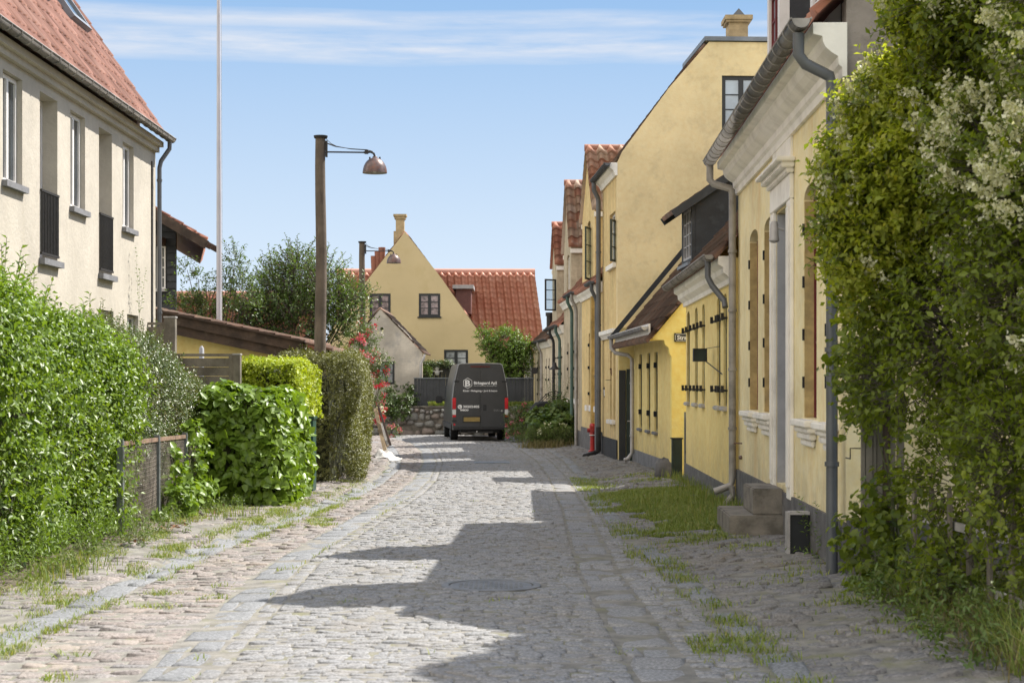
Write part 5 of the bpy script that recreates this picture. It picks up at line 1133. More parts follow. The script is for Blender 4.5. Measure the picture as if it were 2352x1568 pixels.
plankfence('taller grey plank fence with a capped square post above the small leaved hedge', P(268,0,28.6).x, P(378,0,28.6).x, 28.6, P(0,740,28.6).z, posts=[(379,404,730)])
plankfence('lower grey plank fence panel between the capped post and the golden hedge', P(405,0,28.3).x, P(536,0,28.3).x, 28.3, P(0,812,28.3).z, posts=[(537,553,815)])
# slim grey finial post in front of the shed
mb = MB(); q = P(463,0,31); mb.tube([(q.x,31,-1.9),(q.x,31,P(0,800,31).z),(q.x,31,P(0,794,31).z)],[.05,.045,.015],8); tag(mb.build('garden_post', M_['greydoor'], smooth=True), 'slim rounded grey post tip in front of the yellow shed', 'post')
# ---------------------------------------------------------------- street furniture
xh, yh = -3.80, 33.9; zg_ = gzf(xh, yh); H_ = 4.90-zg_
def lamp_post(x, y, label):
    zg_ = gzf(x, y); top = zg_+H_; e = empty('street_lamp', (x,y,zg_), label, 'street lamp', 'wooden street lamps along the left side')
    mb = MB(); path = [(x+.012*math.sin(k), y, zg_-.1+(H_+.1)*k/12) for k in range(13)]; mb.tube(path, [.128-.0025*k for k in range(13)], 18); mb.build('pole', M_['polewood'], e, smooth=True)
    mb = MB(); mb.lathe((x,y,top), [(.125,-.04),(.13,-.035),(.14,.0),(.14,.012),(.001,.02)], 18); mb.build('pole_cap', M_['iron'], e)
    mb = MB(); za = top-.31; xl = x+1.075
    mb.box(x+.095,x+.135,y-.04,y+.04,za-.10,za+.22); mb.tube([(x+.12,y,za),(xl-.13,y,za-.01)], .016, 8); mb.tube([(xl-.22,y,za-.01),(xl-.08,y,za),(xl-.02,y,za-.03),(xl,y,za-.09),(xl,y,za-.14)], .022, 8)
    mb.box(xl-.2,xl-.13,y-.025,y+.025,za-.04,za+.04); mb.build('bracket_arm', M_['iron'], e)
    mb = MB()
    for yo, s in ((-.03,.0),(.03,.02)): mb.tube([(x+.1,y+yo,za+.17+s),(x+.3,y+yo,za+.10+s),(x+.6,y+yo,za+.06),(xl-.15,y+yo,za+.04),(xl-.04,y,za+.01)], .007, 5)
    mb.tube([(x+.11,y,za+.26),(x+.2,y,za+.17),(x+.32,y,za+.11)], .006, 5); mb.build('cable', M_['iron'], e)
    mb = MB(); c = (xl,y,za-.42); r = .24
    prof = [(r*math.cos(a), .02+.29*math.sin(a)) for a in [k*math.pi/2/10 for k in range(10)]]
    mb.lathe(c, [(r+.004,0),(r+.004,.02)]+prof[1:]+[(.05,.305),(.045,.33),(.001,.335)], 28); sh = mb.build('lamp_shade', M_['rust'], e, smooth=True, recalc=False)
    mb = MB(); mb.lathe(c, [(r-.004,0),(r-.01,.03),(r*.9,.1),(r*.6,.19),(.05,.24)], 28); mb.build('reflector', M_['zincL'], sh, smooth=True, recalc=False)
    mb = MB(); mb.blob((xl,y,za-.33), (.055,.055,.08), 12, 8); mb.build('bulb', M_['white'], sh, smooth=True)
    mb = MB()
    for s in (-1,1): mb.box(xl+s*.10-.015,xl+s*.10+.015,y-.015,y+.015,za-.16,za-.10)
    mb.build('clip', M_['iron'], sh); return e
proto = lamp_post(xh, yh, 'nearer wooden street lamp with a rusty dome shade above the olive hedge')
x2, y2 = P(832,0,58.2).x, 58.2; z2 = gzf(x2, y2)
e2 = proto.copy(); COL.objects.link(e2); e2.location = (x2, y2, z2); e2['label'] = 'farther wooden street lamp with its dome shade in front of the yellow gable'
for ch in list(proto.children):
    c = ch.copy(); COL.objects.link(c); c.parent = e2; c.matrix_parent_inverse = ch.matrix_parent_inverse.copy()
    for g_ in ch.children: q = g_.copy(); COL.objects.link(q); q.parent = c; q.matrix_parent_inverse = g_.matrix_parent_inverse.copy()
# flagpole
q = P(503,0,37); e = empty('flagpole', (q.x,37,-1.95), 'tall white flagpole rising out of the garden on the left', 'flagpole')
mb = MB(); zt_ = 11.5; mb.tube([(q.x,37,-1.95),(q.x,37,4),(q.x-.01,37,8.4),(q.x-.02,37,zt_)], [.062,.052,.036,.024], 14); mb.build('pole', M_['flagpole'], e, smooth=True)
mb = MB(); mb.blob((q.x-.02,37,zt_+.05), .06, 12, 8); mb.build('finial', M_['plate'], e, smooth=True)
mb = MB(); mb.tube([(q.x+.05,36.96,8.4+.6),(q.x+.075,36.95,4),(q.x+.08,36.95,-.6)], .004, 4); mb.build('halyard', M_['cloth'], e)

# green cabinet
e = empty('cable_cabinet', (-3.62,30.2,gzf(-3.62,30.2)), 'dark green metal cable cabinet between the ivy block and the olive hedge', 'cabinet')
xa, xb = P(684,0,30.2).x, P(722,0,30.2).x; z0 = gzf(-3.8,30.2)
mb = MB(); mb.box(xa,xb,30.0,30.5,z0,z0+1.26); mb.build('case', M_['greenbox'], e, bevel=.01)
mb = MB(); mb.box(xa-.02,xb+.02,29.97,30.53,z0+1.262,z0+1.32); mb.build('lid', M_['greenbox'], e, bevel=.01)
mb = MB(); mb.box(xb-.17,xb-.015,29.975,29.998,z0+.1,z0+1.2); d = mb.build('door', M_['greenbox'], e); mb = MB(); mb.box(xb-.15,xb-.13,29.95,29.973,z0+.7,z0+.84); mb.build('handle', M_['iron'], d)

# wire fence
e = empty('wire_fence', (-4.65,23,-1.8), 'wire netting fence on grey posts with rusty top rail by the small leaved shrub', 'fence')
wp_ = [(-4.50,19.6),(-4.62,22.2),(-4.70,24.5),(-4.72,25.6)]
zt_ = lambda x, y: gzf(x,y)+1.06
for x, y in wp_[:3]: mb = MB(); z0 = gzf(x,y); mb.box(x-.035,x+.035,y-.02,y+.02,z0-.05,z0+1.12); mb.box(x-.035,x+.035,y+.02,y+.06,z0,z0+1.1); mb.build('post', M_['gal'], e)
mb = MB()
for (x0,y0),(x1,y1) in zip(wp_[:-1], wp_[1:]): mb.bar((x0,y0,zt_(x0,y0)),(x1,y1,zt_(x1,y1)),.04,.05)
mb.build('top_rail', mat('rusty_rail',(.28,.18,.12),rough=.9,var=.3,scale=8), e)
A_, B_ = [], []
for (x0,y0),(x1,y1) in zip(wp_[:-1], wp_[1:]):
    L_ = math.hypot(x1-x0,y1-y0); n = int(L_/.055); g0, g1 = gzf(x0,y0), gzf(x1,y1)
    def pt(s, z): s = min(max(s,0),1); bl = .07*math.sin(math.pi*s)*math.sin(3*z); return (x0+(x1-x0)*s+bl, y0+(y1-y0)*s, g0+(g1-g0)*s+z)
    for k in range(-20, n+1):
        for dirn in (1,-1):
            zz = 0; 
            for j in range(20):
                za, zb = j*.052, (j+1)*.052; sa = (k+ (j if dirn > 0 else 20-j))*.055/L_; sb = (k+(j+1 if dirn > 0 else 19-j))*.055/L_
                if 0 <= sa <= 1 and 0 <= sb <= 1: A_.append(pt(sa,za)); B_.append(pt(sb,zb))
twigmesh('mesh', np.array(A_), np.array(B_), .0028, mat('wire_netting',(.20,.17,.14),rough=.7,var=.3,scale=6,metal=.3), e)

# corner stone, dark board, hydrant, signs
mb = MB(); q = P(1524,0,34.4); mb.blob((q.x,34.4,gzf(q.x,34.4)+.12), (.20,.16,.27), 9, 7, jit=.10); tag(mb.build('corner_stone', M_['plinth'], smooth=True), 'dark rounded corner stone at the foot of the golden house', 'stone')
e = empty('bollard_box', (P(1555,0,33.9).x,33.9,-1.9), 'upright black green wooden guard box at the mouth of the side street', 'bollard'); xa, xb = P(1544,0,33.8).x, P(1567,0,33.8).x; za, zb = P(0,1112,33.8).z, P(0,1008,33.8).z
mb = MB(); mb.box(xa,xb,33.8,34.0,za-.1,zb); mb.box(xa+.03,xa+.045,33.785,33.80,za,zb-.03); mb.build('post_casing', M_['darkgreen'], e); mb = MB(); mb.box(xa-.02,xb+.02,33.77,34.03,zb,zb+.025); mb.build('cap', M_['blackpaint'], e)
mb = MB(); q = fb_(LB-.02,.02,0); mb.box(q.x-.01,q.x+.03,32.8,32.84,-1.9,-.55); tag(mb.build('corner_strip', M_['gal']), 'thin grey metal corner strip beside the guard box', 'strip')
hx, hy = P(1361,0,49).x, 49.0; hz = gzf(hx, hy)
e = empty('fire_hydrant', (hx,hy,hz), 'red pillar fire hydrant on the pavement before the pale ochre house', 'hydrant')
mb = MB(); mb.lathe((hx,hy,hz), [(.12,0),(.12,.04),(.075,.06),(.07,.45),(.09,.46),(.09,.49),(.085,.5),(.09,.70),(.095,.74),(.08,.80),(.04,.83),(.001,.83)], 16); mb.build('barrel', M_['hydrant'], e, smooth=True)
mb = MB(); mb.tube([(hx-.08,hy,hz+.62),(hx-.15,hy,hz+.62)], .06, 12); mb.tube([(hx,hy-.08,hz+.62),(hx,hy-.13,hz+.62)], .05, 12); mb.build('outlet', M_['hydrant'], e, smooth=True)
mb = MB(); mb.lathe((hx,hy,hz), [(.093,.47),(.10,.475),(.10,.49),(.093,.495)], 16); mb.box(hx-.03,hx+.03,hy-.03,hy+.03,hz+.83,hz+.88); mb.build('collar', M_['white'], e)
mb = MB(); mb.blob((hx+.18,hy+.3,hz+.02), (.3,.25,.16), 9, 6, jit=.12); tag(mb.build('kerb_stone', M_['stone'], smooth=True), 'low rounded grey stone at the foot of the hydrant', 'stone')

# street name plate, cut off by the corner of the yellow house
def text(s, size, parent, loc, xdir, zdir, m, name='lettering', extrude=.004, align='LEFT', width=None, bold=0):
    c = bpy.data.curves.new(name, 'FONT'); c.body = s; c.size = size; c.extrude = extrude; c.align_x = align; c.offset = bold; c.resolution_u = 3
    o = bpy.data.objects.new(name, c); COL.objects.link(o); bpy.context.view_layer.update()
    me = bpy.data.meshes.new_from_object(o.evaluated_get(bpy.context.evaluated_depsgraph_get())); bpy.data.objects.remove(o); bpy.data.curves.remove(c)
    X, Z = Vector(xdir).normalized(), Vector(zdir).normalized(); Y = X.cross(Z)*-1
    if width:
        xs = [v.co.x for v in me.vertices]; k = width/(max(xs)-min(xs)); mn = min(xs)
        for v in me.vertices: v.co.x = (v.co.x-mn)*k
    for v in me.vertices: v.co = Vector(loc) + X*v.co.x + Z*v.co.y + X.cross(Z)*v.co.z
    me.materials.clear(); return link(name, me, m, parent)
yq = 35.46; xa = P(1549,0,yq).x; za, zb = P(0,785,yq).z, P(0,765,yq).z
e = empty('street_sign', (xa+.3,yq,za), 'small black street name plate with white lettering on the golden side wall', 'street sign')
mb = MB(); mb.box(xa,xa+.62,yq-.012,yq+.03,za,zb); mb.build('plate', M_['blackpaint'], e)
mb = MB(); i = .018; y0 = yq-.016
mb.box(xa+i+.02,xa+.60,y0,y0+.003,zb-i-.008,zb-i); mb.box(xa+i+.02,xa+.60,y0,y0+.003,za+i,za+i+.008); mb.box(xa+i,xa+i+.008,y0,y0+.003,za+i+.02,zb-i-.02)
mb.bar((xa+i+.004,y0+.0015,zb-i-.02),(xa+i+.022,y0+.0015,zb-i-.004),.008,.003); mb.bar((xa+i+.004,y0+.0015,za+i+.02),(xa+i+.022,y0+.0015,za+i+.004),.008,.003); mb.build('border_line', M_['sign'], e)
text('Stra', .125, e, (xa+.055,yq-.015,za+.048), (1,0,0), (0,0,1), M_['sign'], bold=.004)
# window mirror box on a rod
yq = 27.6; q = P(1608,815,yq); e = empty('street_mirror', fb_(uB(26.9),.05,.0), 'small dark framed window mirror box on a thin rod in front of the barred windows', 'mirror')
mb = MB(); hw_ = .11; hh = .105
for a in ((-hw_,-hw_+.018,-hh,hh),(hw_-.018,hw_,-hh,hh),(-hw_+.018,hw_-.018,hh-.018,hh),(-hw_+.018,hw_-.018,-hh,-hh+.018)): mb.box(q.x+a[0],q.x+a[1],yq-.05,yq+.10,q.z+a[2],q.z+a[3])
o = mb.build('box_frame', M_['iron'], e); mb = MB(); mb.box(q.x-.095,q.x+.095,yq-.03,yq-.02,q.z-.09,q.z+.09); mb.build('mirror_glass', M_['darkgreen'], o)
r0 = fb_(uB(26.3),.0,q.z-.32); mb = MB(); mb.tube([r0,(q.x+.09,yq,q.z-.1)], .009, 6); mb.tube([fb_(uB(26.8),.0,q.z+.12),(q.x+.1,yq,q.z+.105)], .005, 5); mb.build('rod', M_['iron'], e)
# wall bolts
mb = MB(); p0 = fa(uA(24.3),0,-.9); mb.tube([fa(uA(24.2),0,-.85),fa(uA(24.2),.12,-.85)],.012,6); mb.blob(fa(uA(24.2),.02,-1.05),.03,8,6); tag(mb.build('wall_bracket', M_['rust']), 'small rusty wall bracket low beside the corner downpipe', 'bracket')
# rusty bird sign
yq = 45.0; q = P(1410,862,yq); e = empty('bird_sign', (fd(1.4,0,0).x,yq,q.z-.12), 'rusty sheet metal bird silhouette on a rod by the open green door', 'sign')
pts = [(-.10,.14),(-.085,.165),(-.06,.17),(-.045,.15),(-.04,.11),(.0,.085),(.06,.07),(.13,.05),(.17,.06),(.15,.03),(.09,-.01),(.04,-.04),(.03,-.10),(.015,-.10),(.015,-.05),(-.01,-.05),(-.015,-.10),(-.03,-.10),(-.025,-.04),(-.06,.01),(-.075,.06),(-.07,.12)]
mb = MB(); mb.prism([(q.x+a*1.15,yq,q.z+b*1.15) for a, b in pts], (0,.012,0)); mb.build('bird', mat('red_brown_rust',(.12,.045,.03),rough=.8,var=.3,scale=20), e)
mb = MB(); mb.tube([(q.x-.22,yq,q.z-.12),(fd(1.5,0,0).x,yq,q.z-.12)], .008, 6); mb.build('rod', M_['iron'], e)
# lantern
yq = 46.8; q = P(1392,898,yq); e = empty('wall_lantern', (q.x,yq,q.z), 'small black carriage lantern on the tall downpipe', 'lantern')
mb = MB(); mb.lathe((q.x,yq-.12,q.z-.2), [(.001,0),(.05,.01),(.07,.04),(.085,.26),(.10,.27),(.04,.34),(.02,.40),(.001,.41)], 6); mb.build('case', M_['iron'], e)
mb = MB(); mb.lathe((q.x,yq-.12,q.z-.2), [(.076,.07),(.088,.24)], 6); mb.build('pane', M_['clearlamp'], e); mb = MB(); mb.tube([(q.x,yq-.1,q.z+.1),(q.x,yq+.1,q.z+.16)],.012,6); mb.build('bracket', M_['iron'], e)
# round sign on rod, bell lamp, iron scroll railing
yq = 69.6; q = P(1228,851,yq); mb = MB(); mb.lathe((q.x,yq,q.z), [(.001,-.02),(.135,-.02),(.14,0),(.135,.02),(.001,.02)], 16, ax=Vector((0,1,0))); e = empty('round_sign', (q.x+.6,yq,q.z), 'small round black hanging sign on a thin rod at the end house', 'sign'); mb.build('disc', M_['iron'], e)
mb = MB(); mb.tube([(q.x+.1,yq,q.z-.10),(q.x+.65,yq,q.z-.22)], .008, 5); mb.build('rod', M_['iron'], e)
yq = 60.3; q = P(1274,842,yq); mb = MB(); mb.lathe((q.x,yq,q.z-.1), [(.20,0),(.19,.03),(.08,.12),(.05,.25),(.001,.26)], 14); e = empty('bell_lamp', (q.x,yq,q.z), 'black bell shaped wall lamp under the low gutter', 'lamp'); mb.build('shade', M_['iron'], e, smooth=True)
mb = MB(); mb.tube([(q.x,yq,q.z+.15),(q.x,yq,q.z+.30),(q.x+.28,yq,q.z+.34)], .018, 6); mb.build('arm', M_['iron'], e)
yq = 60.0; e = empty('iron_railing', (P(1265,0,yq).x,yq,-1.9), 'black wrought iron stair railing with scrolls among the garden plants', 'railing')
mb = MB(); k_ = lambda px, py: P(px,py,yq)
mb.tube([k_(1222,936),k_(1235,925),k_(1252,908),k_(1262,901),k_(1275,898),k_(1284,900),k_(1288,908)], .018, 6)
mb.tube([k_(1222,941),k_(1238,928),k_(1256,910),k_(1266,905),k_(1286,905)], .012, 6); mb.build('handrail', M_['iron'], e)
mb = MB()
def scroll(cx_, cy_, r, s=1): mb.tube([P(cx_+s*r*(1-t/9)*math.cos(t*1.1), cy_+r*(1-t/9)*math.sin(t*1.1), yq) for t in range(8)], .010, 5)
for i, cx_ in enumerate((1257,1265,1272,1279,1285)): scroll(cx_, 911, 5.5, 1 if i%2 else -1); scroll(cx_, 918, 4.5, -1 if i%2 else 1)
mb.tube([k_(1288,905),k_(1288,985)], .016, 6); mb.tube([k_(1222,936),k_(1222,990)], .016, 6); mb.build('scrollwork', M_['iron'], e)
# covered grill
yq = 58.5; q = P(1247,0,yq); z0 = gzf(q.x,yq); e = empty('covered_barbecue', (q.x,yq,z0), 'black fabric covered barbecue half hidden by the garden plants', 'barbecue')
mb = MB(); w2 = 30*yq/F; prof = []
for i, (y_, sx_) in enumerate(((-.42,.78),(-.30,.95),(0,1),(.30,.95),(.42,.78))):
    zt = P(0,922,yq).z if 0 < i < 4 else P(0,926,yq).z; b = len(mb.v)
    pr = [(-1.25,z0+.1),(-1.18,zt-.55),(-.95,zt-.20),(-.6,zt-.03),(0,zt+.02),(.55,zt),(.88,zt-.12),(1.0,zt-.45),(1.02,z0+.1)]
    mb.v += [(q.x+a*w2*sx_+random.uniform(-.012,.012), yq+y_, c) for a, c in pr]; prof.append(b)
for a, b in zip(prof, prof[1:]):
    for k in range(8): mb.quad(a+k, a+k+1, b+k+1, b+k)
mb.quad(*range(prof[0], prof[0]+9)); mb.quad(*range(prof[-1], prof[-1]+9))
mb.build('cover', M_['blackpaint'] if 0 else mat('black_cover_fabric',(.022,.022,.022),rough=.9,var=.2,scale=6,bump=.5,bscale=10), e, smooth=True)
mb = MB(); q2 = P(1273,0,57.9); mb.box(q2.x-.06,q2.x+.06,57.85,57.9,z0,P(0,920,57.9).z); tag(mb.build('garden_stake', M_['greydoor']), 'flat pale grey stake standing before the covered barbecue', 'stake')

# leaning boards and white sack by the roses
yq = 46.5; e = empty('leaning_frame', (P(880,0,yq).x,yq,-2), 'raw wooden frame of boards leaning against the hedge by the roses', 'boards')
def lb(p0, p1, w_, m, nm): mb = MB(); mb.bar(P(*p0), P(*p1), w_, .04, up=Vector((0,1,0))); mb.build(nm, m, e)
lb((862,938,47.2),(884,1033,46.0),.10,M_['board'],'board'); lb((868,930,47.1),(897,1022,46.1),.06,M_['brownwood'],'board'); lb((872,985,46.9),(893,1022,46.2),.14,M_['board'],'board'); lb((877,972,46.95),(893,1020,46.15),.12,M_['cloth'],'cloth_strip')
mb = MB(); q = P(892,0,45.6); z0 = gzf(q.x,45.6); nx_, ny_ = 22, 14; Rk = np.random.RandomState(4); b = 0
for j in range(ny_):
    for i in range(nx_):
        u, v = i/(nx_-1)*2-1, j/(ny_-1)*2-1; r = math.sqrt(u*u+v*v); wgt = max(0, 1-r**2*.8)
        x_, y_ = q.x+u*.33*(1+.15*math.sin(5*v+2)), 45.7+v*.9*(1+.12*math.sin(4*u)); mb.v.append((x_, y_, gzf(x_,y_)+.008+wgt*(.08+.06*math.sin(7*u+3*v)+.05*math.sin(9*v-4*u)+.03*Rk.rand()) + max(0,-u)*.18*wgt))
for j in range(ny_-1):
    for i in range(nx_-1): a = j*nx_+i; mb.quad(a,a+1,a+1+nx_,a+nx_)
tag(mb.build('sack', M_['cloth'], smooth=True, recalc=False), 'crumpled white plastic sack lying at the foot of the leaning boards', 'sack')

# wooden gate posts and pickets at the right, behind the overhanging bush
e = empty('wooden_gate', (3.4,14.2,-1.75), 'brown slatted wooden gate against the near yellow house, half behind the bush', 'gate')
for k, (pa, pb, c) in enumerate(((1978,1986,'wood'),(1988,2003,'wood'),(2005,2012,'wood'),(2014,2026,'wood'),(2028,2042,'brownwood'),(2044,2056,'wood'),(2060,2076,'wood'))):
    mb = MB(); Yk = 14.6; mb.box(P(pa,0,Yk).x,P(pb,0,Yk).x,Yk-.02,Yk+.02,-1.85,.45); mb.build('slat', M_[c], e)
mb = MB(); xq = P(1978,0,14.6).x; mb.box(xq,xq+.4,14.63,14.66,-1.3,-1.2); mb.box(xq,xq+.4,14.63,14.66,.1,.2); mb.build('rail', M_['wood'], e)
mb = MB(); p0 = P(1953,1053,14.9); mb.tube([p0+Vector((.0,.2,0)),p0,p0+Vector((.0,0,.09)),p0+Vector((.09,0,.09))],.006,5); mb.build('latch', M_['iron'], e)
e = empty('picket_fence', (3.6,12.4,-1.75), 'pale grey picket fence almost swallowed by the overgrown bush', 'fence')
for k in range(9):
    Yk = 13.4-k*.42; Xk = 3.15+.03*k; z0 = gzf(Xk,Yk); mb = MB(); mb.prism([(Xk,Yk-.04,z0),(Xk,Yk+.04,z0),(Xk,Yk+.04,z0+.85),(Xk,Yk,z0+.92),(Xk,Yk-.04,z0+.85)], (.022,0,0)); mb.build('picket', M_['wood'], e)
mb = MB(); mb.bar((3.20,13.5,-1.45),(3.44,9.9,-1.45),.03,.06); mb.bar((3.20,13.5,-1.05),(3.44,9.9,-1.05),.03,.06); mb.build('rail', M_['zincL'], e)

# ---------------------------------------------------------------- van
vx, vy = (1103.3-1176)*61/F, 61.0; vz = gzf(vx,vy); yaw = math.radians(5.5)
van = empty('delivery_van', (vx,vy,vz), 'dark grey panel van with white lettering, parked with its back doors to us', 'van')
cy_, sy_ = math.cos(yaw), math.sin(yaw)
def vl(x, y, z): return Vector((vx + x*cy_ - y*sy_, vy + x*sy_ + y*cy_, vz + z))
class VB(MB):
    def vbox(s, x0,x1,y0,y1,z0,z1): s.hexa([vl(x0,y0,z0),vl(x1,y0,z0),vl(x1,y1,z0),vl(x0,y1,z0),vl(x0,y0,z1),vl(x1,y0,z1),vl(x1,y1,z1),vl(x0,y1,z1)])
HW = [(.40,.97),(.55,1.0),(1.0,1.01),(1.5,1.0),(1.66,.985),(1.95,.955),(2.2,.905),(2.45,.85),(2.62,.81),(2.70,.79),(2.745,.76),(2.765,.70),(2.775,.3)]
def hwid(z): return float(np.interp(z, [a for a,_ in HW], [b for _,b in HW]))
def section(y, zmax=2.775, wk=1.0, zb=.40):
    pts = []
    for z, h in HW:
        zz = zb + (z-.40)*(zmax-zb)/(2.775-.40); pts.append((h*wk, zz))
    return [vl(a,y,b) for a,b in pts] + [vl(-a,y,b) for a,b in reversed(pts)]
secs = [(.0,2.775,.985),(.04,2.775,1.0),(1.2,2.785,1.0),(3.5,2.785,1.0),(4.3,2.76,1.0),(4.9,2.62,.99),(5.35,2.2,.99),(5.75,1.62,.985),(6.4,1.42,.95),(6.85,1.2,.88),(6.98,.95,.80)]
mb = VB(); rings = []
for y, zm, wk in secs: rings.append(len(mb.v)); mb.v += [tuple(p) for p in section(y, zm, wk)]
n = len(HW)*2
for a, b in zip(rings, rings[1:]):
    for k in range(n): mb.quad(a+k, a+(k+1)%n, b+(k+1)%n, b+k)
mb.quad(*[rings[0]+k for k in range(n)]); mb.quad(*[rings[-1]+k for k in range(n)])
mb.build('body', M_['van'], van, smooth=True, angle=50)
def panel(pts, y0, y1, mb): mb.prism([vl(a,y1,b) for a,b in pts], vl(0,y0,0)-vl(0,y1,0))
for s in (-1,1):
    zs = [.50,.9,1.3,1.6,1.66,1.95,2.2,2.45,2.60]; o = [(s*(hwid(z)-.075-(.05 if .85<z<1.62 else 0)), z) for z in zs]
    pts = [(s*.008,.50)] + o + [(s*.008,2.60)]; mb = VB(); panel(pts, -.025, -.001, mb); d = mb.build('rear_door', M_['van'], van, bevel=.008)
    zs = [1.68,1.95,2.2,2.34]; o = [(s*(hwid(z)-.19), z) for z in zs]; mb = VB(); panel([(s*.07,1.68)]+o+[(s*.07,2.34)], -.032, -.0255, mb); mb.build('door_panel', M_['van'], d, bevel=.004)
    mb = VB(); panel([(s*.06,.95),(s*.70,.95),(s*.76,1.05),(s*.78,1.60),(s*.06,1.60)], -.031, -.0255, mb); mb.build('lower_panel', M_['van'], d, bevel=.004)
    for zz in (.73,2.13): mb = VB(); a = s*(hwid(zz)-.16); mb.vbox(min(a,a+s*.17),max(a,a+s*.17),-.05,-.026,zz-.03,zz+.03); mb.build('hinge', M_['vanplastic'], d, bevel=.006)
    if s > 0: mb = VB(); mb.vbox(.10,.22,-.04,-.0265,1.09,1.30); mb.vbox(.135,.16,-.055,-.04,1.12,1.27); mb.build('handle', M_['vanplastic'], d, bevel=.006)
    mb = VB(); a0, a1 = s*.872, s*1.0; mb.vbox(min(a0,a1),max(a0,a1),-.045,.06,1.14,1.55); tl = mb.build('tail_light', M_['redlamp'], van, bevel=.015)
    mb = VB(); mb.vbox(min(a0,a1),max(a0,a1),-.044,.06,.94,1.138); mb.build('reversing_lamp', M_['clearlamp'], tl, bevel=.012)
    mb = VB(); mb.vbox(min(a0,a1),max(a0,a1),-.044,.06,.86,.938); mb.build('indicator', M_['redlamp'], tl, bevel=.01)
    mb = VB(); a = s*.93; mb.vbox(a-.03,a+.03,-.03,-.002,.56,.63); mb.build('reflector', M_['redlamp'], van, bevel=.005)
    mb = VB(); mb.tube([vl(s*hwid(z)*.995, -.012, z) for z in (1.6,1.8,1.95,2.2,2.45,2.62,2.70,2.745)] , .012, 6); mb.build('painted_edge_highlight', M_['silver'], van, smooth=True)  # added pale strip that paints the sky highlight along the side edge
    for yy in (1.35, 5.35):
        rr = .37; xc_ = s*.86; mb = VB(); mb.lathe(vl(xc_-.13,yy,.37), [(.001,0),(rr-.12,.0),(rr-.10,.02),(rr-.02,.0),(rr,.03),(rr,.23),(rr-.02,.26),(rr-.10,.24),(rr-.12,.26),(.001,.24)], 28, ax=vl(1,0,0)-vl(0,0,0)); wh = mb.build('wheel', M_['rubber'], van, smooth=True)
        mb = VB(); mb.lathe(vl(xc_+s*.135,yy,.37), [(.001,-.03),(.20,-.03),(.235,.0),(.24,.004)], 20, ax=(vl(s,0,0)-vl(0,0,0))); mb.build('rim', M_['gal'], wh, smooth=True)
    mb = VB(); mb.vbox(s*1.22-.13 if s>0 else -1.35,s*1.35 if s>0 else -1.22+.13-.0,4.85,5.0,1.30,1.58); mb.build('mirror', M_['vanplastic'], van, bevel=.03)
    mb = VB(); mb.bar(vl(s*.97,4.95,1.42),vl(s*1.22,4.93,1.42),.05,.07); mb.build('mirror_arm', M_['vanplastic'], van)
    # cab side window and door line
    mb = VB(); w0 = [(4.25,1.55),(5.25,1.55),(5.05,2.1),(4.35,2.2)]; mb.poly([vl(s*(hwid(z)+.006), y, z) for y, z in w0]); mb.build('side_window', M_['glass'], van)
    mb = VB(); mb.vbox(min(s*.99,s*1.03),max(s*.99,s*1.03),.3,5.9,.42,.62); mb.build('side_skirt', M_['vanplastic'], van, bevel=.01)
mb = VB(); mb.poly([vl(-.8,5.27,2.28),vl(.8,5.27,2.28),vl(.9,5.73,1.66),vl(-.9,5.73,1.66)]); mb.build('windscreen', M_['glass'], van)
mb = VB(); mb.vbox(-.96,.96,-.10,.05,.40,.495); mb.vbox(-.86,.86,-.14,-.10,.42,.485); mb.build('bumper', M_['vanplastic'], van, bevel=.012)
mb = VB(); mb.vbox(-.45,.45,-.06,0.0,.29,.36); mb.vbox(-.03,.03,-.16,-.06,.30,.345); tb = mb.build('tow_bar', M_['iron'], van); mb = VB(); mb.blob(vl(-.13,-.075,.345),.03,8,6); mb.build('tow_socket', M_['clearlamp'], tb)
mb = VB(); mb.vbox(-.7,.7,.2,5.9,.30,.42); mb.vbox(-.62,.62,1.25,1.45,.28,.46); mb.build('chassis', M_['iron'], van)
mb = VB(); mb.vbox(-.35,.35,-.03,.0,2.64,2.685); mb.build('brake_light', mat('dark_red_lens',(.10,.01,.01),rough=.3), van)
mb = VB(); mb.tube([vl(-.78,.0,2.725),vl(-.70,-.0,2.765),vl(0,-.0,2.782),vl(.70,-.0,2.765),vl(.78,.0,2.725)], .013, 6); mb.build('painted_roof_highlight', M_['silver'], van, smooth=True)  # pale strip added to paint the sky's reflection on the roof rim
mb = VB(); mb.vbox(-.60,-.02,-.05,-.032,.70,.855); pl_ = mb.build('number_plate', M_['plate'], van); 
mb = VB(); mb.vbox(-.64,.02,-.034,-.0255,.66,.90); mb.build('plate_recess', M_['vanplastic'], van)
XD = vl(1,0,0)-vl(0,0,0); ZD = (0,0,1)
def vt(s, size, x, z, w_=None, m='sign', bold=.0): return text(s, size, van, vl(x,-.036,z), XD, ZD, M_[m], width=w_, bold=bold)
mb = VB(); c = (-.455,2.07); r = .185
hx_ = [(c[0]+r*math.cos(a)*.93, c[1]+r*math.sin(a)) for a in [math.pi/6+k*math.pi/3 for k in range(6)]]
for k in range(6): (a,b),(c2,d2) = hx_[k], hx_[(k+1)%6]; mb.bar(vl(a,-.038,b), vl(c2,-.038,d2), .016, .006, up=vl(0,1,0)-vl(0,0,0))
mb.build('hexagon_emblem', M_['sign'], van)
vt('B', .30, -.55, 1.965, .19, bold=.012)
vt('Birkegaard ApS', .135, -.235, 2.035, .83, bold=.005); vt('Aut. Kloakmester & Entreprenør', .05, -.235, 1.965, .83, 'sign')
vt('Kloak • Belægning • Jord & beton', .09, -.62, 1.77, 1.22, bold=.002)
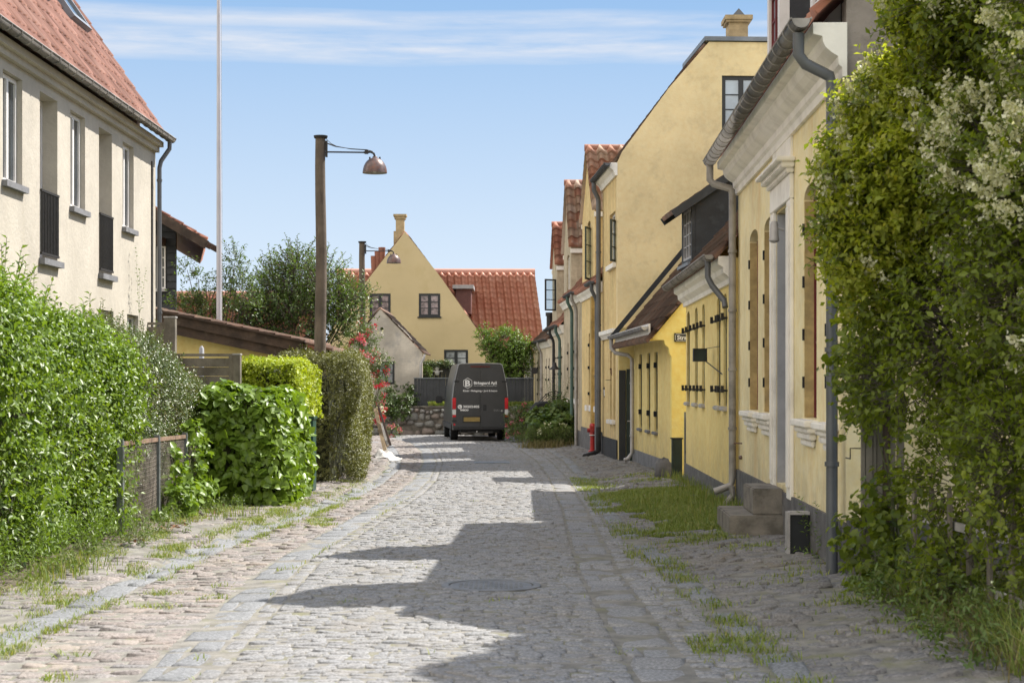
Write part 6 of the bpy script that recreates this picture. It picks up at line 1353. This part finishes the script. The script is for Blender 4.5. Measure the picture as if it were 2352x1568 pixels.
vt('30202405', .115, -.62, 1.195, .58, bold=.004); vt('IVECO', .075, -.715, 1.085, .29, bold=.006); vt('DAILY', .05, .48, 1.10, .21, 'silver'); vt('HI-MATIC', .03, .48, 1.065, .21, 'silver')
mb = VB(); ay = vl(0,-1,0)-vl(0,0,0); mb.lathe(vl(-.735,-.032,1.23), [(.078,0),(.078,.006),(.001,.006)], 20, ax=ay); em = mb.build('phone_emblem', M_['sign'], van)
mb = VB(); mb.tube([vl(-.765,-.040,1.262),vl(-.762,-.040,1.225),vl(-.738,-.040,1.198),vl(-.705,-.040,1.195)], .010, 6); mb.build('handset', M_['van'], em)
mb = VB(); mb.lathe(vl(.765,-.032,1.085), [(.036,0),(.036,.006),(.001,.006)], 14, ax=ay); mb.build('badge', M_['silver'], van)
# ---------------------------------------------------------------- vegetation
def zz(*a):   # top profile from (t, z) pairs
    return lambda t: np.interp(t, [p[0] for p in a], [p[1] for p in a])
hedge('privet_hedge', 'big glossy bright green hedge with long upright shoots in the left foreground', 'hedge', (-5.75,12.0), (-5.55,21.4), 2.1, zz((0,1.05),(.4,1.0),(.6,.95),(.75,.86),(.85,.72),(.95,.52),(1,.3)),
      11500, 10, .28, .070, .52, T_SMALL, M_['lf_privet'], seed=1, up=.45, lumps=.13, depth=.2, shoots=130, shootlen=.34, bottom=.02, inset=.42)
hedge('small_leaved_hedge', 'dense grey green small leaved shrub hedge behind the wire fence', 'hedge', (-5.75,21.2), (-5.55,27.6), 1.7, zz((0,.85),(.2,.75),(.45,.62),(.6,.30),(.8,.22),(1,-.05)),
      9000, 10, .17, .040, .55, T_SMALL, M_['lf_grey'], seed=2, inset=.34, up=.35, lumps=.12, depth=.12, shoots=60, shootlen=.2)
hedge('ivy_hedge', 'block of large drooping bright green ivy leaves beside the pavement', 'hedge', (-4.12,25.7), (-4.12,29.3), 1.25, zz((0,-.02),(.25,.07),(.6,.10),(1,.08)),
      2600, 5, .20, .125, .80, T_BROAD, M_['lf_ivy'], seed=3, up=-.1, droop=.55, lumps=.11, depth=.09, k=5)
hedge('golden_hedge', 'golden yellow leaved hedge glowing between plank fence and olive hedge', 'hedge', (-4.15,28.9), (-4.08,31.6), 1.15, zz((0,.42),(.3,.5),(.7,.42),(1,.3)),
      3200, 7, .13, .06, .62, T_SMALL, M_['lf_gold'], seed=4, bottom=1.3, up=.4, lumps=.06, depth=.07)
hedge('olive_hedge', 'tall clipped olive brown hedge at the foot of the nearer street lamp', 'hedge', (-3.83,32.9), (-4.80,46.8), 1.75, zz((0,.55),(.05,.60),(.4,.62),(.8,.60),(1,.52)),
      24000, 8, .14, .054, .48, T_SMALL, M_['lf_yew'], seed=5, inset=.45, up=.3, lumps=.10, depth=.09, shoots=40, shootlen=.16, k=6)
# ivy climbing out of the wire fence
R = np.random.RandomState(31)
plant('ivy_tendrils', 'broad leaved ivy tendrils creeping around the wire fence posts', 'ivy', (-4.5,23.6,gzf(-4.5,23.6)), [(-4.5,22.7,-1.62),(-4.52,23.5,-1.55),(-4.55,24.6,-1.5),(-4.66,24.9,-1.0),(-4.62,23.3,-1.15),(-4.55,21.9,-1.75)], [(.16,.25,.22),(.14,.35,.22),(.18,.3,.28),(.12,.35,.45),(.08,.3,.3),(.12,.2,.12)],
      330, 4, .16, .10, .8, T_BROAD, M_['lf_ivy'], seed=31, up=.1, droop=.3, stemr=.006)
plant('fern_tuft', 'arching weedy shoots at the foot of the left foreground hedge', 'weeds', (-4.55,16.5,gzf(-4.5,16.5)), [(-4.52,15.6,-1.62),(-4.55,16.6,-1.62),(-4.5,17.6,-1.66),(-4.45,18.6,-1.68),(-4.6,14.6,-1.6)], [(.22,.4,.16)]*5,
      240, 12, .26, .055, .24, T_SMALL, M_['lf_light'], seed=33, up=1.6, stemr=.004, spread=.8)
# fruit tree
tx, ty = P(655,0,43).x, 43.0; tz = gzf(tx, ty)
def tp(px, py, y=43): q = P(px, py, y); return (q.x, q.y, q.z)
plant('fruit_tree', 'round glossy leaved fruit tree behind the nearer street lamp', 'tree', (tx,ty,tz), [tp(690,650),tp(640,690),tp(720,690,44),tp(770,690),tp(590,710),tp(675,610),tp(800,710,44),tp(560,720,42),tp(820,680,44),tp(640,650,44),tp(740,640,42),tp(690,740,42.5),tp(600,745,42.5),tp(770,760),tp(530,730,43)],
      [.62,.62,.62,.52,.5,.42,.42,.34,.25,.5,.42,.7,.55,.5,.3], 1450, 10, .46, .085, .55, T_SMALL, M_['lf_tree'], seed=41, up=.9, stems=True, stemr=.02, stemm='bark', shell=.45, trunk=Vector((tx,ty,tz+1.2)))
e_ = [o for o in COL.objects if o.name == 'fruit_tree'][0]
mb = MB(); mb.tube([(tx,ty,tz-.1),(tx+.03,ty,tz+.6),(tx-.02,ty,tz+1.3)], [.14,.11,.09], 10); mb.build('trunk', M_['bark'], e_, smooth=True)
plant('apple_branch_tree', 'slender young tree with loose wandering branches beside the flagpole', 'tree', (P(495,0,38).x,38,-1.95), [tp(540,600,38),tp(520,650,38),tp(430,620,38),tp(455,640,38),tp(480,700,38),tp(440,705,38),tp(415,700,38),tp(560,680,38),tp(470,730,38),tp(545,640,38)], [(.16,.2,.32),.2,(.22,.15,.13),(.2,.15,.10),.3,.26,.2,.3,.3,.16],
      420, 9, .27, .068, .5, T_SMALL, M_['lf_tree'], seed=42, up=.7, stemr=.012, stemm='bark', shell=.4, trunk=Vector((P(505,0,38).x,38,-.4)))
plant('lone_shoot', 'single thin weed stalk standing up in front of the cream wall', 'weed', (P(322,0,27).x,27.4,-1.8), [tp(320,720,27.4)], [(.02,.02,.05)], 3, 16, .85, .055, .5, T_SMALL, M_['lf_tree'], seed=43, up=6, stemr=.004)
# climbing roses
def rose(nm, label, base, cs, rs, nsp, fl, seed, leaf=.055, **k):
    return plant(nm, label, 'rose bush', base, cs, rs, nsp, 6, .24, leaf, .6, T_SMALL, k.pop('lm', M_['lf_tree']), seed=seed, up=.4, droop=.1, flowers=fl, stemr=.008, **k)
rose('climbing_rose', 'climbing rose with pink and red clusters around the farther lamp post', (P(845,0,49).x,49,-2), [tp(850,830,49),tp(868,850,49),tp(835,790,50),tp(815,760,50),tp(845,770,50),tp(880,830,49),tp(865,900,48.5),tp(868,945,48.5),tp(872,880,48.5)], [.3,.24,.3,.3,.26,.18,(.15,.15,.3),(.15,.15,.3),.15],
     620, [(M_['pink'],11,.045,.085,'pink_blooms'),(M_['red'],24,.05,.085,'red_blooms'),(M_['whitefl'],6,.05,.09,'white_blooms')], 51)
mbp = P(833,808,49.0)
R = np.random.RandomState(3); cl = [o for o in COL.objects if o.name == 'climbing_rose'][0]
Pk = np.array([tp(832+R.uniform(-9,9), 778+R.uniform(-14,14), 48.6) for _ in range(9)] + [tp(833+R.uniform(-14,14), 812+R.uniform(-7,7), 48.6) for _ in range(9)]); Nk = np.tile([0,-1.,0], (18,1)); flower_clusters('pink_blooms', cl, Pk, Nk, M_['pink'], 18, .045, .07, R, pick=np.arange(18))
Pk = np.array([tp(874+R.uniform(-8,8), 955+R.uniform(-14,18), 47.6) for _ in range(14)] + [tp(876+R.uniform(-13,13), 885+R.uniform(-5,5), 47.8) for _ in range(6)]); flower_clusters('red_blooms', cl, Pk, np.tile([0,-1.,0],(20,1)), M_['red'], 20, .045, .07, R, pick=np.arange(20))
Pk = np.array([tp(878, 938, 47.4), tp(872, 941, 47.4)]); flower_clusters('white_blooms', cl, Pk, np.tile([0,-1.,0],(2,1)), M_['whitefl'], 2, .06, .12, R, pick=np.arange(2))
Pk = np.array([tp(905+R.uniform(-8,8), 988+R.uniform(-3,3), 66) for _ in range(7)]); rose('small_rose', 'low pink flowering rose at the left foot of the stone wall', (P(905,0,66).x,66,-2.1), [tp(903,992,66)], [(.25,.2,.14)], 60, [(M_['pink'],9,.05,.08,'pink_blooms')], 52)
plant('wall_ivy', 'dark ivy spilling over the left end of the stone wall', 'ivy', (-4.4,69.6,-1), [tp(905,935,69.5),tp(930,925,69.6),tp(945,915,70.2),tp(895,915,69.6),tp(920,945,69.2),tp(903,895,70.3),tp(935,900,70.4),tp(885,935,69.2)], [.3,.32,(.22,.2,.5),(.25,.2,.4),.25,(.1,.1,.35),(.12,.1,.4),.3], 560, 5, .2, .09, .8, T_SMALL, M_['lf_dark'], seed=53, up=.1, droop=.2, stemr=.008)
plant('hedge_top_ivy', 'strip of white edged ivy running along the top of the dark screen', 'ivy', (P(1000,0,73).x,73,-1), [tp(x,836,72.9) for x in range(978,1036,9)], [(.14,.16,.09)]*7, 300, 5, .12, .06, .8, T_SMALL, M_['lf_grey'], seed=54, up=.2, stemr=.004)
plant('grey_shrub', 'small pale green shrub at the corner of the whitewashed house', 'shrub', (P(980,0,72.5).x,72.5,-1), [tp(980,858,72.5)], [(.17,.15,.26)], 90, 6, .18, .06, .4, T_SMALL, M_['lf_light'], seed=55)
x0, x1 = P(985,0,69.8).x, P(1226,0,69.8).x; Rg2 = np.random.RandomState(6); n = 5000; xx = Rg2.uniform(x0,x1,n)
blo = blades('grass', xx, np.full(n,69.7)+Rg2.uniform(-.2,.2,n), .15, M_['grass'], seed=9, wd=.012, zoff=1.17)
# small tree right of the van
tx, ty = P(1160,0,72).x, 72.0
plant('garden_tree', 'bright green bushy small tree behind the right end of the fence', 'tree', (tx,ty,-1), [tp(1160,790,72),tp(1180,820,72),tp(1150,830,72),tp(1130,800,72),tp(1195,845,71.6),tp(1190,790,72),tp(1170,850,71.8),tp(1112,775,72),tp(1205,810,72)], [.62,.55,.5,.42,.35,.4,.45,.3,.3],
      950, 8, .34, .10, .6, T_SMALL, M_['lf_light'], seed=56, up=.4, stemm='bark', stemr=.02, shell=.5, trunk=Vector((tx,ty,-.2)))
e_ = [o for o in COL.objects if o.name == 'garden_tree'][0]
mb = MB(); mb.tube([(tx,ty,-1.1),(tx,ty,-.1)], [.09,.07], 8); mb.build('trunk', M_['bark'], e_, smooth=True)
# planting on the right side of the street
rose('rose_bush', 'rose bush with pink blooms beside the right rear wheel of the van', (P(1195,0,60.5).x,60.5,-2.05), [tp(1190,965,60.5),tp(1205,985,60.5),tp(1185,995,60),tp(1215,955,60.5),tp(1200,940,61)], [.42,.4,.3,.35,.22], 520, [(M_['pink'],22,.05,.075,'pink_blooms'),(M_['whitefl'],4,.06,.10,'white_blooms')], 61, leaf=.06)
plant('hollyhock_clump', 'tall leafy hollyhock clump against the grey beige house', 'plant', (P(1285,0,56.5).x,56.5,-2.05), [tp(1270,985,56.5),tp(1290,965,56.5),tp(1300,985,56),tp(1250,990,56.2),tp(1285,940,57),tp(1305,950,57),tp(1240,965,57),tp(1280,1000,55.6)], [.42,.42,.38,.4,.25,.25,.3,.3], 620, 5, .3, .15, .85, T_BROAD, M_['lf_weed'], seed=62, up=.6, droop=.25, stemr=.012)
plant('tall_stalks', 'thin upright flowering stalks above the hollyhock leaves', 'plant', (P(1290,0,56).x,56,-2.05), [tp(1287,930,56.2),tp(1263,930,56.2),tp(1279,960,56.2)], [(.12,.1,.15)]*3, 26, 14, .95, .06, .35, T_SMALL, M_['lf_weed'], seed=63, up=4, stemr=.008)
plant('low_border_plants', 'low straw green border plants with a cream bloom at the road edge', 'plant', (P(1235,0,54.6).x,54.6,-2.05), [tp(1215,1003,55),tp(1240,1005,54.8),tp(1265,1003,54.8),tp(1290,1003,54.8)], [(.35,.3,.22)]*4, 420, 8, .22, .05, .3, T_SMALL, M_['lf_weed'], seed=64, up=.9, flowers=[(M_['blossom'],3,.05,.12,'cream_blooms')])
# big overhanging bush at the right edge
cs = [(2.84,13.2,1.55),(3.02,13.1,2.0),(2.68,13.3,1.15),(3.3,12.6,2.9),(3.65,12.6,1.95),(3.3,13.4,1.25),(3.0,13.2,.75),(2.78,13.3,1.30),(3.5,12.6,.35),(3.75,12.2,-.3),(3.55,11.4,.6),(3.4,11.2,-.5),(3.9,11.0,1.3),(4.0,11.0,2.4),(3.45,12.4,2.85),(4.1,12.6,3.2),(3.1,13.5,.05),(3.35,12.8,-.75),(3.6,10.8,-1.1),(3.2,12.2,-1.35),(3.55,11.8,1.5),(3.9,10.6,.2)]
rs = [.42,.45,.24,.5,.70,.60,.42,.30,.68,.62,.6,.5,.8,.85,.62,.8,.42,.34,.42,.26,.6,.7]
tr = Vector((4.1,12.2,-1.3))
bush = plant('flowering_bush', 'huge overhanging bush with cream blossom filling the right edge', 'bush', (4.1,12.2,gzf(3.8,12.2)), cs, rs, 7600, 10, .25, .060, .58, T_SMALL, M_['lf_bush'], seed=71, up=.25, droop=.08, stemr=.009, stemm='bark', shell=.5, trunk=tr)
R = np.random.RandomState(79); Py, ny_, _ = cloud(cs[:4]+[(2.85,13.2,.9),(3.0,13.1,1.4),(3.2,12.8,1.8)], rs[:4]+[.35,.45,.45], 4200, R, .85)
py_, dy_, nny, twy = sprays(Py, ny_+R.normal(size=ny_.shape)*.5+np.array([0,0,.3]), .2, 8, R); leafmesh('painted_sunlit_leaves', py_, dy_, nny, .055*(1+R.uniform(-.3,.3,len(py_))), .6, T_SMALL, M_['lf_sunpaint'], bush, 79, kind='stuff')  # extra leaves on the upper left lobes, sunlit look painted by colour
R = np.random.RandomState(72); Pf, nf_, c_ = cloud(cs, rs, 16000, R, .97)
keep = np.ones(len(Pf), bool)
for q, r in zip(cs, rs): keep &= (np.linalg.norm(Pf-np.array(q), axis=1) > r*.93)
keep &= (Pf[:,2] > .1 + .9*(Pf[:,0] > 3.6)*0) & ((Pf[:,2] > .75) | (Pf[:,0] > 3.15)) & (nf_[:,2] > -.35); Pf, nf_ = Pf[keep], nf_[keep]
flower_clusters('blossom', bush, Pf, nf_, M_['blossom'], min(1300,len(Pf)), .032, .034, R, elong=.10)
kk = (Pf[:,2] > 1.0) & (Pf[:,0] < 3.3)
flower_clusters('blossom', bush, Pf[kk], nf_[kk], M_['blossom'], min(420,int(kk.sum())), .032, .034, R, elong=.10)
mb = MB()
for k in range(5): mb.tube([(4.1+.1*k-.2,12.2+.1*k,-1.8),(4.0+.1*k-.2,12.2,-.6),(3.8+.1*k-.2,12.3,.6),(3.6+.12*k-.2,12.5,1.8)], [.05,.04,.03,.015], 8)
mb.build('trunk', M_['bark'], bush, smooth=True)
plant('ivy_skirt', 'tangle of dark trailing leaves and tendrils reaching over the near drainpipe', 'ivy', (3.2,13.9,-1.75), [(2.98,14.3,-.1),(2.92,14.3,.35),(3.02,14.2,-1.35),(3.12,14.0,-1.0),(3.05,13.9,-1.62),(3.2,13.2,-1.6),(3.25,12.6,-1.45),(2.86,14.5,-1.25)], [(.16,.2,.3),(.16,.2,.3),(.14,.25,.3),(.15,.3,.3),(.25,.4,.15),(.2,.4,.2),(.2,.5,.3),(.1,.1,.2)], 420, 5, .2, .075, .8, T_BROAD, M_['lf_bush'], seed=73, up=0, droop=.3, stemr=.006, shell=.4)
plant('yellow_shoots', 'thin yellow green shoots in front of the black cellar hood', 'weeds', (3.05,17.2,-1.75), [(3.0,17.1,-1.62),(3.1,16.6,-1.65)], [(.08,.1,.1)]*2, 22, 12, .42, .05, .25, T_SMALL, M_['lf_light'], seed=74, up=.8, stemr=.003)
plant('ragged_weeds', 'ragged weeds growing along the foot of the overgrown fence', 'weeds', (2.9,11.5,-1.75), [(2.95,12.8,-1.6),(3.0,12.0,-1.6),(2.95,11.2,-1.58),(2.85,10.4,-1.6),(3.1,13.6,-1.6)], [(.25,.4,.14)]*5, 260, 8, .24, .055, .4, T_SMALL, M_['lf_weed'], seed=75, up=.6, stemr=.004)

# more low weeds along the left verge
Rv = np.random.RandomState(91); cw_ = [(-4.35+Rv.uniform(-.3,.35), y_, gzf(-4.3,y_)+.05) for y_ in np.linspace(11.5,24.5,16)]
plant('verge_weeds', 'scattered low leafy weeds on the dusty verge before the left hedges', 'weeds', (-4.4,17,gzf(-4.4,17)), cw_, [(.16,.22,.08)]*len(cw_), 520, 6, .12, .045, .4, T_SMALL, M_['lf_weed'], seed=92, up=.8, stemr=.003)
for o in COL.objects:
    if '_w' in o.keys(): del o['_w']
